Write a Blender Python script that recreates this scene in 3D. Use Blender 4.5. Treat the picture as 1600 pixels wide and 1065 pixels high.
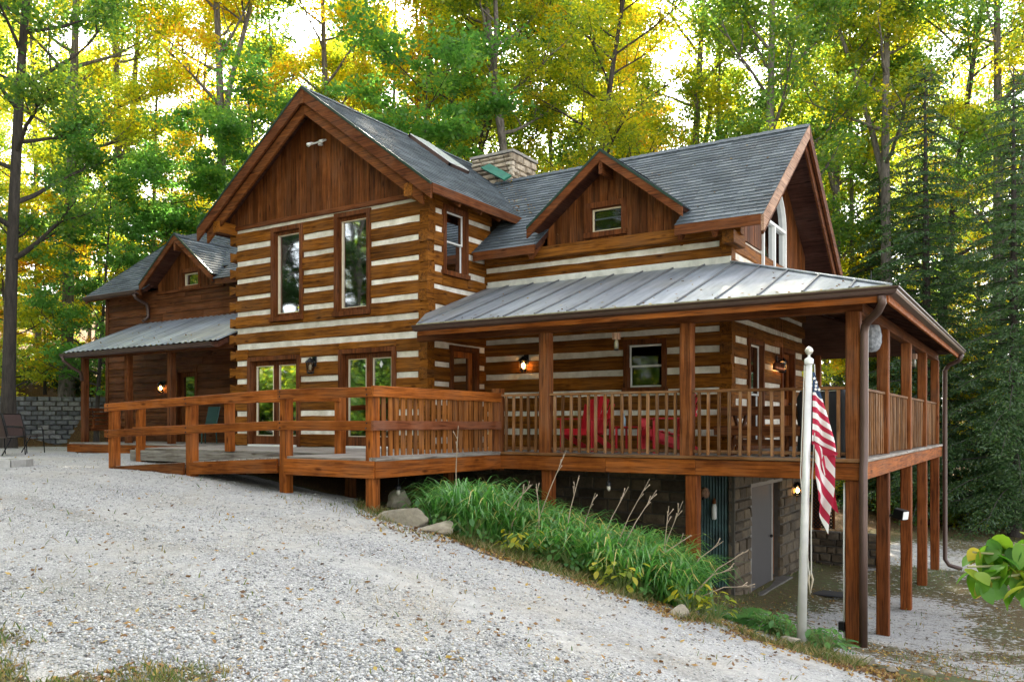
import bpy, math, random
import numpy as np
from mathutils import Vector, Matrix

for _o in list(bpy.data.objects):
    bpy.data.objects.remove(_o, do_unlink=True)
SC = bpy.context.scene
COL = SC.collection
R = math.radians
rnd = random.Random(7)
NP = np.random.default_rng(11)

# ------------------------------------------------------------------ camera
YAW = R(32.5)
FW = Vector((-math.sin(YAW), math.cos(YAW), 0)); RT = Vector((math.cos(YAW), math.sin(YAW), 0))
CAM = Vector((2.09, -11.652, 0.46))
cd = bpy.data.cameras.new('camera'); cam = bpy.data.objects.new('camera', cd); COL.objects.link(cam)
cam.location = CAM; cam.rotation_euler = (R(90), 0, YAW)
cd.sensor_width = 36; cd.lens = 36 * 1300 / 1600; cd.shift_y = (663 - 532.5) / 1600
cd.clip_start = 0.05; cd.clip_end = 1500
SC.camera = cam

# ------------------------------------------------------------------ world, sun, exposure
SUN_EL = R(37.5); SUN_AZ = R(-33)          # clockwise from +Y: the sun stands behind the house
w = bpy.data.worlds.new('World'); SC.world = w; w.use_nodes = True
nt = w.node_tree; nt.nodes.clear()
sky = nt.nodes.new('ShaderNodeTexSky'); sky.sky_type = 'NISHITA'; sky.sun_disc = False
sky.sun_elevation = SUN_EL; sky.sun_rotation = SUN_AZ; sky.dust_density = 2.5; sky.air_density = 1.0; sky.ozone_density = 1.0
hs = nt.nodes.new('ShaderNodeHueSaturation'); hs.inputs['Saturation'].default_value = 0.22
bg = nt.nodes.new('ShaderNodeBackground'); bg.inputs['Strength'].default_value = 0.15
wo = nt.nodes.new('ShaderNodeOutputWorld')
nt.links.new(sky.outputs[0], hs.inputs['Color']); nt.links.new(hs.outputs[0], bg.inputs['Color']); nt.links.new(bg.outputs[0], wo.inputs['Surface'])
sl = bpy.data.lights.new('sun', 'SUN'); sl.energy = 5.0; sl.angle = R(0.6); sl.color = (1, 0.90, 0.72)
sun = bpy.data.objects.new('sun', sl); COL.objects.link(sun)
sdir = Vector((math.cos(SUN_EL) * math.sin(SUN_AZ), math.cos(SUN_EL) * math.cos(SUN_AZ), math.sin(SUN_EL)))
sun.rotation_euler = sdir.to_track_quat('Z', 'Y').to_euler(); sun.location = (0, 0, 40)
vs = SC.view_settings
vs.view_transform = 'Standard'; vs.look = 'None'; vs.gamma = 1; vs.use_curve_mapping = False
vs.exposure = 2.48
SC.render.engine = 'CYCLES'
SC.cycles.max_bounces = 7; SC.cycles.transparent_max_bounces = 10; SC.cycles.diffuse_bounces = 4

# ------------------------------------------------------------------ helpers
def ray(px):
    return FW + RT * ((px - 800) / 1300)
def at(px, t, z=0.0):
    p = CAM + ray(px) * t
    return Vector((p.x, p.y, z))
def att(px, py, t):
    p = CAM + ray(px) * t
    return Vector((p.x, p.y, 0.46 - (py - 663) / 1300 * t))

def world_of(o):
    m = o.matrix_basis.copy()
    if o.parent:
        m = world_of(o.parent) @ o.matrix_parent_inverse @ m
    return m
def adopt(o, p):
    if p is not None:
        o.parent = p; o.matrix_parent_inverse = world_of(p).inverted()
    return o
def tag(o, label=None, cat=None, group=None, kind=None):
    if label: o['label'] = label
    if cat: o['category'] = cat
    if group: o['group'] = group
    if kind: o['kind'] = kind
    return o
def thing(name, label, cat, loc=(0, 0, 0), group=None):
    o = bpy.data.objects.new(name, None); COL.objects.link(o); o.location = loc
    o.empty_display_size = 0.2
    return tag(o, label, cat, group)
def link_mesh(name, me, parent=None):
    o = bpy.data.objects.new(name, me); COL.objects.link(o)
    return adopt(o, parent)
def copy_tree(o, parent=None):
    c = o.copy(); COL.objects.link(c)
    if parent is not None: c.parent = parent
    for ch in list(o.children): copy_tree(ch, c)
    return c

V = Vector
class MB:
    def __init__(s): s.v = []; s.f = []; s.mi = []; s.cur = 0
    def add(s, vs_, fs_):
        n = len(s.v); s.v += [tuple(q) for q in vs_]
        for f in fs_: s.f.append(tuple(i + n for i in f)); s.mi.append(s.cur)
        return s
    def box(s, x0, x1, y0, y1, z0, z1):
        c = [(x, y, z) for z in (z0, z1) for y in (y0, y1) for x in (x0, x1)]
        return s.add(c, [(0, 2, 3, 1), (4, 5, 7, 6), (0, 1, 5, 4), (2, 6, 7, 3), (0, 4, 6, 2), (1, 3, 7, 5)])
    def bar(s, p0, p1, w, h, up=(0, 0, 1), ch=0.006, n=1, jit=0.0, e0=None, e1=None):
        """chamfered bar from p0 to p1; w across, h along up; e0/e1 = (w,h) factors at the ends"""
        p0 = V(p0); p1 = V(p1); d = (p1 - p0); L = d.length; d.normalize()
        up = V(up); side = d.cross(up).normalized(); uv = side.cross(d).normalized()
        a, b = w / 2, h / 2; ch = min(ch, a * .9, b * .9)
        prof = [(-a + ch, -b), (a - ch, -b), (a, -b + ch), (a, b - ch), (a - ch, b), (-a + ch, b), (-a, b - ch), (-a, -b + ch)]
        vs_ = []
        for i in range(n + 1):
            t = i / n; c = p0 + d * (L * t)
            fw_ = fh_ = 1.0
            if e0 and i == 0: fw_, fh_ = e0
            if e1 and i == n: fw_, fh_ = e1
            jx = rnd.uniform(-jit, jit); jz = rnd.uniform(-jit, jit)
            for (q, r_) in prof:
                vs_.append(c + side * (q * fw_ + jx + rnd.uniform(-jit, jit) * .6) + uv * (r_ * fh_ + jz * .5 + rnd.uniform(-jit, jit) * .6))
        fs_ = []
        for i in range(n):
            o = i * 8
            for k in range(8):
                fs_.append((o + k, o + (k + 1) % 8, o + 8 + (k + 1) % 8, o + 8 + k))
        fs_.append(tuple(range(7, -1, -1))); fs_.append(tuple(n * 8 + k for k in range(8)))
        return s.add(vs_, fs_)
    def prism(s, poly, ext):
        """closed prism: polygon (list of 3d points) extruded by vector ext"""
        n = len(poly); ext = V(ext)
        vs_ = [V(p) for p in poly] + [V(p) + ext for p in poly]
        fs_ = [tuple(range(n - 1, -1, -1)), tuple(range(n, 2 * n))] + [(i, (i + 1) % n, n + (i + 1) % n, n + i) for i in range(n)]
        return s.add(vs_, fs_)
    def tube(s, pts, rad, k=6, cap=True):
        pts = [V(p) for p in pts]; n = len(pts)
        if not hasattr(rad, '__len__'): rad = [rad] * n
        vs_ = []; prev = None
        for i, p in enumerate(pts):
            d = (pts[min(i + 1, n - 1)] - pts[max(i - 1, 0)]).normalized()
            if prev is None:
                a = V((0, 0, 1)) if abs(d.z) < .9 else V((1, 0, 0))
                x = d.cross(a).normalized()
            else:
                x = (prev - d * prev.dot(d)).normalized()
            prev = x; y = d.cross(x)
            for j in range(k):
                t = 2 * math.pi * j / k
                vs_.append(p + (x * math.cos(t) + y * math.sin(t)) * rad[i])
        fs_ = [(i * k + j, i * k + (j + 1) % k, (i + 1) * k + (j + 1) % k, (i + 1) * k + j) for i in range(n - 1) for j in range(k)]
        if cap: fs_ += [tuple(range(k - 1, -1, -1)), tuple((n - 1) * k + j for j in range(k))]
        return s.add(vs_, fs_)
    def lathe(s, base, prof, k=12):
        """prof: list of (radius, z)"""
        b = V(base); n = len(prof)
        vs_ = [(b.x + r * math.cos(2 * math.pi * j / k), b.y + r * math.sin(2 * math.pi * j / k), b.z + z) for r, z in prof for j in range(k)]
        fs_ = [(i * k + j, i * k + (j + 1) % k, (i + 1) * k + (j + 1) % k, (i + 1) * k + j) for i in range(n - 1) for j in range(k)]
        fs_ += [tuple(range(k - 1, -1, -1)), tuple((n - 1) * k + j for j in range(k))]
        return s.add(vs_, fs_)
    def sweep(s, path, prof):
        """prof: closed list of (out, z) swept along horizontal path of (point, outward unit vector)"""
        m = len(prof); vs_ = []
        for p, o in path:
            for a, z in prof: vs_.append((p[0] + o[0] * a, p[1] + o[1] * a, p[2] + z))
        fs_ = [(i * m + j, i * m + (j + 1) % m, (i + 1) * m + (j + 1) % m, (i + 1) * m + j) for i in range(len(path) - 1) for j in range(m)]
        fs_ += [tuple(range(m - 1, -1, -1)), tuple((len(path) - 1) * m + j for j in range(m))]
        return s.add(vs_, fs_)
    def mesh(s, name, mats, smooth=False):
        me = bpy.data.meshes.new(name); me.from_pydata(s.v, [], s.f)
        if not isinstance(mats, (list, tuple)): mats = [mats]
        for m in mats: me.materials.append(m)
        if len(mats) > 1: me.polygons.foreach_set('material_index', s.mi)
        if smooth: me.polygons.foreach_set('use_smooth', [True] * len(s.f))
        me.update()
        return me
    def build(s, name, mats, parent=None, smooth=False):
        return link_mesh(name, s.mesh(name, mats, smooth), parent)

def np_mesh(name, verts, quads, mat, rndattr=None, smooth=False):
    """fast mesh of quads or tris from numpy arrays"""
    me = bpy.data.meshes.new(name)
    nv = len(verts); nf, k = quads.shape
    me.vertices.add(nv); me.vertices.foreach_set('co', verts.astype(np.float32).ravel())
    me.loops.add(nf * k); me.loops.foreach_set('vertex_index', quads.astype(np.int32).ravel())
    me.polygons.add(nf); me.polygons.foreach_set('loop_start', np.arange(0, nf * k, k, dtype=np.int32))
    try: me.polygons.foreach_set('loop_total', np.full(nf, k, dtype=np.int32))
    except Exception: pass
    if smooth: me.polygons.foreach_set('use_smooth', np.ones(nf, dtype=bool))
    if rndattr is not None:
        a = me.attributes.new('rnd', 'FLOAT', 'FACE'); a.data.foreach_set('value', rndattr.astype(np.float32))
    me.update(calc_edges=True); me.validate()
    me.materials.append(mat)
    return me

# wall frames: a = along the wall, z = height, d = outward
class Frame:
    def __init__(s, o, u, n): s.o = V(o); s.u = V(u); s.n = V(n)
    def p(s, a, z, d=0.0): return s.o + s.u * a + V((0, 0, z)) + s.n * d
def fbox(m, F, a0, a1, z0, z1, d0, d1, ch=0.005, jit=0.0, seg=1, along='a'):
    if along == 'a':
        m.bar(F.p(a0, (z0 + z1) / 2, (d0 + d1) / 2), F.p(a1, (z0 + z1) / 2, (d0 + d1) / 2), abs(d1 - d0), z1 - z0, (0, 0, 1), ch, seg, jit)
    else:
        m.bar(F.p((a0 + a1) / 2, z0, (d0 + d1) / 2), F.p((a0 + a1) / 2, z1, (d0 + d1) / 2), abs(d1 - d0), abs(a1 - a0), F.u, ch, seg, jit)
    return m

# ------------------------------------------------------------------ materials
MATS = {}
def new_mat(name):
    m = bpy.data.materials.new(name); m.use_nodes = True
    t = m.node_tree; b = t.nodes['Principled BSDF']
    return m, t, b
def nd(t, typ, **kw):
    n = t.nodes.new(typ)
    for k, v in kw.items():
        if k in n.inputs: n.inputs[k].default_value = v
        else: setattr(n, k, v)
    return n
def ramp(t, stops):
    n = t.nodes.new('ShaderNodeValToRGB'); e = n.color_ramp.elements
    while len(e) > 1: e.remove(e[-1])
    e[0].position = stops[0][0]; e[0].color = (*stops[0][1], 1)
    for p, c in stops[1:]:
        x = e.new(p); x.color = (*c, 1)
    return n
def mix(t, a, b, fac, mode='MIX'):
    n = t.nodes.new('ShaderNodeMix'); n.data_type = 'RGBA'; n.blend_type = mode
    for s_, v in ((6, a), (7, b), (0, fac)):
        if hasattr(v, 'is_linked') or hasattr(v, 'links'): t.links.new(v, n.inputs[s_])
        elif isinstance(v, (tuple, list)): n.inputs[s_].default_value = (*v, 1)
        else: n.inputs[s_].default_value = v
    return n.outputs[2]
def math_(t, op, a, b=0.0):
    n = t.nodes.new('ShaderNodeMath'); n.operation = op
    for i, v in enumerate((a, b)):
        if hasattr(v, 'links'): t.links.new(v, n.inputs[i])
        else: n.inputs[i].default_value = v
    return n.outputs[0]
def obj_coords(t, scale, randomize=True):
    tc = t.nodes.new('ShaderNodeTexCoord'); mp = t.nodes.new('ShaderNodeMapping')
    mp.inputs['Scale'].default_value = scale
    if randomize:
        oi = t.nodes.new('ShaderNodeObjectInfo')
        cx = t.nodes.new('ShaderNodeCombineXYZ')
        for i, k in enumerate((37.0, 71.0, 53.0)):
            t.links.new(math_(t, 'MULTIPLY', oi.outputs['Random'], k), cx.inputs[i])
        va = t.nodes.new('ShaderNodeVectorMath'); va.operation = 'ADD'
        t.links.new(tc.outputs['Object'], va.inputs[0]); t.links.new(cx.outputs[0], va.inputs[1])
        t.links.new(va.outputs[0], mp.inputs['Vector'])
        return mp.outputs[0], oi.outputs['Random'], va.outputs[0]
    t.links.new(tc.outputs['Object'], mp.inputs['Vector'])
    return mp.outputs[0], None, tc.outputs['Object']

def wood(key, axis, dark, light, grey=(0.20, 0.16, 0.13), greyamt=0.25, rough=0.62, vary=0.35, bump=0.25, knots=True):
    k = f'{key}_{axis}'
    if k in MATS: return MATS[k]
    m, t, b = new_mat('wood_' + k)
    sc = {'X': (0.55, 13, 13), 'Y': (13, 0.55, 13), 'Z': (13, 13, 0.55)}[axis]
    co, rn, base = obj_coords(t, sc)
    n1 = nd(t, 'ShaderNodeTexNoise', Scale=1.3, Detail=8, Roughness=0.68); t.links.new(co, n1.inputs['Vector'])
    n2 = nd(t, 'ShaderNodeTexNoise', Scale=1.6, Detail=5, Roughness=0.6); t.links.new(base, n2.inputs['Vector'])
    n3 = nd(t, 'ShaderNodeTexNoise', Scale=4.2, Detail=3, Roughness=0.5); t.links.new(co, n3.inputs['Vector'])
    mid = tuple((a + c) / 2 for a, c in zip(dark, light))
    r1 = ramp(t, [(0.30, dark), (0.48, mid), (0.68, light)]); t.links.new(n1.outputs[0], r1.inputs[0])
    r3 = ramp(t, [(0.36, (0.35, 0.30, 0.28)), (0.50, (1, 1, 1))]); t.links.new(n3.outputs[0], r3.inputs[0])
    c = mix(t, r1.outputs[0], r3.outputs[0], 0.75, 'MULTIPLY')
    # weather blotches
    r2 = ramp(t, [(0.45, (0, 0, 0)), (0.72, (1, 1, 1))]); t.links.new(n2.outputs[0], r2.inputs[0])
    c = mix(t, c, grey, math_(t, 'MULTIPLY', r2.outputs[0], greyamt))
    r4 = ramp(t, [(0.28, (0.40, 0.36, 0.34)), (0.52, (1, 1, 1))]); t.links.new(n2.outputs[0], r4.inputs[0])
    c = mix(t, c, r4.outputs[0], 0.7, 'MULTIPLY')
    if knots:
        ks = {'X': (1.6, 5, 5), 'Y': (5, 1.6, 5), 'Z': (5, 5, 1.6)}[axis]
        mk = t.nodes.new('ShaderNodeMapping'); mk.inputs['Scale'].default_value = ks
        t.links.new(base, mk.inputs['Vector'])
        vo = nd(t, 'ShaderNodeTexVoronoi', Scale=1.0); t.links.new(mk.outputs[0], vo.inputs['Vector'])
        rk = ramp(t, [(0.05, (0.18, 0.12, 0.10)), (0.15, (1, 1, 1))]); t.links.new(vo.outputs['Distance'], rk.inputs[0])
        c = mix(t, c, rk.outputs[0], 0.8, 'MULTIPLY')
    # drying checks: thin dark cracks along the grain
    mc = t.nodes.new('ShaderNodeMapping'); mc.inputs['Scale'].default_value = {'X': (0.30, 9, 9), 'Y': (9, 0.30, 9), 'Z': (9, 9, 0.30)}[axis]; t.links.new(base, mc.inputs['Vector'])
    n5 = nd(t, 'ShaderNodeTexNoise', Scale=1.0, Detail=3, Roughness=0.55, Distortion=0.3); t.links.new(mc.outputs[0], n5.inputs['Vector'])
    r5 = ramp(t, [(0.485, (1, 1, 1)), (0.497, (0.16, 0.12, 0.10)), (0.503, (0.16, 0.12, 0.10)), (0.515, (1, 1, 1))]); t.links.new(n5.outputs[0], r5.inputs[0])
    c = mix(t, c, r5.outputs[0], math_(t, 'MULTIPLY', r2.outputs[0], 0.9), 'MULTIPLY')
    # each board its own tone
    hv = t.nodes.new('ShaderNodeHueSaturation')
    t.links.new(c, hv.inputs['Color'])
    t.links.new(math_(t, 'ADD', math_(t, 'MULTIPLY', rn, vary * 2), 1 - vary), hv.inputs['Value'])
    t.links.new(hv.outputs[0], b.inputs['Base Color'])
    b.inputs['Roughness'].default_value = rough; b.inputs['Specular IOR Level'].default_value = 0.10
    bp = nd(t, 'ShaderNodeBump', Strength=bump, Distance=0.02); t.links.new(n1.outputs[0], bp.inputs['Height'])
    t.links.new(bp.outputs[0], b.inputs['Normal'])
    MATS[k] = m
    return m

def plain(key, col, rough=0.6, metal=0.0, noise=0.0, nscale=6.0, col2=None, bump=0.0, spec=0.5, emis=None, estr=0.0):
    if key in MATS: return MATS[key]
    m, t, b = new_mat(key)
    b.inputs['Base Color'].default_value = (*col, 1); b.inputs['Roughness'].default_value = rough
    b.inputs['Metallic'].default_value = metal; b.inputs['Specular IOR Level'].default_value = spec
    if noise or col2:
        co, rn, base = obj_coords(t, (1, 1, 1))
        n = nd(t, 'ShaderNodeTexNoise', Scale=nscale, Detail=7, Roughness=0.65); t.links.new(base, n.inputs['Vector'])
        c2 = col2 or tuple(x * (1 - noise) for x in col)
        r = ramp(t, [(0.32, c2), (0.66, col)]); t.links.new(n.outputs[0], r.inputs[0])
        hv = t.nodes.new('ShaderNodeHueSaturation'); t.links.new(r.outputs[0], hv.inputs['Color'])
        t.links.new(math_(t, 'ADD', math_(t, 'MULTIPLY', rn, 0.3), 0.85), hv.inputs['Value'])
        t.links.new(hv.outputs[0], b.inputs['Base Color'])
        if bump:
            bp = nd(t, 'ShaderNodeBump', Strength=bump, Distance=0.02); t.links.new(n.outputs[0], bp.inputs['Height'])
            t.links.new(bp.outputs[0], b.inputs['Normal'])
    if emis:
        b.inputs['Emission Color'].default_value = (*emis, 1); b.inputs['Emission Strength'].default_value = estr
    MATS[key] = m
    return m

def glass(key, tint=(0.55, 0.6, 0.6), refl=1.0):
    if key in MATS: return MATS[key]
    m = bpy.data.materials.new(key); m.use_nodes = True; t = m.node_tree; t.nodes.clear()
    out = t.nodes.new('ShaderNodeOutputMaterial')
    tr = nd(t, 'ShaderNodeBsdfTransparent'); tr.inputs[0].default_value = (*tint, 1)
    gl = nd(t, 'ShaderNodeBsdfGlossy', Roughness=0.03); gl.inputs[0].default_value = (0.55 * refl, 0.57 * refl, 0.58 * refl, 1)
    fr = nd(t, 'ShaderNodeFresnel', IOR=1.5)
    # old panes are never flat: a slow ripple
    co, rn, base = obj_coords(t, (1, 1, 1))
    nz = nd(t, 'ShaderNodeTexNoise', Scale=1.7, Detail=1); t.links.new(base, nz.inputs['Vector'])
    bp = nd(t, 'ShaderNodeBump', Strength=0.02, Distance=0.1); t.links.new(nz.outputs[0], bp.inputs['Height'])
    t.links.new(bp.outputs[0], gl.inputs['Normal'])
    mx = t.nodes.new('ShaderNodeMixShader'); t.links.new(fr.outputs[0], mx.inputs[0])
    t.links.new(tr.outputs[0], mx.inputs[1]); t.links.new(gl.outputs[0], mx.inputs[2]); t.links.new(mx.outputs[0], out.inputs[0])
    MATS[key] = m
    return m

def leaf_mat(key, stops, trans=0.60, gloss=0.03):
    if key in MATS: return MATS[key]
    m = bpy.data.materials.new(key); m.use_nodes = True; t = m.node_tree; t.nodes.clear()
    out = t.nodes.new('ShaderNodeOutputMaterial')
    at_ = t.nodes.new('ShaderNodeAttribute'); at_.attribute_name = 'rnd'
    oi = t.nodes.new('ShaderNodeObjectInfo')
    v = math_(t, 'ADD', at_.outputs['Fac'], math_(t, 'MULTIPLY', math_(t, 'SUBTRACT', oi.outputs['Random'], 0.5), 0.25))
    r = ramp(t, stops); t.links.new(v, r.inputs[0])
    df = t.nodes.new('ShaderNodeBsdfDiffuse'); tl = t.nodes.new('ShaderNodeBsdfTranslucent')
    t.links.new(r.outputs[0], df.inputs[0])
    hv = nd(t, 'ShaderNodeHueSaturation', Hue=0.505, Saturation=1.04, Value=2.6); t.links.new(r.outputs[0], hv.inputs['Color']); t.links.new(hv.outputs[0], tl.inputs[0])
    mx = t.nodes.new('ShaderNodeMixShader'); mx.inputs[0].default_value = trans
    t.links.new(df.outputs[0], mx.inputs[1]); t.links.new(tl.outputs[0], mx.inputs[2])
    gl = nd(t, 'ShaderNodeBsdfGlossy', Roughness=0.45); gl.inputs[0].default_value = (0.8, 0.85, 0.8, 1)
    m2 = t.nodes.new('ShaderNodeMixShader'); m2.inputs[0].default_value = gloss
    t.links.new(mx.outputs[0], m2.inputs[1]); t.links.new(gl.outputs[0], m2.inputs[2]); t.links.new(m2.outputs[0], out.inputs[0])
    MATS[key] = m
    return m

LOGD, LOGL = (0.048, 0.0150, 0.0030), (0.33, 0.116, 0.0115)
def LOG(ax): return wood('log', ax, LOGD, LOGL, grey=(0.13, 0.07, 0.035), greyamt=0.4, vary=0.26, bump=0.6)
def RAIL(ax): return wood('rail', ax, (0.115, 0.029, 0.006), (0.42, 0.120, 0.018), grey=(0.22, 0.11, 0.055), greyamt=0.35, vary=0.22, bump=0.2)
def BOARD(ax): return wood('board', ax, (0.046, 0.0145, 0.004), (0.20, 0.063, 0.014), grey=(0.13, 0.08, 0.05), greyamt=0.25, vary=0.30, bump=0.3)
def TRIM(ax): return wood('trim', ax, (0.050, 0.0155, 0.005), (0.20, 0.062, 0.017), grey=(0.15, 0.09, 0.06), greyamt=0.25, vary=0.15, bump=0.15)
def SIDING(ax): return wood('siding', ax, (0.050, 0.017, 0.006), (0.185, 0.062, 0.020), grey=(.12, .075, .05), greyamt=0.25, vary=0.28, bump=0.3)
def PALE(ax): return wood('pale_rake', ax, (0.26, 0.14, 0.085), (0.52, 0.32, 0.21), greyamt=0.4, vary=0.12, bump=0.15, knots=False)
def GREYWOOD(ax): return wood('grey_deck', ax, (0.18, 0.15, 0.12), (0.46, 0.42, 0.37), grey=(0.36, 0.35, 0.33), greyamt=0.6, vary=0.18, bump=0.2)
def BALU(ax): return wood('baluster', ax, (0.09, 0.034, 0.013), (0.31, 0.145, 0.052), grey=(0.24, 0.18, 0.125), greyamt=0.5, vary=0.4, bump=0.15, knots=False)
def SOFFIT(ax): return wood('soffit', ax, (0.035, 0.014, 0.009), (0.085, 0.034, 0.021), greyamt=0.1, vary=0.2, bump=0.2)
M_CHINK = plain('chinking_mortar', (0.80, 0.76, 0.67), 0.85, col2=(.48, .43, .34), nscale=3.2, bump=0.45)
M_GUTTER = plain('brown_gutter_metal', (0.090, 0.052, 0.040), 0.38, 0.3, noise=0.25, nscale=3)
M_GREEN = plain('green_drip_metal', (0.008, 0.034, 0.020), 0.45, 0.2, noise=0.3)
M_WHITE = plain('white_window_paint', (0.74, 0.74, 0.70), 0.45, noise=0.12, nscale=9)
M_CREAM = plain('cream_glazing_bead', (0.62, 0.52, 0.36), 0.5, noise=0.2)
M_DARK = plain('dark_interior', (0.02, 0.016, 0.013), 0.9)
M_BLACK = plain('black_metal', (0.012, 0.012, 0.013), 0.42, 0.6)
M_GLASS = glass('window_glass')
M_CONC = plain('concrete', (0.30, 0.28, 0.25), 0.9, noise=0.4, bump=0.3)
M_BULB = plain('warm_bulb', (1, 0.7, 0.35), 0.5, emis=(1.0, 0.52, 0.16), estr=22.0)

def stone_mat(key, stops, nscale=7.0):
    if key in MATS: return MATS[key]
    m, t, b = new_mat(key)
    co, rn, base = obj_coords(t, (1, 1, 1))
    r = ramp(t, stops); t.links.new(rn, r.inputs[0])
    n = nd(t, 'ShaderNodeTexNoise', Scale=nscale, Detail=9, Roughness=0.7); t.links.new(base, n.inputs['Vector'])
    r2 = ramp(t, [(0.3, (0.42, 0.38, 0.33)), (0.62, (1.15, 1.1, 1.05))]); t.links.new(n.outputs[0], r2.inputs[0])
    t.links.new(mix(t, r.outputs[0], r2.outputs[0], 0.85, 'MULTIPLY'), b.inputs['Base Color'])
    b.inputs['Roughness'].default_value = 0.9
    bp = nd(t, 'ShaderNodeBump', Strength=0.6, Distance=0.03); t.links.new(n.outputs[0], bp.inputs['Height']); t.links.new(bp.outputs[0], b.inputs['Normal'])
    MATS[key] = m
    return m
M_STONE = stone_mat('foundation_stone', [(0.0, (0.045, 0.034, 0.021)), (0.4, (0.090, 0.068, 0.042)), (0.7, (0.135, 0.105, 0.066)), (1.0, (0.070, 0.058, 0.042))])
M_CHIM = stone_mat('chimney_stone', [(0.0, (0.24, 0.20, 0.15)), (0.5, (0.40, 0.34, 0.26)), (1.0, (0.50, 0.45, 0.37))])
M_BLOCK = stone_mat('wall_block', [(0.0, (0.10, 0.11, 0.125)), (0.5, (0.19, 0.21, 0.235)), (1.0, (0.27, 0.28, 0.29))])
M_ROCK = stone_mat('field_rock', [(0.0, (0.22, 0.20, 0.16)), (1.0, (0.36, 0.32, 0.25))], 5.0)
M_MORTAR = plain('stone_mortar', (0.085, 0.075, 0.06), 0.95, noise=0.35, nscale=8, bump=0.4)

def shingle_mat():
    m, t, b = new_mat('asphalt_shingle')
    at_ = t.nodes.new('ShaderNodeAttribute'); at_.attribute_name = 'rnd'
    co, rn, base = obj_coords(t, (1, 1, 1), True)
    tc = t.nodes.new('ShaderNodeTexCoord'); geo = t.nodes.new('ShaderNodeNewGeometry')
    v = math_(t, 'FRACT', math_(t, 'ADD', at_.outputs['Fac'], rn))
    r = ramp(t, [(0.0, (0.042, 0.053, 0.064)), (0.45, (0.066, 0.083, 0.098)), (0.8, (0.086, 0.105, 0.121)), (1.0, (0.118, 0.138, 0.154))]); t.links.new(v, r.inputs[0])
    n = nd(t, 'ShaderNodeTexNoise', Scale=0.9, Detail=5); t.links.new(geo.outputs['Position'], n.inputs['Vector'])
    r2 = ramp(t, [(0.3, (0.75, 0.78, 0.76)), (0.7, (1.2, 1.2, 1.2))]); t.links.new(n.outputs[0], r2.inputs[0])
    g = nd(t, 'ShaderNodeTexNoise', Scale=110.0, Detail=2); t.links.new(geo.outputs['Position'], g.inputs['Vector'])
    r3 = ramp(t, [(0.35, (0.55, 0.55, 0.55)), (0.65, (1.4, 1.4, 1.4))]); t.links.new(g.outputs[0], r3.inputs[0])
    c = mix(t, mix(t, r.outputs[0], r2.outputs[0], 1.0, 'MULTIPLY'), r3.outputs[0], 0.7, 'MULTIPLY')
    t.links.new(c, b.inputs['Base Color']); b.inputs['Roughness'].default_value = 0.85
    bp = nd(t, 'ShaderNodeBump', Strength=0.35, Distance=0.006); t.links.new(g.outputs[0], bp.inputs['Height']); t.links.new(bp.outputs[0], b.inputs['Normal'])
    return m
M_SHINGLE = shingle_mat()

def metal_roof_mat(key, axis):
    m, t, b = new_mat(key)
    geo = t.nodes.new('ShaderNodeNewGeometry')
    mp = t.nodes.new('ShaderNodeMapping'); mp.inputs['Scale'].default_value = (5, 0.7, 1) if axis == 'Y' else (0.7, 5, 1)
    t.links.new(geo.outputs['Position'], mp.inputs['Vector'])
    n = nd(t, 'ShaderNodeTexNoise', Scale=1.0, Detail=7, Roughness=0.65); t.links.new(mp.outputs[0], n.inputs['Vector'])
    n2 = nd(t, 'ShaderNodeTexNoise', Scale=0.75, Detail=6, Roughness=0.6); t.links.new(geo.outputs['Position'], n2.inputs['Vector'])
    oi = t.nodes.new('ShaderNodeObjectInfo')
    r = ramp(t, [(0.28, (0.125, 0.145, 0.17)), (0.5, (0.24, 0.27, 0.305)), (0.72, (0.37, 0.40, 0.445))]); t.links.new(n.outputs[0], r.inputs[0])
    r2 = ramp(t, [(0.47, (0, 0, 0)), (0.75, (1, 1, 1))]); t.links.new(n2.outputs[0], r2.inputs[0])
    c = mix(t, r.outputs[0], (0.20, 0.19, 0.12), math_(t, 'MULTIPLY', r2.outputs[0], 0.55))
    hv = t.nodes.new('ShaderNodeHueSaturation'); t.links.new(c, hv.inputs['Color'])
    t.links.new(math_(t, 'ADD', math_(t, 'MULTIPLY', oi.outputs['Random'], 0.35), 0.82), hv.inputs['Value'])
    t.links.new(hv.outputs[0], b.inputs['Base Color']); b.inputs['Metallic'].default_value = 0.35
    r5 = ramp(t, [(0.3, (0.5, 0.5, 0.5)), (0.7, (0.34, 0.34, 0.34))]); t.links.new(n.outputs[0], r5.inputs[0]); t.links.new(r5.outputs[0], b.inputs['Roughness'])
    bp = nd(t, 'ShaderNodeBump', Strength=0.12, Distance=0.05); t.links.new(n2.outputs[0], bp.inputs['Height']); t.links.new(bp.outputs[0], b.inputs['Normal'])
    return m
M_METAL = metal_roof_mat('galvanised_roof', 'Y')

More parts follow.
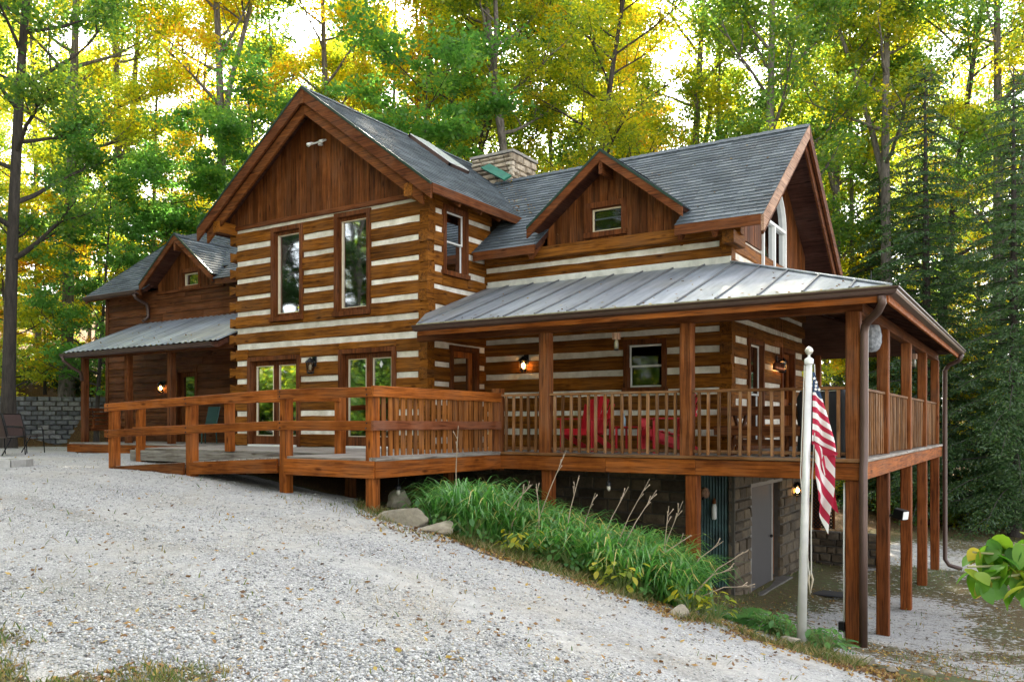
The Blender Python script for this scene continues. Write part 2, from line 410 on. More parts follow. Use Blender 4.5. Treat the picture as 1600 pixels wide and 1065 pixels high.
# ================================================================== TERRAIN
GP = [(-5.61, -3.1, -.69), (-7.3, -3.1, -.53), (-9.48, -3.1, -.39), (-11.61, -3.1, -.31), (-13.5, -1.8, -.28), (-19, .5, -.26), (-15.4, .5, -.26), (-15.4, 2.6, -.26),
      (0, 0, -2.42), (0, 2.41, -2.84), (0, 5.1, -2.9), (0, 7.4, -2.88), (0, 9.9, -2.87), (-2.4, 3.7, -2.64), (-2.4, 5, -2.68), (-2.4, 7.66, -2.7), (-2.6, 2.3, -2.4),
      (-4.6, 2.3, -1.75), (-6.5, 2.3, -1.3), (-8, .5, -1.0), (-5.6, 0, -1.12), (-2.3, 0, -1.95), (-4.68, 0, -1.4), (-8, -1, -.78), (-10, 0, -.55),
      (2.09, -11.65, -1.15), (6, -17, -1.6), (-6, -18, -.8), (-14, -14, -.5), (8, -5, -2.7), (10, 5, -3.0), (6, 15, -3.0), (0, 22, -3.1), (12, 20, -3.3), (14, -8, -2.8),
      (-5, 13, -2.5), (-12, 13, -.9), (-18, 10, -.1), (-22, -5, -.3), (-26, 0, -.3), (-24, 5, -.3), (-30, -8, -.2)]
for a_ in ((150, 29.5), (60, 28.5), (250, 29.5), (330, 30), (-80, 27), (200, 26), (120, 25)):
    q = at(*a_); GP.append((q.x, q.y, -.32))
for a_ in ((1252, 1008, 9.3), (600, 805, 11.0), (720, 842, 10.4), (850, 885, 9.9), (1060, 960, 9.3), (0, 1065, 4.9), (400, 1065, 5.0), (800, 1065, 5.3), (1200, 1065, 6.6), (1400, 1055, 8.4), (1600, 1065, 9.0),
           (1600, 950, 14.8), (1450, 900, 17.5), (100, 850, 8.5), (0, 760, 11.6), (0, 703, 25), (400, 900, 7.0), (600, 950, 6.6), (200, 780, 11.2)):
    q = att(*a_); GP.append((q.x, q.y, q.z))
GP = np.array(GP)
def _tps(r): return np.where(r > 1e-9, r * r * np.log(np.maximum(r, 1e-9)), 0.0)
_A = GP[:, :2]; _n = len(GP)
_K = _tps(np.linalg.norm(_A[:, None] - _A[None], axis=2)) + np.eye(_n) * 0.4
_P = np.hstack([np.ones((_n, 1)), _A]); _M = np.block([[_K, _P], [_P.T, np.zeros((3, 3))]])
_W = np.linalg.solve(_M, np.concatenate([GP[:, 2], np.zeros(3)]))
# retaining wall line on the left; the hill stands behind it
RW0 = att(-190, 695, 29.5); RW1 = att(300, 695, 33.6)
_rd = (RW1 - RW0); _rd.z = 0; RWL = _rd.length; _rd.normalize(); _rn = V((-_rd.y, _rd.x, 0))   # points away from the camera
def vnoise(x, y, s=0):
    def h(ix, iy): 
        v = np.sin(ix * 127.1 + iy * 311.7 + s * 74.7) * 43758.5453
        return v - np.floor(v)
    ix = np.floor(x); iy = np.floor(y); fx = x - ix; fy = y - iy; fx = fx * fx * (3 - 2 * fx); fy = fy * fy * (3 - 2 * fy)
    return (h(ix, iy) * (1 - fx) + h(ix + 1, iy) * fx) * (1 - fy) + (h(ix, iy + 1) * (1 - fx) + h(ix + 1, iy + 1) * fx) * fy
def ground_z(x, y):
    x = np.atleast_1d(np.asarray(x, float)); y = np.atleast_1d(np.asarray(y, float))
    xc = np.clip(x, -34, 16); yc = np.clip(y, -20, 24)
    d = np.sqrt((xc[:, None] - _A[None, :, 0]) ** 2 + (yc[:, None] - _A[None, :, 1]) ** 2)
    z = _tps(d) @ _W[:_n] + _W[_n] + _W[_n + 1] * xc + _W[_n + 2] * yc
    z = np.clip(z, -3.4, 0.3)
    # hillside
    sx = x - RW0.x; sy = y - RW0.y
    al = sx * _rd.x + sy * _rd.y; bh = sx * _rn.x + sy * _rn.y
    side = np.clip((RWL - al) / 9.0 + 0.15, 0, 1)           # hill fades out to the right of the wall
    step = np.clip((bh - 0.1) / 0.35, 0, 1) * np.clip((RWL + .2 - al) / .3, 0, 1) * 1.65
    hill = np.clip(bh - 0.3, 0, None) * 0.16 * side
    z = z + np.maximum(step, 0) + np.minimum(hill, 14)
    far = np.clip((y - 24) / 60, 0, None)
    z = z + np.clip(far, 0, 1.5) * np.clip((-x + 0) / 40, -0.3, 1.2) * 5
    z = z + (vnoise(x * .9, y * .9, 1) - .5) * .07 + (vnoise(x * 3.1, y * 3.1, 2) - .5) * .025
    return z
def gz(x, y): return float(ground_z(x, y)[0])

def plan_px(x, y):
    dx = x - CAM.x; dy = y - CAM.y
    t = dx * FW.x + dy * FW.y; r_ = dx * RT.x + dy * RT.y
    return t, np.where(t > .3, 800 + 1300 * r_ / np.maximum(t, .3), 5000)
_ex = np.array([500, 600, 720, 850, 960, 1060, 1160, 1250, 1330, 1420, 1500]); _et = np.array([12.5, 11.0, 10.4, 9.9, 9.5, 9.3, 9.2, 9.0, 8.5, 8.1, 7.7])
def masks(x, y):
    """gravel, grass, litter weights in plan"""
    t, px = plan_px(x, y)
    wob = (vnoise(x * 1.3, y * 1.3, 3) - .5) * .9 + (vnoise(x * 4, y * 4, 4) - .5) * .5
    edge = np.interp(px, _ex, _et)
    drive = np.clip((edge - t + wob * .8) / .5 + .2, 0, 1)
    left = (px < 560) | (t < 0.5)
    drive = np.where(left, np.clip((30 - t + wob * 3) / 2, 0, 1), drive)
    drive = np.where((y > -1.6) & (x > -13.2) & (x < -2.4) & (t > 8), 0, drive)
    gl = np.clip((5.75 - .0017 * px - t + wob * 1.1) / .7, 0, 1) * (px < 620)
    g = drive * (1 - gl)
    # the second drive, low on the right
    low = np.clip((x + 1.9) / .5, 0, 1) * np.clip((vnoise(x * .55 + 3, y * .55, 5) * .7 + vnoise(x * 1.7, y * 1.7, 6) * .3 - .42) * 2.2 + .54, .28, .85) * (t > 9.0) * np.clip((26 - t) / 3, 0, 1)
    g = np.maximum(g, low * .9)
    litter = np.clip((t - 24) / 4, 0, 1)
    litter = np.maximum(litter, np.clip((x + 2.6) / .6, 0, 1) * (t > 9) * .45 * np.clip(vnoise(x * .8, y * .8, 7) * 2 - .4, 0, 1))
    litter = np.maximum(litter, ((y > -1.5) & (x > -13.2) & (x < -2.4)).astype(float) * np.clip((t - 9) / 2, 0, 1))
    return np.clip(g, 0, 1), litter

def axis_coords(lo, hi, step, far, growth=1.22):
    c = list(np.arange(lo, hi + 1e-6, step)); s = step
    a = []; v = hi
    while v < far: s *= growth; v += s; a.append(v)
    s = step; b_ = []; v = lo
    while v > -far: s *= growth; v -= s; b_.append(v)
    return np.array(b_[::-1] + c + a)
gx = axis_coords(-15, 9, 0.14, 420); gy = axis_coords(-11.5, 10, 0.14, 420)
GX, GY = np.meshgrid(gx, gy); fx_, fy_ = GX.ravel(), GY.ravel()
zs = np.concatenate([ground_z(fx_[i:i + 20000], fy_[i:i + 20000]) for i in range(0, len(fx_), 20000)])
gm, lm_ = masks(fx_, fy_)
nx, ny = len(gx), len(gy)
ii = np.arange(nx * ny).reshape(ny, nx)
gq = np.stack([ii[:-1, :-1].ravel(), ii[:-1, 1:].ravel(), ii[1:, 1:].ravel(), ii[1:, :-1].ravel()], 1)

_tv = at(1250, 9.1) - at(600, 11.0); TRACK = math.atan2(_tv.y, _tv.x)
def ground_mat():
    m, t, b = new_mat('gravel_grass_and_leaf_litter')
    geo = t.nodes.new('ShaderNodeNewGeometry'); P = geo.outputs['Position']
    ag = t.nodes.new('ShaderNodeAttribute'); ag.attribute_name = 'gravel'
    al = t.nodes.new('ShaderNodeAttribute'); al.attribute_name = 'litter'
    vo = nd(t, 'ShaderNodeTexVoronoi', Scale=64.0); t.links.new(P, vo.inputs['Vector'])
    vo2 = nd(t, 'ShaderNodeTexVoronoi', Scale=85.0); t.links.new(P, vo2.inputs['Vector'])
    nb = nd(t, 'ShaderNodeTexNoise', Scale=0.55, Detail=6, Roughness=0.6); t.links.new(P, nb.inputs['Vector'])
    nf = nd(t, 'ShaderNodeTexNoise', Scale=9.0, Detail=8, Roughness=0.7); t.links.new(P, nf.inputs['Vector'])
    sep = t.nodes.new('ShaderNodeSeparateColor'); t.links.new(vo.outputs['Color'], sep.inputs[0])
    rg = ramp(t, [(0.0, (0.13, 0.13, 0.13)), (0.35, (0.31, 0.305, 0.30)), (0.7, (0.43, 0.425, 0.415)), (1.0, (0.58, 0.57, 0.545))]); t.links.new(sep.outputs[0], rg.inputs[0])
    fine = ramp(t, [(0.36, (0.33, 0.325, 0.305)), (0.6, (0.50, 0.485, 0.455))]); t.links.new(nf.outputs[0], fine.inputs[0])
    sw = ramp(t, [(0.42, (0, 0, 0)), (0.58, (1, 1, 1))]); t.links.new(nb.outputs[0], sw.inputs[0])
    grav = mix(t, rg.outputs[0], fine.outputs[0], math_(t, 'MULTIPLY', sw.outputs[0], 0.6))
    trk = t.nodes.new('ShaderNodeMapping'); trk.inputs['Rotation'].default_value = (0, 0, -TRACK); trk.inputs['Scale'].default_value = (.16, 1.5, 1); t.links.new(P, trk.inputs['Vector'])
    ntk = nd(t, 'ShaderNodeTexNoise', Scale=0.9, Detail=4, Roughness=0.55); t.links.new(trk.outputs[0], ntk.inputs['Vector'])
    rtk = ramp(t, [(0.46, (0, 0, 0)), (0.62, (1, 1, 1))]); t.links.new(ntk.outputs[0], rtk.inputs[0])
    grav = mix(t, grav, fine.outputs[0], math_(t, 'MULTIPLY', rtk.outputs[0], 0.75))
    dmp = ramp(t, [(0.30, (.84, .83, .81)), (0.46, (1.04, 1.04, 1.05))]); t.links.new(ntk.outputs[0], dmp.inputs[0])
    grav = mix(t, grav, dmp.outputs[0], 1.0, 'MULTIPLY')
    tan = ramp(t, [(0.52, (1, 1, 1)), (0.78, (0.95, 0.89, 0.79))]); t.links.new(nb.outputs[0], tan.inputs[0])
    grav = mix(t, grav, tan.outputs[0], 1.0, 'MULTIPLY')
    rs = ramp(t, [(0.3, (0.045, 0.036, 0.024)), (0.44, (0.10, 0.085, 0.045)), (0.54, (0.075, 0.105, 0.028)), (0.62, (0.15, 0.13, 0.075)), (0.75, (0.24, 0.21, 0.15))]); t.links.new(nf.outputs[0], rs.inputs[0])
    sepl = t.nodes.new('ShaderNodeSeparateColor'); t.links.new(vo2.outputs['Color'], sepl.inputs[0])
    rl = ramp(t, [(0.0, (0.045, 0.028, 0.018)), (0.4, (0.10, 0.058, 0.03)), (0.75, (0.18, 0.10, 0.045)), (1.0, (0.28, 0.18, 0.06))]); t.links.new(sepl.outputs[0], rl.inputs[0])
    soil = mix(t, rs.outputs[0], rl.outputs[0], al.outputs['Fac'])
    gmk = math_(t, 'ADD', ag.outputs['Fac'], math_(t, 'MULTIPLY', math_(t, 'SUBTRACT', nf.outputs[0], 0.5), 2.6))
    gr = ramp(t, [(0.40, (0, 0, 0)), (0.58, (1, 1, 1))]); t.links.new(gmk, gr.inputs[0])
    t.links.new(mix(t, soil, grav, gr.outputs[0]), b.inputs['Base Color'])
    b.inputs['Roughness'].default_value = 0.95; b.inputs['Specular IOR Level'].default_value = 0.2
    h = math_(t, 'ADD', math_(t, 'MULTIPLY', vo.outputs['Distance'], -1.0), math_(t, 'MULTIPLY', nf.outputs[0], 0.8))
    bp = nd(t, 'ShaderNodeBump', Strength=0.8, Distance=0.025); t.links.new(h, bp.inputs['Height']); t.links.new(bp.outputs[0], b.inputs['Normal'])
    return m
M_GROUND = ground_mat()
gme = np_mesh('ground', np.stack([fx_, fy_, zs], 1), gq, M_GROUND, smooth=True)
for nm, dat in (('gravel', gm), ('litter', lm_)):
    a_ = gme.attributes.new(nm, 'FLOAT', 'POINT'); a_.data.foreach_set('value', dat.astype(np.float32))
tag(link_mesh('ground', gme), kind='structure', label='pale gravel drive sloping down to grass and leaf litter')

# ================================================================== LOG CABIN
CAB = thing('log_cabin', 'two storey log cabin with white chinking, shingle roofs and wraparound porch', 'cabin', (-7.5, 3.0, -2.6))

COURSE = 0.363
def sub_rect(r_, o):
    """rectangle (a0,a1,z0,z1) minus opening o -> list"""
    a0, a1, z0, z1 = r_; b0, b1, y0, y1 = o
    if b1 <= a0 or b0 >= a1 or y1 <= z0 or y0 >= z1: return [r_]
    out = []
    if b0 > a0: out.append((a0, b0, z0, z1))
    if b1 < a1: out.append((b1, a1, z0, z1))
    c0, c1 = max(a0, b0), min(a1, b1)
    if y0 > z0: out.append((c0, c1, z0, y0))
    if y1 < z1: out.append((c0, c1, y1, z1))
    return out
def log_wall(name, F, a0, a1, z0, z1, openings, off, ax, tail0=None, tail1=None, label=None):
    """F: wall frame with outer face at d=0. Each log and each chink strip is an object."""
    bk = MB(); 
    for rct in [(a0 + .02, a1 - .02, z0, z1)]:
        rs_ = [rct]
        for o in openings: rs_ = [q for r_ in rs_ for q in sub_rect(r_, o)]
        for (b0, b1, y0, y1) in rs_: fbox(bk, F, b0, b1, y0, y1, -.24, -.205)
    W = bk.build(name, M_DARK, CAB)
    rw = random.Random(len(name) * 7 + int(z1 * 10))
    zcs = [(4.68 + off - COURSE * kk + rw.uniform(-.016, .016), rw.uniform(.045, .062)) for kk in range(-2, 20)]
    for k in range(len(zcs) - 1):
        zc, hh = zcs[k]; zn, hn = zcs[k + 1]
        if zc < z0 - .5: break
        top = zc - hh; bot = zn + hn                    # the log under this chink
        for kind, y0, y1 in (('chinking', zc - hh, zc + hh), ('log', bot, top)):
            y0c, y1c = max(y0, z0), min(y1, z1)
            if y1c - y0c < .02: continue
            rs_ = [(a0, a1, y0c, y1c)]
            for o in openings: rs_ = [q for r_ in rs_ for q in sub_rect(r_, o)]
            for (b0, b1, c0, c1) in rs_:
                if b1 - b0 < .02 or c1 - c0 < .015: continue
                m = MB()
                if kind == 'chinking':
                    e0, e1 = b0, b1
                    if tail0 is not None and b0 == a0: e0 = b0 + .02
                    if tail1 is not None and b1 == a1: e1 = b1 - .02
                    n_ = max(1, int((e1 - e0) / .5))
                    fbox(m, F, e0, e1, c0 - .006, c1 + .006, -.19, -.028, .004, .003, n_)
                    m.build('chinking', M_CHINK, W)
                else:
                    n_ = max(1, int((b1 - b0) / .28))
                    fbox(m, F, b0, b1, c0, c1, -.2, rnd.uniform(-.008, .010), .018, .0075, n_)
                    full = (c1 - c0) > .18
                    for tl, edge, sgn in ((tail0, b0 == a0, -1), (tail1, b1 == a1, 1)):
                        if tl is None or not edge or not full: continue
                        base = a0 if sgn < 0 else a1
                        cz = (bot + top) / 2
                        p0 = F.p(base - sgn * .004, cz, -.1); p1 = F.p(base + sgn * (tl + rnd.uniform(-.015, .03)), cz, -.1)
                        m.bar(p0, p1, .204, .205, (0, 0, 1), .012, 1, .006, e0=(1, .62), e1=(1.04, 1.04))
                    m.build('log', LOG(ax), W)
    return W

def trim_frame(m, F, a0, a1, z0, z1, w_=.09, d0=-.12, d1=.03, sill=True):
    fbox(m, F, a0 - w_, a0, z0 - (w_ if not sill else 0), z1 + w_, d0, d1, .004, along='z')
    fbox(m, F, a1, a1 + w_, z0 - (w_ if not sill else 0), z1 + w_, d0, d1, .004, along='z')
    fbox(m, F, a0, a1, z1, z1 + w_, d0, d1 - .003, .004)
    fbox(m, F, a0 - (w_ + .02 if sill else 0), a1 + (w_ + .02 if sill else 0), z0 - w_, z0, d0, d1 + (.03 if sill else -.003), .004)
def pane(F, a0, a1, z0, z1, d, par, name='pane', mat=None):
    m = MB(); fbox(m, F, a0, a1, z0, z1, d - .004, d + .004, .001)
    return m.build(name, mat or M_GLASS, par)
def window(F, a0, a1, z0, z1, ax, style='fixed', label=None, w_=.09):
    """opening a0..a1, z0..z1 (outside of trim is w_ more)"""
    m = MB(); trim_frame(m, F, a0, a1, z0, z1, w_)
    W = m.build('window', TRIM('Z'), CAB)
    if label: W['label'] = label
    sm = M_CREAM if style == 'fixed' else M_WHITE
    if style == 'fixed':
        m = MB()                                   # deep wooden inner frame with a thin pale bead
        i = .05 if z1 - z0 > 1 else .012
        fbox(m, F, a0 + .001, a0 + i, z0 + .001, z1 - .001, -.16, -.05, .003, along='z'); fbox(m, F, a1 - i, a1 - .001, z0 + .001, z1 - .001, -.16, -.05, .003, along='z')
        fbox(m, F, a0 + i, a1 - i, z1 - i * 1.4, z1 - .001, -.16, -.052, .003); fbox(m, F, a0 + i, a1 - i, z0 + .001, z0 + i * 1.6, -.16, -.048, .003)
        m.build('sash', TRIM('Z'), W)
        a0 += i; a1 -= i; z1 -= i * 1.4; z0 += i * 1.6; j = .014 if i > .02 else .026
        m = MB()
        fbox(m, F, a0, a0 + j, z0, z1, -.12, -.06, .002, along='z'); fbox(m, F, a1 - j, a1, z0, z1, -.12, -.06, .002, along='z')
        fbox(m, F, a0 + j, a1 - j, z1 - j, z1, -.12, -.061, .002); fbox(m, F, a0 + j, a1 - j, z0, z0 + j, -.12, -.061, .002)
        m.build('glazing_bead', sm, W)
        pane(F, a0 + j, a1 - j, z0 + j, z1 - j, -.10, W)
    else:                                           # double hung, white sashes
        zm = (z0 + z1) / 2; j = .035
        for (y0, y1, d) in ((zm - .02, z1 - .002, -.06), (z0 + .002, zm + .02, -.09)):
            m = MB()
            fbox(m, F, a0 + .002, a0 + j, y0, y1, d - .03, d, .003, along='z'); fbox(m, F, a1 - j, a1 - .002, y0, y1, d - .03, d, .003, along='z')
            fbox(m, F, a0 + j, a1 - j, y1 - j, y1, d - .03, d - .001, .003); fbox(m, F, a0 + j, a1 - j, y0, y0 + j, d - .03, d - .001, .003)
            m.build('sash', sm, W)
            pane(F, a0 + j, a1 - j, y0 + j, y1 - j, d - .016, W)
    return W

YF, XR_, YM, XM = .5, -7.5, 2.4, -2.4
F_WF = Frame((0, YF, 0), (1, 0, 0), (0, -1, 0))       # wing front
F_WS = Frame((XR_, 0, 0), (0, 1, 0), (1, 0, 0))       # wing right side
F_MF = Frame((0, YM, 0), (1, 0, 0), (0, -1, 0))       # main front
F_MS = Frame((XM, 0, 0), (0, 1, 0), (1, 0, 0))        # main right side
XC = -10.26
op_wf = [(-11.62, -10.85, 2.72, 4.52), (-9.78, -9.0, 2.70, 4.58), (-12.36, -10.94, -.1, 1.82), (-9.66, -8.36, -.1, 1.86)]
op_wf_t = [(a - .09, b_ + .09, c - .09, d + .09) for a, b_, c, d in op_wf]
log_wall('front_gable_wall', F_WF, -12.84, -7.68, -.2, 4.80, op_wf_t, 0, 'X', .18, .18)
op_ws = [(1.05, 1.68, 3.40, 4.56), (1.28, 2.05, -.1, 1.9)]
op_ws_t = [(a - .09, b_ + .09, c - .09, d + .09) for a, b_, c, d in op_ws]
log_wall('wing_side_wall', F_WS, .68, 2.6, -.2, 4.86, op_ws_t, .18, 'Y', .18, None)
op_mf = [(-4.33, -3.67, 1.14, 1.92)]
op_mf_t = [(a - .09, b_ + .09, c - .09, d + .09) for a, b_, c, d in op_mf]
log_wall('main_front_wall', F_MF, -7.62, -2.58, -.2, 3.90, op_mf_t, 0, 'X', None, .18)
op_ms = [(3.45, 4.25, .1, 1.95), (5.7, 6.6, -.1, 1.95)]
op_ms_t = [(a - .09, b_ + .09, c - .09, d + .09) for a, b_, c, d in op_ms]
log_wall('main_side_wall', F_MS, 2.58, 7.48, -.2, 3.75, op_ms_t, .18, 'Y', .18, .18)
# hidden sides close the box (left wall of the wing, rear walls, floors) so that the rooms are dark
m = MB()
m.box(-13.04, -12.86, .72, 8.8, -.3, 4.8); m.box(-12.86, -7.4, 8.6, 8.8, -2.5, 4.8); m.box(-9.0, -2.6, 7.46, 7.66, -2.7, 3.9)
m.build('rear_wall', SIDING('X'), CAB)
m = MB(); m.box(-12.8, -7.75, .75, 8.5, -.28, -.2); m.box(-7.72, -2.65, 2.65, 7.4, -.28, -.2); m.box(-12.8, -7.75, .75, 8.5, 2.28, 2.4); m.box(-7.72, -2.65, 2.65, 7.4, 2.28, 2.4)
m.build('inner_floor', M_DARK, CAB)

w1 = window(F_WF, *op_wf[0], 'X', label='tall narrow upper window left of the other'); w2 = window(F_WF, *op_wf[1], 'X', label='tall narrow upper window right of the other')
window(F_MF, *op_mf[0], 'X', 'hung', label='white framed sash window under the porch')
wside = window(F_WS, *op_ws[0], 'Y', 'hung', label='white sash window with a lit bulb behind the glass')
window(F_MS, *op_ms[0], 'Y', 'hung')
# a ceiling bulb behind the upper side window and a bedside print behind the right tall window
m = MB(); m.lathe((-8.15, 1.40, 4.16), [(.004, 0), (.03, .02), (.042, .06), (.02, .11), (.012, .13)], 10)
m.build('lit_bulb', plain('room_bulb', (1, .8, .5), .5, emis=(1, .62, .25), estr=12), wside, True)

def french_door(F, a0, a1, z0, z1, label):
    m = MB(); trim_frame(m, F, a0, a1, z0 + .1, z1, .09, sill=False)
    D = m.build('french_door', TRIM('Z'), CAB); D['label'] = label
    m = MB(); fbox(m, F, a0 - .02, a1 + .02, -.06, .035, -.2, .07, .004); m.build('threshold', M_WHITE, D)
    am = (a0 + a1) / 2
    for (b0, b1) in ((a0 + .004, am - .003), (am + .003, a1 - .004)):
        s_ = .085; m = MB()
        fbox(m, F, b0, b0 + s_, .04, z1 - .004, -.14, -.09, .003, along='z'); fbox(m, F, b1 - s_, b1, .04, z1 - .004, -.14, -.09, .003, along='z')
        fbox(m, F, b0 + s_, b1 - s_, z1 - .10, z1 - .004, -.14, -.091, .003); fbox(m, F, b0 + s_, b1 - s_, .04, .22, -.14, -.091, .003)
        m.build('door_leaf', TRIM('Z'), D)
        m = MB(); j = .016; c0, c1, y0, y1 = b0 + s_, b1 - s_, .22, z1 - .10
        fbox(m, F, c0, c0 + j, y0, y1, -.12, -.082, .002, along='z'); fbox(m, F, c1 - j, c1, y0, y1, -.12, -.082, .002, along='z')
        fbox(m, F, c0 + j, c1 - j, y1 - j, y1, -.12, -.083, .002); fbox(m, F, c0 + j, c1 - j, y0, y0 + j, -.12, -.083, .002)
        m.build('glazing_bead', M_CREAM, D)
        pane(F, c0 + j, c1 - j, y0 + j, y1 - j, -.11, D)
    m = MB(); fbox(m, F, am - .10, am - .075, .92, 1.10, -.09, -.072, .002, along='z'); p_ = F.p(am - .088, 1.0, -.05)
    m.bar(F.p(am - .088, 1.0, -.075), F.p(am - .088, 1.0, -.03), .016, .016); m.bar(F.p(am - .088, 1.0, -.035), F.p(am - .2, 1.0, -.035), .014, .02)
    m.build('door_handle', M_BLACK, D)
    return D
french_door(F_WF, *op_wf[2], 'left pair of glazed wooden doors')
fd = french_door(F_WF, *op_wf[3], 'right pair of glazed wooden doors with a small white diamond on the glass')
m = MB(); c = F_WF.p(-8.72, 1.63, -.098); 
for q in range(1): m.prism([c + V((0, 0, .07)), c + V((.04, 0, 0)), c + V((0, 0, -.07)), c + V((-.04, 0, 0))], (0, -.006, 0))
m.build('diamond_sticker', M_WHITE, fd)
def plank_door(F, a0, a1, z0, z1, label, mat=None, glassy=True):
    m = MB(); trim_frame(m, F, a0, a1, z0 + .1, z1, .09, sill=False)
    D = m.build('door', TRIM('Z'), CAB); D['label'] = label
    m = MB(); s_ = .11
    fbox(m, F, a0 + .004, a0 + s_, z0 + .1, z1 - .004, -.14, -.09, .003, along='z'); fbox(m, F, a1 - s_, a1 - .004, z0 + .1, z1 - .004, -.14, -.09, .003, along='z')
    for (y0, y1) in ((z0 + .1, z0 + .3), (z0 + .95, z0 + 1.1), (z1 - .12, z1 - .004)): fbox(m, F, a0 + s_, a1 - s_, y0, y1, -.14, -.091, .003)
    fbox(m, F, a0 + s_, a1 - s_, z0 + .3, z0 + .95, -.13, -.11, .003)
    m.build('door_leaf', mat or RAIL('Z'), D)
    pane(F, a0 + s_, a1 - s_, z0 + 1.1, z1 - .12, -.115, D)
    m = MB(); m.lathe(F.p(a1 - .06, z0 + 1.0, -.06), [(.01, -.02), (.028, -.01), (.028, .01), (.01, .02)], 8); m.build('door_knob', M_BLACK, D)
    return D
plank_door(F_WS, *op_ws[1], 'wooden entry door in the shaded corner of the porch')
plank_door(F_MS, *op_ms[1], 'dark side door under the porch')

# ---------------------------------------------------------------- gable boards
def board_wall(name, F, a0, a1, zbot, ztop, bw, ax='Z', openings=(), d=0.012, par=None, mat=None):
    """vertical boards; ztop(a) gives the roof line; each board an object"""
    m = MB(); W = None
    bk = MB(); n = 14
    pts = [F.p(a0, zbot, -.06), F.p(a1, zbot, -.06)] + [F.p(a1 + (a0 - a1) * i / n, max(zbot + .01, ztop(a1 + (a0 - a1) * i / n)), -.06) for i in range(n + 1)]
    if openings: bk = MB(); fbox(bk, F, a0, a1, zbot, zbot + .07, -.10, -.045)
    else: bk.prism(pts, -F.n * .06)
    W = bk.build(name, M_DARK, CAB)
    a = a0
    while a < a1 - .01:
        b_ = min(a + bw * rnd.uniform(.93, 1.07), a1); g = .004
        rs_ = [(a + g, b_ - g)]
        za, zb = ztop(a), ztop(b_)
        segs = [(zbot, None)]
        hit = [o for o in openings if o[0] < b_ and o[1] > a]
        dd = d + rnd.uniform(-.004, .006)
        def put(c0, c1, y0, ya, yb):
            if c1 - c0 < .012 or min(ya, yb) - y0 < .03 and max(ya, yb) - y0 < .05: return
            ya = max(ya, y0 + .006); yb = max(yb, y0 + .006)
            mm = MB(); mm.prism([F.p(c0, y0, dd), F.p(c1, y0, dd), F.p(c1, yb, dd), F.p(c0, ya, dd)], -F.n * .055)
            mm.build('board', (mat or BOARD)('Z'), W)
        if not hit: put(a + g, b_ - g, zbot, za, zb)
        else:
            o = hit[0]
            if a + g < o[0]: put(a + g, min(b_ - g, o[0]), zbot, za, zb if b_ < o[0] else ztop(o[0]))
            if b_ - g > o[1]: put(max(a + g, o[1]), b_ - g, zbot, za, zb)
            c0, c1 = max(a + g, o[0]), min(b_ - g, o[1])
            put(c0, c1, zbot, o[2], o[2]); put(c0, c1, o[3], ztop(c0), ztop(c1))
        a = b_
    return W
WSL = .74; WRZ = 7.12
board_wall('wing_gable', F_WF, -13.0, -7.52, 4.79, lambda a: WRZ - .12 - WSL * abs(a - XC), .145)
m = MB(); fbox(m, F_WF, -13.0, -7.5, 4.70, 4.79, -.1, .035); m.build('band_board', TRIM('X'), CAB)

# ---------------------------------------------------------------- roofs
SH = []        # every shingle: (distance, matrix or polygon)
def clip(poly, a, b_, c):
    """keep a*u+b*s<=c"""
    out = []
    for i in range(len(poly)):
        p, q = poly[i], poly[(i + 1) % len(poly)]; dp = a * p[0] + b_ * p[1] - c; dq = a * q[0] + b_ * q[1] - c
        if dp <= 0: out.append(p)
        if (dp < 0 < dq) or (dq < 0 < dp):
            t = dp / (dp - dq); out.append((p[0] + (q[0] - p[0]) * t, p[1] + (q[1] - p[1]) * t))
    return out
def shingle_roof(name, O, U, S, poly, thick=.10, under=None, par=None, visible=True, tabw=.30, exposure=.145):
    """O origin, U unit along eave, S unit up the slope, poly convex in (u,s), counter-clockwise"""
    O = V(O); U = V(U).normalized(); S = V(S).normalized(); N = U.cross(S).normalized()
    if N.z < 0: N = -N
    mk = MB(); mk.prism([O + U * u + S * s for u, s in poly], -N * thick)
    D = mk.build(name, under or SOFFIT('X'), par or CAB)
    if not visible:
        mk = MB(); mk.prism([O + U * u + S * s + N * .001 for u, s in poly], N * .012); mk.build('shingle_sheet', M_SHINGLE, D); return D
    us = [p[0] for p in poly]; ss = [p[1] for p in poly]
    lines = []
    for i in range(len(poly)):
        p, q = poly[i], poly[(i + 1) % len(poly)]
        a, b_ = q[1] - p[1], -(q[0] - p[0]); lines.append((a, b_, a * p[0] + b_ * p[1]))
    cu = sum(us) / len(us); cs_ = sum(ss) / len(ss)
    lines = [(a, b_, c) if a * cu + b_ * cs_ <= c else (-a, -b_, -c) for a, b_, c in lines]
    row = int(max(0, (min(ss) - .001)) / exposure); s = row * exposure - .02
    while s < max(ss):
        u = min(us) - tabw * ((row * .5) % 1) - rnd.uniform(0, .04)
        while u < max(us):
            tw = tabw * rnd.choice((.82, 1.0, 1.0, 1.15))
            lo = s - rnd.choice((0, 0, .006, .012)); hi = s + exposure + .035
            pl = [(u + .003, lo), (u + tw - .003, lo), (u + tw - .003, hi), (u + .003, hi)]
            for L_ in lines:
                if len(pl) > 2: pl = clip(pl, L_[0], L_[1], L_[2] + .012 * math.hypot(L_[0], L_[1]))
            if len(pl) > 2:
                def P_(q, up_): 
                    f = (q[1] - s) / (exposure + .035)
                    return O + U * q[0] + S * q[1] + N * ((.003 + .019 * (1 - f)) if up_ else .0005)
                top = [P_(q, True) for q in pl]; bot = [P_(q, False) for q in pl]
                c = sum(top, V()) / len(top)
                SH.append(((c - CAM).length, top, bot, D))
            u += tw
        s += exposure; row += 1
    return D
def slope_basis(run, rise):
    L_ = math.hypot(run, rise); return L_
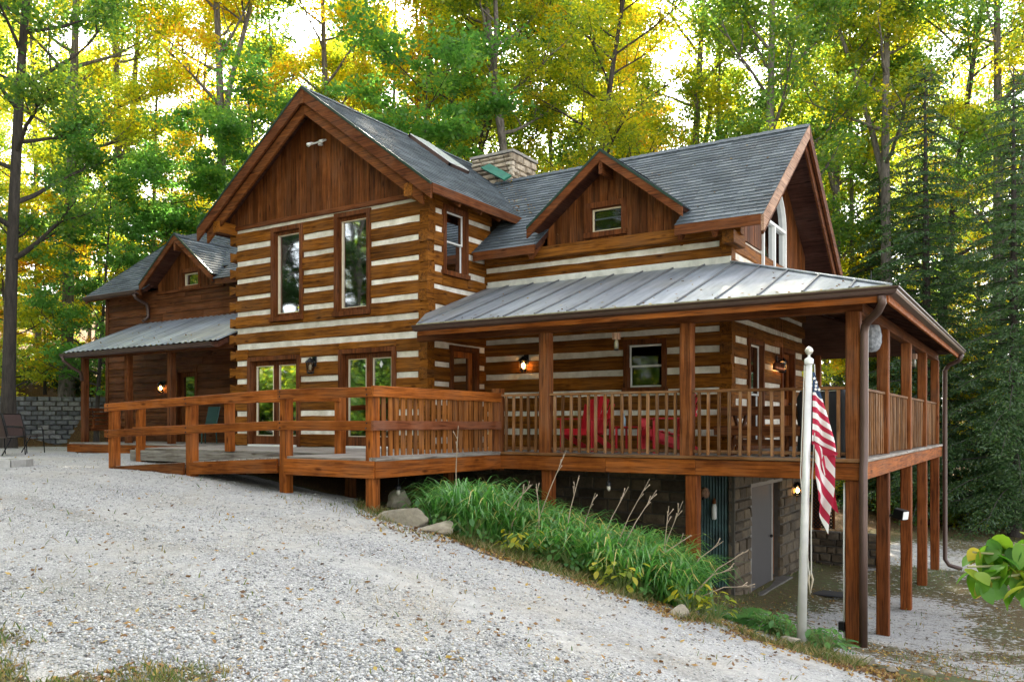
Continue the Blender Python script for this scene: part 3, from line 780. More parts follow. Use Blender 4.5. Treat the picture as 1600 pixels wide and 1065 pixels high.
# wing
wr = 3.21; wL = math.hypot(wr, wr * WSL)
WEZ = WRZ - wr * WSL
R_WR = shingle_roof('wing_roof_slope', (XC + wr, 0, WEZ), (0, 1, 0), (-wr, 0, wr * WSL), [(0.0, 0), (9.0, 0), (9.0, wL), (0.0, wL)], under=SOFFIT('Y'))
shingle_roof('wing_roof_slope', (XC - wr, 0, WEZ), (0, 1, 0), (wr, 0, wr * WSL), [(0.0, 0), (0.0, wL), (9.0, wL), (9.0, 0)], under=SOFFIT('Y'), visible=False)
# main
MRY, MRZ, MEY, MEZ = 5.03, 6.25, 1.9, 3.87
mL = math.hypot(MRY - MEY, MRZ - MEZ); MSL = (MRZ - MEZ) / (MRY - MEY)
for pl_ in ([(1.62, 0), (9.1 - 6.02, 0), (9.1 - 6.02, mL * .19), (1.62, mL * .19)], [(9.1 - 3.22, 0), (9.1 - 1.73, 0), (9.1 - 1.73, mL * .19), (9.1 - 3.22, mL * .19)],
            [(1.62, mL * .19), (9.1 - 1.73, mL * .19), (9.1 - 1.73, mL * .45), (1.62, mL * .45)], [(0, mL * .45), (9.1 - 1.73, mL * .45), (9.1 - 1.73, mL), (0, mL)]):
    shingle_roof('main_roof_slope', (-9.1, MEY, MEZ), (1, 0, 0), (0, MRY - MEY, MRZ - MEZ), pl_)
shingle_roof('main_roof_slope', (-9.1, 2 * MRY - MEY, MEZ), (1, 0, 0), (0, -(MRY - MEY), MRZ - MEZ), [(0, 0), (0, mL), (9.1 - 1.73, mL), (9.1 - 1.73, 0)], visible=False)
def ridge_cap(p0, p1):
    p0 = V(p0); p1 = V(p1); n = int((p1 - p0).length / .22); m = MB(); d = (p1 - p0) / n
    side = d.cross(V((0, 0, 1))).normalized()
    for i in range(n):
        a = p0 + d * i; b_ = a + d * 1.12; lift = V((0, 0, .012))
        q = [a + side * .15 - V((0, 0, .10)), a + lift, a - side * .15 - V((0, 0, .10)), b_ + side * .15 - V((0, 0, .107)), b_ - V((0, 0, .002)), b_ - side * .15 - V((0, 0, .107))]
        m.add(q, [(0, 1, 4, 3), (1, 2, 5, 4), (0, 3, 5, 2), (0, 2, 1), (3, 4, 5)])
    m.build('ridge_cap', M_SHINGLE, CAB)
ridge_cap((XC, -.01, WRZ + .035), (XC, 9.0, WRZ + .035)); ridge_cap((-9.0, MRY, MRZ + .035), (-1.73, MRY, MRZ + .035))

def rake(p_eave, p_ridge, n, h, mat, thick=.045, drop=0.0, name='rake_board', green=True, par=None):
    """board along a rake: n is the outward horizontal normal"""
    p0 = V(p_eave); p1 = V(p_ridge); n = V(n)
    m = MB(); dz = V((0, 0, -drop))
    m.prism([p0 + dz, p1 + dz, p1 + dz - V((0, 0, h)), p0 + dz - V((0, 0, h))], n * thick)
    o = m.build(name, mat, par or CAB)
    if green:
        m = MB(); m.prism([p0 + V((0, 0, .028)), p1 + V((0, 0, .028)), p1 - V((0, 0, .022)), p0 - V((0, 0, .022))], n * (thick + .012)); m.build('drip_edge', M_GREEN, o)
    return o
for sgn in (1, -1):
    ex = XC + sgn * wr
    rake((ex + sgn * .02, .03, WEZ - .01), (XC, .03, WRZ + .005), (0, -1, 0), .27, TRIM('X'), .05)
    rake((ex - sgn * .22, .11, WEZ + .17), (XC, .11, WRZ + .005), (0, -1, 0), .24, BOARD('X'), .05, drop=.27, green=False, name='barge_rafter')
    # plate logs that carry the overhang
    m = MB(); m.bar((XC + sgn * 2.66, .05, 4.72), (XC + sgn * 2.66, .72, 4.72), .2, .24, (0, 0, 1), .014, 2, .004); m.build('plate_log', LOG('Y'), CAB)
m = MB(); m.bar((XC, -.03, WRZ - .20), (XC, .5, WRZ - .20), .13, .24); m.build('ridge_beam', BOARD('Y'), CAB)
# wing right eave: fascia, rafter tails
m = MB(); m.prism([(XC + wr + .0, .02, WEZ + .0), (XC + wr, 3.15, WEZ), (XC + wr, 3.15, WEZ - .17), (XC + wr, .02, WEZ - .17)], (.04, 0, 0)); m.build('fascia', TRIM('Y'), CAB)
for y in (.95, 1.65, 2.3):
    m = MB(); m.bar((XR_ + .01, y, WEZ + .12), (XC + wr - .02, y, WEZ - .16), .05, .14, (0, 0, 1), .004); m.build('rafter_tail', TRIM('X'), CAB)
# main eave fascias either side of the dormer, rafter tails
for x0, x1 in ((-7.44, -6.02), (-3.22, -1.75)):
    m = MB(); m.prism([(x0, MEY, MEZ + .0), (x1, MEY, MEZ + .0), (x1, MEY, MEZ - .17), (x0, MEY, MEZ - .17)], (0, -.04, 0)); m.build('fascia', TRIM('X'), CAB)
for x in (-6.15, -3.15, -2.55):
    m = MB(); m.bar((x, YM - .01, MEZ + .22), (x, MEY + .02, MEZ - .20), .07, .16, (0, 0, 1), .004); m.build('rafter_tail', TRIM('Y'), CAB)
# plate log along the main wall, corner log ends
m = MB(); m.bar((-7.4, YM - .03, 3.80), (-2.2, YM - .03, 3.80), .2, .22, (0, 0, 1), .014, 14, .004); m.build('plate_log', LOG('X'), CAB)
m = MB(); m.bar((XM + .05, YM - .35, 3.62), (XM + .05, YM + .3, 3.62), .2, .22, (0, 0, 1), .014, 2, .004); m.build('plate_log', LOG('Y'), CAB)
# right gable: boards, rakes, soffit
board_wall('main_gable', F_MS, 2.46, 7.6, 3.75, lambda a: MRZ - .12 - MSL * abs(a - MRY), .16, openings=[(4.2, 5.86, 3.7, 5.20)])
for sgn in (1, -1):
    ey = MRY + sgn * (MRY - MEY)
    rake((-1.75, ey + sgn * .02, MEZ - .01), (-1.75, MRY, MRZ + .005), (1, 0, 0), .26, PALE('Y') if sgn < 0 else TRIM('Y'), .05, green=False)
    rake((-1.82, ey - sgn * .25, MEZ + .17), (-1.82, MRY, MRZ + .005), (1, 0, 0), .2, TRIM('Y'), .04, drop=.24, green=False, name='barge_rafter')
# arched gable window
F = F_MS; ac = MRY; 
m = MB(); seg = 16; rO, rI, zsp = .83, .77, 4.40
pts_o = [(ac + rO * math.cos(math.pi * i / seg), zsp + rO * math.sin(math.pi * i / seg)) for i in range(seg + 1)]
pts_i = [(ac + rI * math.cos(math.pi * i / seg), zsp + rI * math.sin(math.pi * i / seg)) for i in range(seg + 1)]
for i in range(seg):
    m.prism([F.p(*pts_o[i], .05), F.p(*pts_o[i + 1], .05), F.p(*pts_i[i + 1], .05), F.p(*pts_i[i], .05)], -F.n * .14)
for s_ in (-1, 1): fbox(m, F, ac + s_ * rO - (.06 if s_ > 0 else 0), ac + s_ * rO + (.06 if s_ < 0 else 0), 3.3, zsp, -.09, .05, .003, along='z')
fbox(m, F, ac - rI, ac + rI, zsp - .03, zsp + .03, -.08, .045, .003); fbox(m, F, ac - .03, ac + .03, 3.3, zsp - .03, -.08, .044, .003, along='z'); fbox(m, F, ac - rI, ac + rI, 3.24, 3.3, -.08, .06, .003)
AW = m.build('window', M_WHITE, CAB); AW['label'] = 'white arched window in the right gable'
m = MB(); m.prism([F.p(ac - rI, 3.3, -.02)] + [F.p(ac + rI, 3.3, -.02)] + [F.p(a, z, -.02) for a, z in pts_i], -F.n * .006); m.build('pane', M_GLASS, AW)

# dormers (front gable dormer on the main roof; its twin on the left wing)
def dormer(xp, zp, half, slope, yw, yo, zb, win, back, lab):
    Fd = Frame((0, yw, 0), (1, 0, 0), (0, -1, 0))
    ze = zp - half * slope
    L_ = math.hypot(half, half * slope)
    board_wall('dormer_wall', Fd, xp - half + .16, xp + half - .16, zb, lambda a: zp - .10 - slope * abs(a - xp), .165, openings=[(win[0] - .1, win[1] + .1, win[2] - .1, win[3] + .1)], d=.012)
    m = MB(); fbox(m, Fd, xp - half + .1, xp + half - .1, zb - .07, zb, -.06, .04); m.build('band_board', TRIM('X'), CAB)
    a0, a1, z0, z1 = win
    W = window(Fd, a0, a1, z0, z1, 'X', 'fixed', label=lab, w_=.1)
    for sg in (1, -1):
        if sg > 0: shingle_roof('dormer_roof_slope', (xp + half, yo, ze), (0, 1, 0), (-half, 0, half * slope), [(0, 0), (back - yo, 0), (back - yo, L_), (0, L_)], thick=.07, under=SOFFIT('Y'))
        else: shingle_roof('dormer_roof_slope', (xp - half, yo, ze), (0, 1, 0), (half, 0, half * slope), [(0, 0), (0, L_), (back - yo, L_), (back - yo, 0)], thick=.07, under=SOFFIT('Y'), visible=False)
        rake((xp + sg * (half + .02), yo + .03, ze - .01), (xp, yo + .03, zp + .005), (0, -1, 0), .19, TRIM('X'), .045)
    m = MB(); m.bar((xp, yo + .0, zp - .30), (xp, yw, zp - .30), .07, .24); m.build('ridge_beam', TRIM('Y'), CAB)
    ridge_cap((xp, yo - .01, zp + .03), (xp, back, zp + .03))
    # cheeks
    m = MB()
    for sg in (1, -1): 
        xa = xp + sg * (half - .16)
        m.prism([(xa, yw + .02, zb - .3), (xa, yw + .02, ze), (xa, back - .2, ze + .3), (xa, back - .2, zb + .3)], (-sg * .05, 0, 0))
    m.build('dormer_cheek', BOARD('Y'), CAB)
dormer(-4.66, 5.42, 1.54, .78, YM, 1.92, 3.93, (-5.10, -4.46, 4.07, 4.53), 4.3, 'small dormer window with a cream frame')

# skylight
O = V((XC + wr, 0, WEZ)); S = V((-wr, 0, wr * WSL)).normalized(); N = V((wr * WSL, 0, wr)).normalized()
def RP(y, s, h=0): return O + V((0, y, 0)) + S * s + N * h
m = MB(); s0, s1, y0, y1 = wL * .58, wL * .95, 3.05, 3.75
for a, b_, c, d in ((y0, y0 + .06, s0, s1), (y1 - .06, y1, s0, s1), (y0, y1, s0, s0 + .06), (y0, y1, s1 - .06, s1)):
    m.prism([RP(a, c, .0), RP(b_, c, .0), RP(b_, d, .0), RP(a, d, .0)], N * .09)
SKY = m.build('skylight', M_GUTTER, CAB)
m = MB(); m.prism([RP(y0 + .02, s0 + .02, .085), RP(y1 - .02, s0 + .02, .085), RP(y1 - .02, s1 - .02, .085), RP(y0 + .02, s1 - .02, .085)], N * .02)
m.build('pane', plain('skylight_glass', (0.72, 0.74, 0.73), 0.12, spec=0.8), SKY)  # pane painted white to stand for the sky reflected in it

# chimney
CH = None
m = MB(); cx0, cx1, cy0, cy1 = -9.70, -8.50, 5.0, 6.1
m.box(cx0 + .05, cx1 - .05, cy0 + .05, cy1 - .05, 4.6, 6.93); CH = m.build('chimney', M_MORTAR, CAB)
def stone_face(F, a0, a1, z0, z1, par, name, mat, wmin, wmax, hmin, hmax, depth=.05, openings=(), rough=.012):
    z = z0
    while z < z1 - .03:
        h = min(rnd.uniform(hmin, hmax), z1 - z)
        if z1 - z - h < hmin * .5: h = z1 - z
        a = a0 - rnd.uniform(0, wmin * .6)
        while a < a1:
            w_ = rnd.uniform(wmin, wmax); g = .010
            r_ = [(max(a + g, a0), min(a + w_ - g, a1), z + g, z + h - g)]
            for o in openings: r_ = [q for x in r_ for q in sub_rect(x, o)]
            for (b0, b1, c0, c1) in r_:
                if b1 - b0 < .05 or c1 - c0 < .04: continue
                m = MB(); dd = depth + rnd.uniform(-rough, rough)
                J = lambda: rnd.uniform(-rough, rough)
                i = .018
                out = [F.p(b0 + J() * .6, c0 + J() * .5, 0), F.p(b1 + J() * .6, c0 + J() * .5, 0), F.p(b1 + J() * .6, c1 + J() * .5, 0), F.p(b0 + J() * .6, c1 + J() * .5, 0)]
                inn = [F.p(b0 + i + J(), c0 + i + J() * .6, dd + J()), F.p(b1 - i + J(), c0 + i + J() * .6, dd + J()), F.p(b1 - i + J(), c1 - i + J() * .6, dd + J()), F.p(b0 + i + J(), c1 - i + J() * .6, dd + J())]
                cc = (inn[0] + inn[1] + inn[2] + inn[3]) / 4 + F.n * rnd.uniform(0, rough)
                bk = [p - F.n * .04 for p in out]
                m.add(bk + out + inn + [cc], [(0, 1, 5, 4), (1, 2, 6, 5), (2, 3, 7, 6), (3, 0, 4, 7), (4, 5, 9, 8), (5, 6, 10, 9), (6, 7, 11, 10), (7, 4, 8, 11), (8, 9, 12), (9, 10, 12), (10, 11, 12), (11, 8, 12), (3, 2, 1, 0)])
                m.build(name, mat, par)
            a += w_
        z += h
stone_face(Frame((0, cy0 + .05, 0), (1, 0, 0), (0, -1, 0)), cx0, cx1, 6.0, 6.93, CH, 'chimney_stone', M_CHIM, .18, .42, .10, .19)
stone_face(Frame((cx1 - .05, 0, 0), (0, 1, 0), (1, 0, 0)), cy0, cy1, 5.9, 6.93, CH, 'chimney_stone', M_CHIM, .18, .42, .10, .19)
m = MB(); m.box(cx0 - .03, cx1 + .03, cy0 - .03, cy1 + .03, 6.93, 6.99); m.build('crown', M_CONC, CH)
m = MB()
for (a, b_) in ((cx0 + .15, cx0 + .5), (cx1 - .5, cx1 - .12)):
    m.box(a + .04, b_ - .04, cy0 + .3, cy1 - .3, 6.99, 7.03); m.box(a, b_, cy0 + .22, cy1 - .22, 7.03, 7.055)
m.build('flue_cap', M_BLACK, CH)
m = MB(); m.prism([att(752, 264, 20.0), att(766, 258, 19.95), att(800, 276, 19.55), att(788, 283, 19.55)], (0, -.03, .03)); m.build('flashing', plain('green_flashing', (0.02, 0.16, 0.10), .45, .2, noise=.3), CH)

# ---------------------------------------------------------------- left wing (clapboard), its dormer and roof
LX0, LX1, LY = -20.8, -12.9, 2.4
F_LW = Frame((0, LY, 0), (1, 0, 0), (0, -1, 0))
def clapboards(name, F, a0, a1, z0, z1, h, openings=()):
    m = MB(); rs_ = [(a0, a1, z0, z1)]
    for o in openings: rs_ = [q for r_ in rs_ for q in sub_rect(r_, o)]
    for (b0, b1, c0, c1) in rs_: fbox(m, F, b0, b1, c0, c1, -.16, -.02)
    W = m.build(name, M_DARK, CAB)
    z = z0
    while z < z1 - .02:
        t_ = min(z + h, z1); rs_ = [(a0, a1, z, t_)]
        for o in openings: rs_ = [q for r_ in rs_ for q in sub_rect(r_, o)]
        for (b0, b1, c0, c1) in rs_:
            cuts = [b0]
            while b1 - cuts[-1] > 3.2: cuts.append(cuts[-1] + rnd.uniform(1.6, 2.9))
            cuts.append(b1)
            for i in range(len(cuts) - 1):
                m = MB(); e0, e1 = cuts[i] + .003, cuts[i + 1] - .003
                m.prism([F.p(e0, c0 - .012, .022), F.p(e0, c1 - .004, .0), F.p(e0, c1 - .004, -.02), F.p(e0, c0 - .012, -.02)], F.u * (e1 - e0))
                m.build('clapboard', SIDING('X' if abs(F.u.x) > .5 else 'Y'), W)
        z = t_
op_l = [(-17.6, -16.7, -.1, 1.95), (-14.9, -14.0, .75, 1.85)]
clapboards('left_wing_wall', F_LW, LX0, LX1, -.2, 4.15, .205, op_l)
m = MB(); fbox(m, F_LW, LX0 - .03, LX0 + .1, -.2, 4.15, -.1, .035, along='z'); m.build('corner_board', SIDING('Z'), CAB)
m = MB(); m.box(LX0, LX0 + .15, LY + .1, 7.6, -.25, 4.2); m.box(LX0, LX1, 7.5, 7.6, -.25, 4.2); m.build('rear_wall', SIDING('Y'), CAB)
m = MB(); m.prism([(LX0 + .05, 2.3, 4.0), (LX0 + .05, 7.6, 4.0), (LX0 + .05, 4.95, 6.0)], (.1, 0, 0)); m.build('end_gable', SIDING('Z'), CAB)
plank_door(F_LW, -17.51, -16.79, -.1, 1.86, 'glazed door in the dark of the left porch', mat=SIDING('Z'))
window(F_LW, -14.81, -14.09, .84, 1.76, 'X', 'fixed')
LEY, LEZ = 1.95, 4.12; lrun = 3.0; lL = math.hypot(lrun, lrun * .76)
for pl_ in ([(0, 0), (2.72, 0), (2.72, lL * .2), (0, lL * .2)], [(5.5, 0), (8.2, 0), (8.2, lL * .2), (5.5, lL * .2)], [(0, lL * .2), (8.2, lL * .2), (8.2, lL), (0, lL)]):
    shingle_roof('left_wing_roof_slope', (-21.1, LEY, LEZ), (1, 0, 0), (0, lrun, lrun * .76), pl_)
shingle_roof('left_wing_roof_slope', (-21.1, LEY + 2 * lrun, LEZ), (1, 0, 0), (0, -lrun, lrun * .76), [(0, 0), (0, lL), (8.2, lL), (8.2, 0)], visible=False)
rake((-21.1, LEY, LEZ - .01), (-21.1, LEY + lrun, LEZ + lrun * .76), (-1, 0, 0), .2, TRIM('Y'))
dormer(-17.0, 5.42, 1.50, .78, LY - .02, 1.92, 4.08, (-17.28, -16.62, 4.14, 4.50), 4.4, 'small dormer window on the left wing')
K_GUT = [(0, 0), (.03, 0), (.085, .02), (.10, .05), (.10, .062), (.125, .085), (.125, .10), (.115, .10), (.105, .075), (.09, .06), (.02, .012), (0, .012)]
def gutter(path, parent=CAB):
    m = MB(); m.sweep(path, K_GUT); return m.build('gutter', M_GUTTER, parent)
gutter([((-21.1, LEY, LEZ - .12), (0, -1)), ((-18.55, LEY, LEZ - .12), (0, -1))])
m = MB(); m.box(-21.1, -18.52, LEY, LEY + .04, LEZ - .15, LEZ - .01); m.box(-15.42, -13.0, LEY, LEY + .04, LEZ - .15, LEZ - .01); m.build('fascia', SIDING('X'), CAB)
m = MB(); m.tube([(-18.7, 1.88, 4.0), (-18.72, 1.95, 3.9), (-18.75, 2.3, 3.78), (-18.75, 2.34, 3.6), (-18.75, 2.34, 3.42), (-18.78, 2.2, 3.3)], .045, 8); m.build('downspout', M_GUTTER, CAB, True)

# left porch: corrugated roof, posts, floor
LPX0, LPX1, LPY0, LPZ0, LPZ1 = -19.2, -13.08, .2, 2.30, 3.27
lps = (LPZ1 - LPZ0) / (LY - LPY0)
x = LPX0; M_LROOF = metal_roof_mat('ribbed_left_roof', 'Y')
while x < LPX1 - .02:
    x2 = min(x + .86, LPX1); n = max(2, int((x2 - x) / .0535)); n -= n % 4; n = max(n, 4)
    prof = [(x + (x2 - x) * i / n, .022 if i % 4 in (1, 2) else 0) for i in range(n + 1)]
    vs_ = []; dz = .004 * rnd.random()
    for (a, h) in prof:
        for yy in (LPY0, LY - .02): vs_.append((a, yy, LPZ0 + lps * (yy - LPY0) + h + dz))
    k = len(vs_); vs2 = vs_ + [(a, b_, c - .004) for a, b_, c in vs_]
    fs_ = []
    for i in range(n):
        fs_.append((2 * i, 2 * i + 2, 2 * i + 3, 2 * i + 1)); fs_.append((k + 2 * i, k + 2 * i + 1, k + 2 * i + 3, k + 2 * i + 2)); fs_.append((2 * i, k + 2 * i, k + 2 * i + 2, 2 * i + 2))
    MB().add(vs2, fs_).build('roof_sheet', M_LROOF, CAB); x = x2 + .0
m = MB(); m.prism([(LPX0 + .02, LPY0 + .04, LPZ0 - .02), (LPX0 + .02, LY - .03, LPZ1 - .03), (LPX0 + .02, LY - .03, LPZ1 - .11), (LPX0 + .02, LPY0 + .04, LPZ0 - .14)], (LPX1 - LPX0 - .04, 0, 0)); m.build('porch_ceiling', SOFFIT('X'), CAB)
gutter([((LPX0, LPY0 + .03, LPZ0 - .13), (0, -1)), ((-13.2, LPY0 + .03, LPZ0 - .13), (0, -1))])
m = MB(); m.tube([(-19.05, .12, 2.2), (-19.05, .14, 2.1), (-19.0, .35, 1.93), (-18.98, .55, 1.82), (-18.98, .6, 1.6)], .04, 8); m.build('downspout', M_GUTTER, CAB, True)
m = MB(); m.bar((LPX0 + .08, .7, 2.27), (LPX1, .7, 2.27), .12, .2); m.build('porch_beam', TRIM('X'), CAB)
for x in (-19.02, -17.1, -15.39):
    m = MB(); m.bar((x, .7, 0), (x, .7, 2.18), .15, .15, (1, 0, 0), .012, 4, .003); m.build('porch_post', TRIM('Z'), CAB)
y = .35
while y < LY - .05:
    m = MB(); m.bar((LPX0 + .05, y + .07, -.02), (LPX1, y + .07, -.02), .137, .036); m.build('deck_plank', GREYWOOD('X'), CAB); y += .142
m = MB(); m.bar((LPX0 + .03, .33, -.14), (LPX1, .33, -.14), .04, .2); m.bar((LPX0 + .03, .35, -.14), (LPX0 + .03, LY, -.14), .04, .2); m.build('deck_fascia', RAIL('X'), CAB)
m = MB()
for x in (-19.0, -16.8, -14.6): m.box(x - .1, x + .1, .5, .7, -.6, -.05)
m.build('pier', M_CONC, CAB)

# ---------------------------------------------------------------- wraparound porch roof
PE, PT, PEZ, PTZ = .5, 2.4, 2.17, 3.235        # eave offset, wall offset, heights
psl = (PTZ - PEZ) / (PT + PE)
YB = 9.95                                       # rear edge of the porch (eave)
poly = [(-6.97, -PE), (PE, -PE), (-PT, PT - .02), (-7.44, PT - .02), (-7.44, .36)]
def pz(y): return PEZ + psl * (y + PE)
def strip(poly, x0, x1):
    return clip(clip(poly, 1, 0, x1), -1, 0, -x0)
xs = -7.5; M_SEAM = plain('dirt_shadow_seam_metal', (.16, .165, .17), .55, .3, noise=.4, nscale=4)  # seam grey has dirt and the rib's shadow put into its colour
while xs < PE:
    pl = strip(poly, xs + .002, xs + .578)
    if len(pl) > 2:
        m = MB(); m.prism([(a, b_, pz(b_)) for a, b_ in pl], (0, 0, .008)); m.build('roof_panel', M_METAL, CAB)
        ps = strip(poly, xs + .565, xs + .592)
        if len(ps) > 2: m = MB(); m.prism([(a, b_, pz(b_) + .002) for a, b_ in ps], (0, 0, .034)); m.build('standing_seam', M_SEAM, CAB)
    xs += .58
# right slope and rear slope
rp = [(PE, -PE), (PE, YB + PE - .5), (-PT, YB - PT), (-PT, PT)]
def pzx(x): return PEZ + psl * (PE - x)
ys = -PE
while ys < YB:
    pl = clip(clip(rp, 0, 1, ys + .578), 0, -1, -ys)
    if len(pl) > 2: m = MB(); m.prism([(a, b_, pzx(a)) for a, b_ in pl], (0, 0, .008)); m.build('roof_panel', M_METAL, CAB)
    ys += .58
m = MB(); m.prism([(PE, YB, PEZ), (-8.5, YB, PEZ), (-8.5, YB - PT - PE + .5, PEZ + psl * (PT + PE - .5)), (-PT, YB - PT - PE + .5, PEZ + psl * (PT + PE - .5))], (0, 0, .01)); m.build('roof_panel', M_METAL, CAB)
m = MB(); m.bar((PE, -PE, PEZ + .02), (-PT, PT, PTZ + .02), .09, .03); m.build('hip_cap', M_METAL, CAB)
m = MB(); m.bar((-7.42, PT - .035, PTZ + .05), (-PT, PT - .035, PTZ + .05), .03, .12); m.build('flashing', plain('cream_flashing', (.55, .54, .48), .6, noise=.3), CAB)
# ceilings (dark boards under the metal)
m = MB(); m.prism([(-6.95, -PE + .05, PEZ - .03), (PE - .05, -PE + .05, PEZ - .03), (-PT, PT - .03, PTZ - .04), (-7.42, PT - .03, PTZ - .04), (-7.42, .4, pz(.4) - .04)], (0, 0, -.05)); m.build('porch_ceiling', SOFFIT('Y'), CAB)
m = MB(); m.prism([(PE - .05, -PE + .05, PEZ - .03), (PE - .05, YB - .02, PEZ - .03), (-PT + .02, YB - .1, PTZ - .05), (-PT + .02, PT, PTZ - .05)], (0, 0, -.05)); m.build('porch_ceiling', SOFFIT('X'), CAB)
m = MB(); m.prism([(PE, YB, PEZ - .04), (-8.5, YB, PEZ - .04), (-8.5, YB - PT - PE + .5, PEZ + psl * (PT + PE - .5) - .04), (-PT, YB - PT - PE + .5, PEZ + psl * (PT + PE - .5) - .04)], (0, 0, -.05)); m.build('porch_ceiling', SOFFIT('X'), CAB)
gutter([((-6.97, -PE, PEZ - .12), (0, -1)), ((PE, -PE, PEZ - .12), (1, -1)), ((PE, YB, PEZ - .12), (1, 0))])
m = MB(); m.prism([(-6.95, -PE - .006, PEZ - .016), (PE + .006, -PE - .006, PEZ - .016), (PE + .006, -PE - .006, PEZ + .012), (-6.95, -PE - .006, PEZ + .012)], (0, -.016, 0)); m.build('drip_edge', plain('lichen_drip', (.42, .39, .25), .8, col2=(.16, .15, .08), nscale=14), CAB)
m = MB(); m.bar((-6.95, -PE + .035, PEZ - .11), (PE - .03, -PE + .035, PEZ - .11), .04, .16); m.bar((PE - .035, -PE + .06, PEZ - .11), (PE - .035, YB, PEZ - .11), .04, .16); m.build('fascia', RAIL('X'), CAB)
m = MB(); m.bar((-7.3, 0, 2.02), (.12, 0, 2.02), .13, .17); m.build('porch_beam', TRIM('X'), CAB)
m = MB(); m.bar((0, .1, 2.02), (0, 9.9, 2.02), .13, .17); m.build('porch_beam', TRIM('Y'), CAB)
for y in np.arange(.9, 9.0, .8):
    m = MB(); m.bar((PE - .07, y, PEZ - .10), (-min(PT, max(0, y - .1)) + .02, y, PEZ + psl * (PE + min(PT, max(0, y - .1)) - .02) - .16), .045, .11); m.build('rafter', SOFFIT('X'), CAB)

# posts
FP = [0.0, -2.29, -4.68]; SP = [2.41, 5.02, 7.42, 9.8]
def post(x, y, z0, z1, w_=.17, mat=None, par=CAB, name='porch_post', n=6):
    m = MB(); m.bar((x, y, z0), (x, y, z1), w_, w_, (1, 0, 0), .014, n, .004); return m.build(name, mat or TRIM('Z'), par)
PST = wood('post', 'Z', (0.075, 0.023, 0.007), (0.28, 0.090, 0.023), grey=(.2, .12, .075), greyamt=.3, vary=.15, bump=.35)
PST_L = wood('tall_post', 'Z', (0.080, 0.020, 0.005), (0.24, 0.068, 0.015), grey=(.14, .08, .05), greyamt=.15, vary=.25, bump=.3)
for x in FP: post(x, 0, 0.0, 1.935, .18, PST)
for y in SP: post(0, y, 0.0, 1.935, .17, PST)
for x in (-2.6, -5.2): post(x, 9.8, 0.0, 2.2, .16, PST)
post(-5.61, 0, -.3, 1.06, .16, PST, name='newel_post', n=2)
# tall posts that carry the deck
for x, y in ((0, 0), (-2.2, 0), (-4.66, .05), (0, 2.41), (0, 5.02), (0, 7.42), (0, 9.8)):
    post(x, y, gz(x, y) - .25, -.275, .18, PST_L, name='deck_post', n=8)
post(-2.6, 9.8, -3.2, -.275, .16, PST_L, name='deck_post', n=3)

# deck: planks, fascia, nosing
def planks_x(x0, x1, y0, y1, par, mat=None, step=.142, z=-.018, joints=()):
    y = y0
    while y < y1 - .05:
        m = MB(); m.bar((x0, y + step / 2, z), (x1, y + step / 2, z), step - .006, .034, (0, 0, 1), .004); m.build('deck_plank', (mat or GREYWOOD)('X'), par); y += step
planks_x(-7.45, .08, -.08, 2.38, CAB)
planks_x(-2.36, .08, 2.40, 9.95, CAB)
planks_x(-7.4, -2.38, 7.7, 9.95, CAB)
cuts = [-5.52, -3.55, -2.12, .13]
for i in range(3):
    m = MB(); m.bar((cuts[i] + .002, -.115, -.155), (cuts[i + 1] - .002, -.115, -.155), .04, .225, (0, 0, 1), .006, 4, .002); m.build('deck_fascia', RAIL('X'), CAB)
for y0, y1 in ((-.13, 4.6), (4.6, 10.0)):
    m = MB(); m.bar((.115, y0 + .002, -.155), (.115, y1 - .002, -.155), .04, .225, (0, 0, 1), .006, 4, .002); m.build('deck_fascia', RAIL('Y'), CAB)
m = MB(); m.bar((-5.52, -.10, -.012), (.16, -.10, -.012), .12, .045, (0, 0, 1), .008, 10, .003); m.build('deck_nosing', BALU('X'), CAB)
m = MB(); m.bar((.10, -.04, -.012), (.10, 10.0, -.012), .12, .045, (0, 0, 1), .008, 10, .003); m.build('deck_nosing', GREYWOOD('Y'), CAB)
m = MB()
for x in np.arange(-5.4, 0, .6): m.bar((x, -.08, -.15), (x, 2.38, -.15), .04, .2)
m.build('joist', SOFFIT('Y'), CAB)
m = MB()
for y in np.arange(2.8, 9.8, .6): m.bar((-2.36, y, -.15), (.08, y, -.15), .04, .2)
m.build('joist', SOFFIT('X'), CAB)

# railings
BAL = MB().bar((0, 0, -.455), (0, 0, .455), .042, .042, (1, 0, 0), .004, 1).mesh('baluster', BALU('Z'))
def railing(p0, p1, ax, n, label=None):
    p0 = V(p0); p1 = V(p1)
    m = MB(); m.bar(p0 + V((0, 0, .945)), p1 + V((0, 0, .945)), .085, .04, (0, 0, 1), .006, 6, .003); RL = m.build('porch_railing', BALU(ax), CAB)
    d = (p1 - p0)
    off = V((0, .035, 0)) if ax == 'X' else V((-.035, 0, 0))
    m = MB(); m.bar(p0 + off + V((0, 0, .07)), p1 + off + V((0, 0, .07)), .04, .045, (0, 0, 1), .004, 2, .002); m.build('bottom_rail', BALU(ax), RL)
    for i in range(n):
        t_ = (i + .6 + rnd.uniform(-.08, .08)) / (n + .2); o = link_mesh('baluster', BAL, RL)
        q = p0 + d * t_ - off * .15; o.location = (q.x, q.y, .475); o.rotation_euler = (rnd.uniform(-.012, .012), rnd.uniform(-.012, .012), rnd.uniform(-.1, .1))
railing((-5.52, 0, 0), (-4.77, 0, 0), 'X', 5)
railing((-4.59, 0, 0), (-2.38, 0, 0), 'X', 15)
railing((-2.20, 0, 0), (-.09, 0, 0), 'X', 14)
ys_ = [.09] + SP
for i in range(4): railing((0, ys_[i] + (.09 if i else 0), 0), (0, ys_[i + 1] - .09, 0), 'Y', 15 if i else 14)

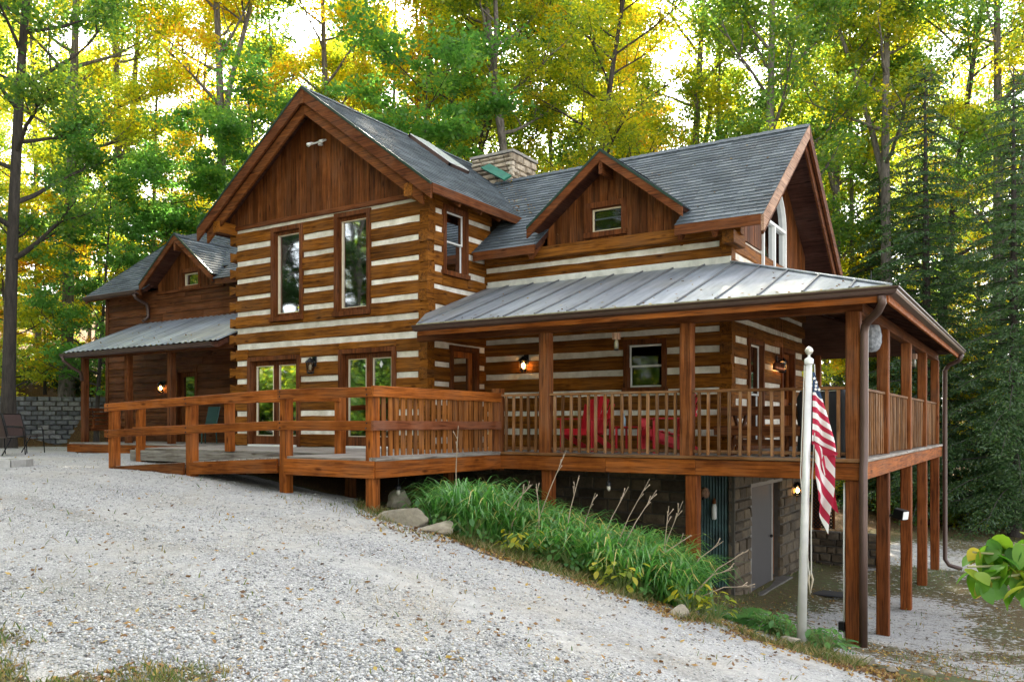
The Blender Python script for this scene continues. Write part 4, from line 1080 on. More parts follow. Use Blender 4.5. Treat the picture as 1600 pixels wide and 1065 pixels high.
# downspouts at the porch corner and at the far end
m = MB(); m.tube([(.42, -.42 - .12, 2.06), (.42, -.50, 1.96), (.36, -.40, 1.88), (.22, -.2, 1.80), (.16, -.11, 1.74), (.145, -.10, 1.64), (.145, -.10, .5), (.15, -.135, .04), (.15, -.19, -.1), (.15, -.19, -1.2), (.15, -.19, gz(.1, -.19) - .02)], .052, 10)
m.build('downspout', M_GUTTER, CAB, True)
m = MB(); gg = gz(.2, 9.9); m.tube([(.56, 9.7, 2.05), (.5, 9.75, 1.92), (.28, 9.85, 1.82), (.2, 9.9, 1.7), (.2, 9.9, .5), (.2, 9.95, gg + .25), (.28, 9.95, gg + .12), (.55, 9.95, gg + .05)], .05, 8); m.build('downspout', M_GUTTER, CAB, True)
m = MB(); m.tube([(-.11, -.03, -.3), (-.115, -.03, -1.3), (-.11, -.03, gz(-.1, 0) + .05)], .014, 6); m.build('conduit', M_WHITE, CAB, True)
m = MB(); z_ = gz(-.1, 0); m.box(-.17, -.10, -.12, -.02, z_ + .14, z_ + .26); m.build('outlet_box', M_BLACK, CAB)

# ---------------------------------------------------------------- basement walls of stone
m = MB(); m.box(-9.4, XM - .06, YM + .06, YM + .3, -3.3, -.26); BF = m.build('basement_front_wall', M_MORTAR, CAB)
m = MB()
for r_ in sub_rect((YM + .06, 7.60, -3.3, -.26), (3.62, 5.75, -2.72, -.66)): m.box(XM - .3, XM - .06, r_[0], r_[1], r_[2], r_[3])
BS = m.build('basement_side_wall', M_MORTAR, CAB)
Fbf = Frame((0, YM + .06, 0), (1, 0, 0), (0, -1, 0)); Fbs = Frame((XM - .06, 0, 0), (0, 1, 0), (1, 0, 0))
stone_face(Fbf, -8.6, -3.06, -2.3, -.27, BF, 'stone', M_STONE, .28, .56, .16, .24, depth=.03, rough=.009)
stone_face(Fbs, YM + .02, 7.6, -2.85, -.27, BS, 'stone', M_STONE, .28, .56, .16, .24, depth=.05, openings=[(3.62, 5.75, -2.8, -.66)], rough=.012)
m = MB(); fbox(m, Fbf, -3.06, -2.36, -2.6, -.27, -.02, .02); m.build('corner_pier', M_MORTAR, BF)
# corrugated blue-green panel by the corner
pts = []; n = 22
for i in range(n + 1):
    a = -3.03 + .58 * i / n; pts.append((a, .035 + .016 * math.sin(i * math.pi / 1.0 + .5 * math.pi)))
m = MB(); vs_ = []
for a, d in pts: vs_ += [Fbf.p(a, -2.35, d + .03), Fbf.p(a, -.29, d + .03), Fbf.p(a, -2.35, d), Fbf.p(a, -.29, d)]
fs_ = []
for i in range(n): fs_ += [(4 * i, 4 * i + 4, 4 * i + 5, 4 * i + 1), (4 * i + 2, 4 * i + 3, 4 * i + 7, 4 * i + 6)]
m.add(vs_, fs_); m.build('corrugated_panel', plain('bluegreen_corrugated', (.055, .11, .105), .5, .4, col2=(.02, .032, .03), nscale=3.5), CAB)
# side opening: door (grey), dark frame, threshold
m = MB(); fbox(m, Fbs, 3.66, 4.98, -2.62, -.70, -.03, .03, .006); BD = m.build('basement_door', plain('grey_door_paint', (.042, .039, .040), .5, noise=.15, nscale=3), CAB); BD['label'] = 'plain grey basement door'
m = MB(); fbox(m, Fbs, 4.98, 5.09, -2.62, -.70, -.06, .04, along='z'); fbox(m, Fbs, 3.60, 3.66, -2.62, -.70, -.06, .035, along='z'); fbox(m, Fbs, 3.60, 5.8, -.70, -.62, -.06, .04); m.build('door_frame', plain('pale_door_frame', (.20, .18, .155), .6, noise=.2), BD)
m = MB(); fbox(m, Fbs, 5.09, 5.74, -2.62, -.70, -.22, -.12); m.build('side_panel', BOARD('Z'), BD)
m = MB(); fbox(m, Fbs, 3.45, 5.9, -2.95, -2.66, -.1, .22, .01); m.build('door_step', plain('dark_step', (.12, .11, .095), .9, noise=.4, bump=.3), BD)
m = MB(); m.lathe(Fbs.p(4.86, -1.72, .07), [(.012, -.03), (.03, -.015), (.03, .015), (.012, .03)], 8); m.build('door_knob', M_BLACK, BD)
# lattice under the rear deck
m = MB(); Fl = Frame((0, 9.0, 0), (1, 0, 0), (0, -1, 0)); lx0, lx1, lz0, lz1 = -2.52, -2.08, -2.0, -.3
for i in range(-22, 12):
    for sgn in (1, -1):
        a0 = lx0 + i * .085; pl = [(a0, lz0), (a0 + .045, lz0), (a0 + .045 + sgn * 1.7, lz1), (a0 + sgn * 1.7, lz1)]
        if sgn < 0: pl = [(q[0] + 1.7, q[1]) for q in pl]
        pl = clip(clip(pl, 1, 0, lx1), -1, 0, -lx0)
        if len(pl) > 2: m.prism([Fl.p(a, z, .0 if sgn > 0 else .009) for a, z in pl], Fl.n * .008)
LT = m.build('lattice_panel', M_BLACK, CAB)
m = MB(); fbox(m, Fl, lx0 - .05, lx0, lz0, lz1, -.02, .03, along='z'); fbox(m, Fl, lx1, lx1 + .05, lz0, lz1, -.02, .03, along='z'); m.build('lattice_frame', TRIM('Z'), LT)

# ---------------------------------------------------------------- shingles: the 300 nearest are parts, the rest one object
SH.sort(key=lambda q: q[0])
for i, (d_, top, bot, D) in enumerate(SH[:300]):
    m = MB(); n = len(top); m.add(bot + top, [tuple(range(n, 2 * n))] + [(k, (k + 1) % n, n + (k + 1) % n, n + k) for k in range(n)]); m.build('shingle', M_SHINGLE, D)
m = MB(); rr = []
for (d_, top, bot, D) in SH[300:]:
    n = len(top); f = [tuple(range(n, 2 * n))] + [(k, (k + 1) % n, n + (k + 1) % n, n + k) for k in range(n)]
    m.add(bot + top, f); rr += [rnd.random()] * len(f)
o = m.build('shingle_field', M_SHINGLE, CAB); o['kind'] = 'stuff'
a_ = o.data.attributes.new('rnd', 'FLOAT', 'FACE'); a_.data.foreach_set('value', rr)

# ================================================================== WOODEN RAMP AND PLATFORM
RX, RY = -5.61, -3.10
RAMP = thing('wooden_ramp', 'orange stained wooden access ramp with rails and a boarded side', 'ramp', (-8.6, -2.4, -.6))
def rail(p0, p1, w_, h_, ax, name='rail', mat=None):
    m = MB(); m.bar(p0, p1, w_, h_, (0, 0, 1), .006, 5, .003); return m.build(name, (mat or RAIL)(ax), RAMP)
fpx = [-5.61, -7.3, -9.48, -11.61]; ftop = [.93, .93, .86, .79]
for x, z in zip(fpx, ftop):
    post(x, RY, gz(x, RY) - .15, z, .15, RAIL('Z'), RAMP, 'ramp_post', 4)
# front top rail and mid rail (level, then falling with the ramp)
yf = RY - .10
for zt, h_, w_ in ((.0, .14, .05), (-.455, .13, .05)):
    o = [.90 + zt, .905 + zt, .83 + zt, .755 + zt]
    rail((-5.53, yf, o[0]), (-7.35, yf, o[1]), w_, h_, 'X'); rail((-7.353, yf, o[1]), (-11.72, yf, o[3]), w_, h_, 'X')
# back rail posts stand on the platform
YBK = RY + 1.32
bpx = [-7.5, -10.2, -12.85]
for x in bpx: post(x, YBK, -.02 if x > -12 else -.35, .93 if x > -12 else .85, .14, RAIL('Z'), RAMP, 'ramp_post', 3)
rail((-7.42, YBK - .09, .90), (-10.25, YBK - .09, .90), .045, .13, 'X'); rail((-10.253, YBK - .09, .90), (-12.95, YBK - .09, .82), .045, .13, 'X')
rail((-7.42, YBK - .09, .42), (-10.25, YBK - .09, .42), .045, .12, 'X'); rail((-10.253, YBK - .09, .42), (-12.95, YBK - .09, .35), .045, .12, 'X')
# side guard of close boards, on X=RX from RY to 0
m = MB(); m.bar((RX + .10, RY - .12, .91), (RX + .10, -.09, .91), .05, .15, (0, 0, 1), .006, 6, .003); m.build('rail', RAIL('Y'), RAMP)
m = MB(); m.bar((RX + .10, RY - .12, .445), (RX + .10, -.09, .445), .05, .13, (0, 0, 1), .006, 6, .003); m.build('rail', wood('red_rail', 'Y', (.10, .030, .012), (.26, .082, .032), vary=.05), RAMP)
y = RY + .16; GB = wood('guard_board', 'Z', (0.080, 0.025, 0.006), (0.36, 0.13, 0.028), grey=(.17, .095, .055), greyamt=.5, vary=.32, bump=.3)
while y < -.2:
    m = MB(); w_ = rnd.uniform(.082, .10); m.bar((RX + .055, y, .03), (RX + .055, y + rnd.uniform(-.006, .006), .835), .022, w_, (0, 1, 0), .003, 2, .002); m.build('guard_board', GB, RAMP); y += .138
for x, zt in zip(fpx, (.90, .905, .83, .755)):
    for zb__ in (zt, zt - .455):
        for dz in (-.035, .035):
            m = MB(); m.tube([(x + rnd.uniform(-.02, .02), yf - .024, zb__ + dz), (x, yf - .036, zb__ + dz)], .011, 6); m.build('bolt', M_BLACK, RAMP)
# platform planks and ramp planks
y = RY - .06
while y < YF - .05:
    x0 = -7.3 if y < YBK else -13.1
    m = MB(); m.bar((x0, y + .07, -.02), (RX + .03, y + .07, -.02), .136, .036, (0, 0, 1), .004); m.build('deck_plank', GREYWOOD('X'), RAMP); y += .142
x = -7.3
while x > -11.6:
    z = -.03 - (-7.3 - x) / 4.3 * .26
    m = MB(); m.bar((x - .07, RY - .03, z), (x - .07, YBK - .08, z), .136, .034, (0, 0, 1), .004); m.build('ramp_plank', GREYWOOD('Y'), RAMP); x -= .142
# fascias / skirts
m = MB(); m.bar((-7.22, RY - .10, -.15), (RX + .12, RY - .10, -.15), .045, .235, (0, 0, 1), .006, 3, .002); m.build('platform_fascia', RAIL('X'), RAMP)
m = MB(); m.bar((RX + .12, RY - .10, -.15), (RX + .12, -.14, -.15), .045, .235, (0, 0, 1), .006, 4, .002); m.build('platform_fascia', RAIL('Y'), RAMP)
m = MB(); m.bar((RX + .09, RY - .1, -.012), (RX + .09, -.14, -.012), .13, .05, (0, 0, 1), .01, 8, .004); m.build('platform_nosing', GREYWOOD('Y'), RAMP)
m = MB(); m.prism([(-7.38, RY - .12, -.04), (-9.40, RY - .12, -.14), (-9.40, RY - .12, -.33), (-7.38, RY - .12, -.25)], (0, .045, 0)); m.build('skirt_board', RAIL('X'), RAMP)
m = MB(); m.prism([(-9.56, RY - .12, -.15), (-11.55, RY - .12, -.27), (-11.55, RY - .12, -.36), (-9.56, RY - .12, -.40)], (0, .045, 0)); m.build('skirt_board', BOARD('X'), RAMP)
m = MB(); m.bar((-13.12, YBK - .03, -.14), (-7.33, YBK - .03, -.14), .05, .2, (0, 0, 1), .006, 4, .003); m.build('platform_edge', GREYWOOD('X'), RAMP)
m = MB(); m.bar((-13.12, YBK - .03, -.14), (-13.12, .3, -.14), .05, .2, (0, 0, 1), .006, 4, .003); m.build('platform_edge', GREYWOOD('Y'), RAMP)
for x, y in ((-7.3, -1.75), (-10, -1.7), (-12.9, -1.7), (-6.2, -.6)): post(x, y, gz(x, y) - .1, -.05, .14, BOARD('Z'), RAMP, 'platform_pier', 1)

# ================================================================== OBJECTS
def copy_rot(root, loc, rz):
    root.location = loc; root.rotation_euler = (0, 0, rz)
# ---- wall lanterns
def lantern(F, a, z, label, lit, s=1.0, power=6.0, group='wall lanterns'):
    T = thing('wall_lantern', label, 'lantern', F.p(a, z, .05), group)
    m = MB(); fbox(m, F, a - .05 * s, a + .05 * s, z + .02 * s, z + .20 * s, .0, .022, .006, along='z'); m.bar(F.p(a, z + .15 * s, .02), F.p(a, z + .15 * s, .115 * s), .02, .02); m.build('wall_plate', M_BLACK, T)
    c = F.p(a, z, .11 * s)
    m = MB(); m.lathe(c, [(.012 * s, .17 * s), (.03 * s, .155 * s), (.085 * s, .10 * s), (.09 * s, .085 * s), (.075 * s, .08 * s)][::-1], 8); m.lathe(c, [(.03 * s, -.12 * s), (.06 * s, -.105 * s), (.065 * s, -.09 * s), (.055 * s, -.085 * s)], 8)
    for k in range(8):
        t_ = math.pi / 8 + k * math.pi / 4; d = V((math.cos(t_), math.sin(t_), 0))
        m.bar(c + d * .06 * s + V((0, 0, -.09 * s)), c + d * .078 * s + V((0, 0, .085 * s)), .008 * s, .008 * s)
    m.build('cage', M_BLACK, T)
    m = MB(); m.lathe(c, [(.012 * s, -.05 * s), (.026 * s, -.03 * s), (.032 * s, .0), (.024 * s, .03 * s), (.012 * s, .05 * s)], 8); m.build('bulb', M_BULB if lit else plain('frosted_bulb', (.5, .5, .48), .3), T, True)
    m = MB(); m.lathe(c, [(.052 * s, -.085 * s), (.068 * s, .08 * s), (.066 * s, .08 * s), (.050 * s, -.085 * s)], 8); m.build('glass', glass('lantern_glass', (.9, .85, .75)), T)
    if lit:
        l = bpy.data.lights.new('lantern_light', 'POINT'); l.energy = power; l.color = (1, .55, .2); l.shadow_soft_size = .03
        lo = bpy.data.objects.new('lantern_light', l); COL.objects.link(lo); lo.location = c; adopt(lo, T)
        lo.location = c
    return T
lantern(F_WF, -10.42, 1.62, 'unlit black lantern between the two pairs of glazed doors', False, 1.15)
lantern(F_MF, -6.52, 1.62, 'lit black lantern on the log wall left of the porch window', True, 1.1, 7)
lantern(F_MS, 5.25, 1.62, 'lit lantern on the shaded side wall behind the flagpole top', True, 1.1, 3)
lantern(Fbs, 6.72, -.95, 'lit lantern on the stone basement wall under the deck', True, 1.1, 7)
lantern(F_LW, -18.1, 1.45, 'lit lantern deep in the dark left porch', True, 1.1, 2.5)

# ---- red slatted garden chairs
M_RED = plain('red_plastic', (0.58, 0.010, 0.022), 0.42, noise=.15, nscale=4)
def red_chair(label, loc, rz):
    T = thing('slatted_armchair', label, 'chair', (0, 0, 0), 'red slatted porch chairs')
    for i in range(6):                       # fan of back slats
        x = -.25 + .1 * i; h = .98 - .035 * abs(i - 2.5) ** 1.6
        m = MB(); m.bar((x * .8, .20, .30), (x * 1.08, .46, h), .02, .088, (1, 0, 0), .004, 1); m.build('back_slat', M_RED, T)
    for i in range(5):
        y = -.32 + .115 * i; z = .38 - .022 * i
        m = MB(); m.bar((-.27, y, z), (.27, y, z), .10, .022); m.build('seat_slat', M_RED, T)
    for s_ in (-1, 1):
        m = MB(); m.bar((s_ * .34, -.36, .56), (s_ * .32, .34, .56), .12, .024, (0, 0, 1), .008); m.build('armrest', M_RED, T)
        m = MB(); m.bar((s_ * .31, -.30, 0), (s_ * .31, -.30, .55), .10, .025, (1, 0, 0), .004); m.build('front_leg', M_RED, T)
        m = MB(); m.bar((s_ * .28, -.36, .33), (s_ * .28, .42, .04), .025, .11, (0, 0, 1), .004); m.build('rear_leg', M_RED, T)
        m = MB(); m.bar((s_ * .31, .30, .20), (s_ * .31, .30, .55), .06, .025, (1, 0, 0), .004); m.build('arm_post', M_RED, T)
    m = MB(); m.bar((-.29, -.37, .33), (.29, -.37, .33), .025, .10); m.build('front_apron', M_RED, T)
    m = MB(); m.bar((-.27, .40, .62), (.27, .40, .62), .03, .06); m.build('back_brace', M_RED, T)
    copy_rot(T, loc, rz); return T
q = onp = None
def on_plane_y(px, y):
    d = ray(px); t_ = (y - CAM.y) / d.y; return CAM.x + t_ * d.x
red_chair('red slatted armchair facing out, left of the pair behind the railing', (on_plane_y(916, 1.35), 1.35, 0), R(-4))
red_chair('red slatted armchair turned sideways, beside the wooden porch post', (on_plane_y(1042, 1.25), 1.25, 0), R(-48))
xb = on_plane_y(988, 1.3)
T = thing('side_table', 'low red side table between the two red chairs', 'table', (xb, 1.3, 0))
for i in range(5):
    m = MB(); m.bar((xb - .24, 1.1 + .1 * i, .42), (xb + .24, 1.1 + .1 * i, .42), .085, .02); m.build('top_slat', M_RED, T)
for sx in (-1, 1):
    for sy in (-1, 1):
        m = MB(); m.bar((xb + sx * .2, 1.3 + sy * .2, 0), (xb + sx * .2, 1.3 + sy * .2, .41), .05, .025, (1, 0, 0)); m.build('leg', M_RED, T)
m = MB(); m.lathe((xb - .12, 1.22, .43), [(.032, 0), (.035, .01), (.035, .13), (.014, .18), (.013, .22)], 12)
o = m.build('bottle', plain('clear_blue_plastic', (.35, .52, .62), .15, noise=.1), None, True); tag(o, 'pale blue bottle standing on the red side table', 'bottle')
# ---- wooden porch table with crossed legs and a bench
def trestle(name, label, cat, x0, x1, y0, y1, zt, n, group=None):
    T = thing(name, label, cat, ((x0 + x1) / 2, (y0 + y1) / 2, 0), group)
    w_ = (y1 - y0) / n
    for i in range(n):
        m = MB(); m.bar((x0, y0 + w_ * (i + .5), zt - .02), (x1, y0 + w_ * (i + .5), zt - .02), w_ - .008, .04); m.build('top_plank', TRIM('X'), T)
    for x in (x0 + .22, x1 - .22):
        for s_ in (1, -1):
            ym = (y0 + y1) / 2; h = (y1 - y0) * .42
            m = MB(); m.bar((x + s_ * .02, ym - s_ * h, 0), (x + s_ * .02, ym + s_ * h, zt - .05), .035, .085, (0, 1, 0)); m.build('leg', TRIM('Z'), T)
        m = MB(); m.bar((x, y0 + .04, zt - .075), (x, y1 - .04, zt - .075), .05, .07); m.build('crosspiece', TRIM('Y'), T)
    m = MB(); m.bar((x0 + .22, (y0 + y1) / 2, zt * .45), (x1 - .22, (y0 + y1) / 2, zt * .45), .04, .09); m.build('stretcher', TRIM('X'), T)
    m = MB(); m.bar((x0, y0 - .012, zt - .08), (x1, y0 - .012, zt - .08), .02, .12); m.build('apron', TRIM('X'), T)
trestle('picnic_table', 'brown wooden table with crossed legs near the porch corner', 'table', -2.15, -.75, 1.0, 1.75, .74, 5)
trestle('bench', 'brown wooden bench in front of the porch table', 'bench', -2.05, -.8, .48, .76, .44, 2)
# ---- covered grill
T = thing('covered_grill', 'barbecue grill under a black cover by the porch corner', 'grill', (-.52, .75, 0))
m = MB(); vs_ = []; fs_ = []
rings = [(.36, .27, .06), (.35, .26, .3), (.335, .25, .62), (.36, .27, .70), (.35, .27, .84), (.30, .24, .96), (.2, .15, 1.0)]
for (a, b_, z) in rings:
    for k in range(16):
        t_ = 2 * math.pi * k / 16; c_, s_ = math.cos(t_), math.sin(t_); e = .35
        vs_.append((-.52 + a * math.copysign(abs(c_) ** e, c_) + rnd.uniform(-.012, .012), .75 + b_ * math.copysign(abs(s_) ** e, s_) + rnd.uniform(-.012, .012), z))
for i in range(len(rings) - 1):
    for k in range(16): fs_.append((i * 16 + k, i * 16 + (k + 1) % 16, (i + 1) * 16 + (k + 1) % 16, (i + 1) * 16 + k))
fs_.append(tuple(96 + k for k in range(16))); m.add(vs_, fs_); m.build('cover', plain('black_cover_fabric', (.010, .010, .012), .7, noise=.3, bump=.2), T, True)
m = MB()
for sx in (-1, 1):
    for sy in (-1, 1): m.tube([(-.52 + sx * .28, .75 + sy * .18, 0), (-.52 + sx * .28, .75 + sy * .18, .08)], .035, 8)
m.build('wheel', M_BLACK, T)
m = MB(); m.bar((-.78, .50, .93), (-.28, .50, .93), .03, .03, (0, 0, 1), .01); m.build('handle', plain('steel', (.6, .6, .6), .25, .9), T)

# ---- hanging things
def feeder(px, y, z, x, label):
    if x is None: x = on_plane_y(px, y)
    T = thing('bird_feeder', label, 'bird feeder', (x, y, z), 'small hanging feeders')
    m = MB(); m.tube([(x, y, z + .16), (x, y, z + .34)], .004, 5); m.build('cord', M_BLACK, T)
    m = MB(); m.bar((x, y, z + .07), (x, y, z + .17), .10, .10, (1, 0, 0), .008); m.build('wooden_cap', PALE('Z'), T)
    m = MB(); m.lathe((x, y, z - .08), [(.018, 0), (.034, .01), (.036, .1), (.022, .14), (.022, .15)], 10); m.build('jar', plain('amber_glass', (.30, .25, .14), .15, col2=(.10, .11, .09)), T, True)
    m = MB(); m.lathe((x, y, z - .10), [(.03, 0), (.05, .012), (.03, .022)], 10); m.build('perch', M_BLACK, T)
feeder(963, .02, 1.70, None, 'small wooden capped feeder hanging from the front porch beam')
feeder(0, 5.6, 1.62, .06, 'small wooden capped feeder hanging from the side porch beam')
T = thing('hanging_ornament', 'grey mottled papery globe hanging inside the porch corner', 'ornament', (.0, 1.9, 1.6))
xg = .0
dq = ray(1361); 
gy = 1.7; gxx = on_plane_y(1361, gy); gzz = .46 + (663 - 525) / 1300 * ((gy - CAM.y) / dq.y)
m = MB(); prof = []
for i in range(15):
    t_ = math.pi * i / 14; prof.append((.012 + .135 * math.sin(t_) ** .75 * (1 + .12 * math.cos(t_)) * (1 + .05 * (i % 2)), -.24 + .48 * (1 - math.cos(t_)) / 2))
m.lathe((gxx, gy, gzz), prof, 14); m.build('paper_shell', plain('grey_paper', (.42, .44, .46), .8, col2=(.12, .13, .15), nscale=16, bump=.5), T)
m = MB(); m.tube([(gxx, gy, gzz + .23), (gxx, gy, 2.75)], .006, 5); m.build('cord', M_BLACK, T)
T.location = (gxx, gy, gzz - .24)
for ch in T.children: ch.matrix_parent_inverse = Matrix.Translation(-T.location)
# copper wind bells on the side wall
for i in range(5):
    T_ = MB(); yb = 4.35 + .13 * i
    T_.lathe((XM + .22, yb, 1.50), [(.05, 0), (.048, .05), (.03, .13), (.01, .15)], 10); T_.tube([(XM + .22, yb, 1.64), (XM + .22, yb, 2.5)], .003, 4)
    o = T_.build('copper_bell', plain('copper', (.42, .15, .07), .35, .8, noise=.4), None, True)
    tag(o, 'small copper bell in the hanging row beside the side wall lantern', 'bell', 'copper bells hanging in a row')
# pendant lamps below the deck
def pendant(x, y, label):
    T = thing('pendant_lamp', label, 'lamp', (x, y, -.62), 'small pendants under the deck')
    m = MB(); m.tube([(x, y, -.27), (x, y, -.40)], .006, 5); m.lathe((x, y, -.48), [(.045, 0), (.04, .05), (.015, .08)], 10); m.build('cap', M_BLACK, T)
    m = MB(); m.lathe((x, y, -.56), [(.01, 0), (.03, .03), (.03, .06), (.02, .08)], 8); m.build('glass', plain('dull_bulb', (.55, .5, .42), .3), T, True)
pendant(on_plane_y(951, -.05), -.05, 'small black pendant lamp under the porch deck edge')
pendant(-5.75, -2.4, 'small pendant lamp under the ramp platform')
# wall ornaments on the corrugated panel
T = thing('wall_ornament', 'narrow white ornament hanging on the blue-green panel', 'ornament', Fbf.p(-2.69, -1.0, .1))
m = MB(); m.lathe(Fbf.p(-2.69, -1.18, .10), [(.03, 0), (.045, .02), (.045, .2), (.03, .27)], 10); m.build('white_body', M_WHITE, T, True)
m = MB(); m.lathe(Fbf.p(-2.69, -.91, .10), [(.03, 0), (.035, .05), (.012, .10)], 8); m.build('brown_cap', TRIM('Z'), T)
T = thing('wall_ornament', 'round brown ornament high on the blue-green panel', 'ornament', Fbf.p(-2.86, -.72, .1))
m = MB(); m.lathe(Fbf.p(-2.86, -.82, .09), [(.03, 0), (.075, .03), (.09, .09), (.06, .16), (.02, .19)], 10); m.build('body', wood('orn', 'Z', (.14, .07, .04), (.34, .2, .13)), T, True)
m = MB(); m.tube([Fbf.p(-2.86, -.80, .16), Fbf.p(-2.86, -.83, .21)], .02, 6); m.build('beak', M_BLACK, T)
# flood lamps
T = thing('flood_light', 'twin white flood light under the peak of the front gable', 'light', (XC + .25, YF - .05, 6.3))
m = MB(); m.lathe((XC + .05, YF - .05, 6.12), [(.05, -.02), (.05, .02)], 10); m.bar((XC - .15, YF - .1, 6.14), (XC + .25, YF - .1, 6.16), .03, .03); m.build('bracket', M_WHITE, T)
for dx in (-.12, .20):
    m = MB(); m.tube([(XC + dx, YF - .06, 6.17), (XC + dx * 1.05, YF - .14, 6.14), (XC + dx * 1.1, YF - .22, 6.09)], [.018, .028, .042], 10); m.build('lamp_head', M_WHITE, T, True)
T = thing('flood_light', 'small black flood light on a tall deck post', 'light', (.15, 2.41, -.95))
m = MB(); m.bar((.08, 2.41, -.95), (.2, 2.41, -.95), .03, .03); m.build('bracket', M_BLACK, T)
m = MB(); m.bar((.19, 2.36, -.90), (.33, 2.30, -.93), .16, .15, (0, 0, 1), .015); m.build('lamp_head', M_BLACK, T)
m = MB(); m.bar((.33, 2.30, -.93), (.336, 2.297, -.931), .13, .12); m.build('lens', M_WHITE, T)

# ---- flag pole and flag
FPB = att(1252, 1006, 9.3); FPT = att(1264, 566, 9.3)
T = thing('flagpole', 'white metal flagpole with a ball on top, standing before the deck', 'flagpole', FPB)
m = MB(); ax_ = (FPT - FPB); m.tube([FPB - ax_ * .04, FPB + ax_ * .5, FPT], [.054, .044, .036], 16); m.build('pole', plain('white_pole', (.62, .61, .58), .4, .2, noise=.2, nscale=3), T, True)
m = MB(); m.lathe(FPT - V((0, 0, .02)), [(.046, 0), (.05, .01), (.05, .055), (.03, .07), (.014, .08), (.014, .11)], 14); m.build('truck', M_WHITE, T, True)
m = MB(); m.lathe(FPT + V((0, 0, .08)), [(.008, 0), (.034, .018), (.048, .05), (.034, .082), (.008, .1)], 16); m.build('ball', plain('ball_metal', (.55, .52, .46), .3, .6), T, True)
rp_ = [FPT + RT * .062 - V((0, 0, .02))] + [FPB + ax_ * k + RT * (.075 + .012 * math.sin(9 * k)) - FW * .02 for k in (.85, .6, .4, .25)]
m = MB(); m.tube(rp_, .007, 5); m.tube([FPT - RT * .05 - V((0, 0, .03)), FPB + ax_ * .6 - RT * .06, FPB + ax_ * .25 + RT * .05 - FW * .05], .006, 5); m.build('halyard', plain('rope', (.5, .48, .42), .9), T)
c = FPB + ax_ * .23 + RT * .06
m = MB(); m.bar(c - V((0, 0, .09)), c + V((0, 0, .09)), .02, .03); m.tube([c + V((0, 0, .1)) + RT * .02, c + RT * .05, c - V((0, 0, .16)) + RT * .02, c + RT * .0, c + V((0, 0, .1)) + RT * .02], .012, 6); m.build('cleat', plain('rope2', (.42, .36, .26), .9), T)

def cloth(key, col):
    m, t, b = new_mat(key); b.inputs['Base Color'].default_value = (*col, 1); b.inputs['Roughness'].default_value = .8
    b.inputs['Sheen Weight'].default_value = .2
    return m
FT = thing('flag', 'limp United States flag hanging in folds from the white pole', 'flag', FPB + ax_ * .9 + RT * .06)
top = FPB + ax_ * .965 + RT * .03
def flag_mat():
    m, t, b = new_mat('flag_stripes'); a = t.nodes.new('ShaderNodeAttribute'); a.attribute_name = 'stripe'; c = t.nodes.new('ShaderNodeAttribute'); c.attribute_name = 'canton'
    s_ = math_(t, 'GREATER_THAN', math_(t, 'FRACT', a.outputs['Fac']), .5); k_ = math_(t, 'GREATER_THAN', c.outputs['Fac'], .5)
    t.links.new(mix(t, mix(t, (.40, .012, .045), (.72, .69, .66), s_), (.012, .035, .085), k_), b.inputs['Base Color']); b.inputs['Roughness'].default_value = .8
    return m
vs_, fs_, st_, ca_ = [], [], [], []
def patch(fn, nu, nv):
    o = len(vs_)
    for j in range(nv + 1):
        for i in range(nu + 1):
            x_, d_, z_, s_, c_ = fn(i / nu, j / nv); vs_.append(tuple(top + RT * x_ * .92 - FW * d_ + V((0, 0, z_)))); st_.append(s_); ca_.append(c_)
    for j in range(nv):
        for i in range(nu): q = o + j * (nu + 1) + i; fs_.append((q, q + 1, q + nu + 2, q + nu + 1))
def up_(a, b_):      # hoist half: blue canton on top, stripes sloping down to the free edge
    wd = .03 + .235 * math.sin(min(1, b_ * 1.05) * math.pi / 2) ** 1.15
    x_ = wd * a; z_ = -b_ * .80 - .14 * a * min(1, b_ * 1.6)
    return x_, .03 + .05 * math.sin(a * 5.0 + b_ * 3) * b_ + .03 * math.sin(11 * a - 2 * b_) * b_, z_, b_ * 6.3 + .1 * math.sin(5 * a), 1.0 - (b_ - .27 + .02 * math.sin(6 * a)) * 40
def low_(a, b_):     # the fly end folded back, hanging in a long point with steep stripes
    x0 = -.005 + .05 * b_; x1 = .262 - .10 * b_ ** 1.4; zt = -.78 - .16 * a; ze = -1.42 - .38 * a ** 1.3
    x_ = x0 + (x1 - x0) * a; z_ = zt + (ze - zt) * b_
    return x_, .045 + .06 * math.sin(a * 6.5 + .8) + .02 * math.sin(9 * b_ + 4 * a), z_, (x_ * .86 + z_ * .46) / .118 + .3, 0.0
def back_(a, b_):    # a strip of the fly hanging behind
    x_ = .10 + .14 * b_ + a * (.13 - .03 * b_); z_ = -.86 - .62 * b_ - .10 * a
    return x_, -.04 + .03 * math.sin(5 * a + 2 * b_), z_, .1 + .45 * (a < .18) + .0 * b_, 0.0
def fold_(a, b_):    # the turned-over edge joining both halves
    x_ = .0 + .275 * a; z_ = -.76 - .14 * a - (.02 + .07 * math.sin(a * math.pi)) * b_
    return x_, .085 + .05 * math.sin(a * 5.0 + 3) - .05 * b_, z_, .2, 0.0
patch(up_, 26, 50); patch(low_, 26, 50); patch(back_, 10, 24); patch(fold_, 24, 6)
me = np_mesh('cloth', np.array(vs_), np.array(fs_), flag_mat(), smooth=True)
for nm, dat in (('stripe', st_), ('canton', ca_)):
    a_ = me.attributes.new(nm, 'FLOAT', 'POINT'); a_.data.foreach_set('value', dat)
link_mesh('cloth', me, FT)
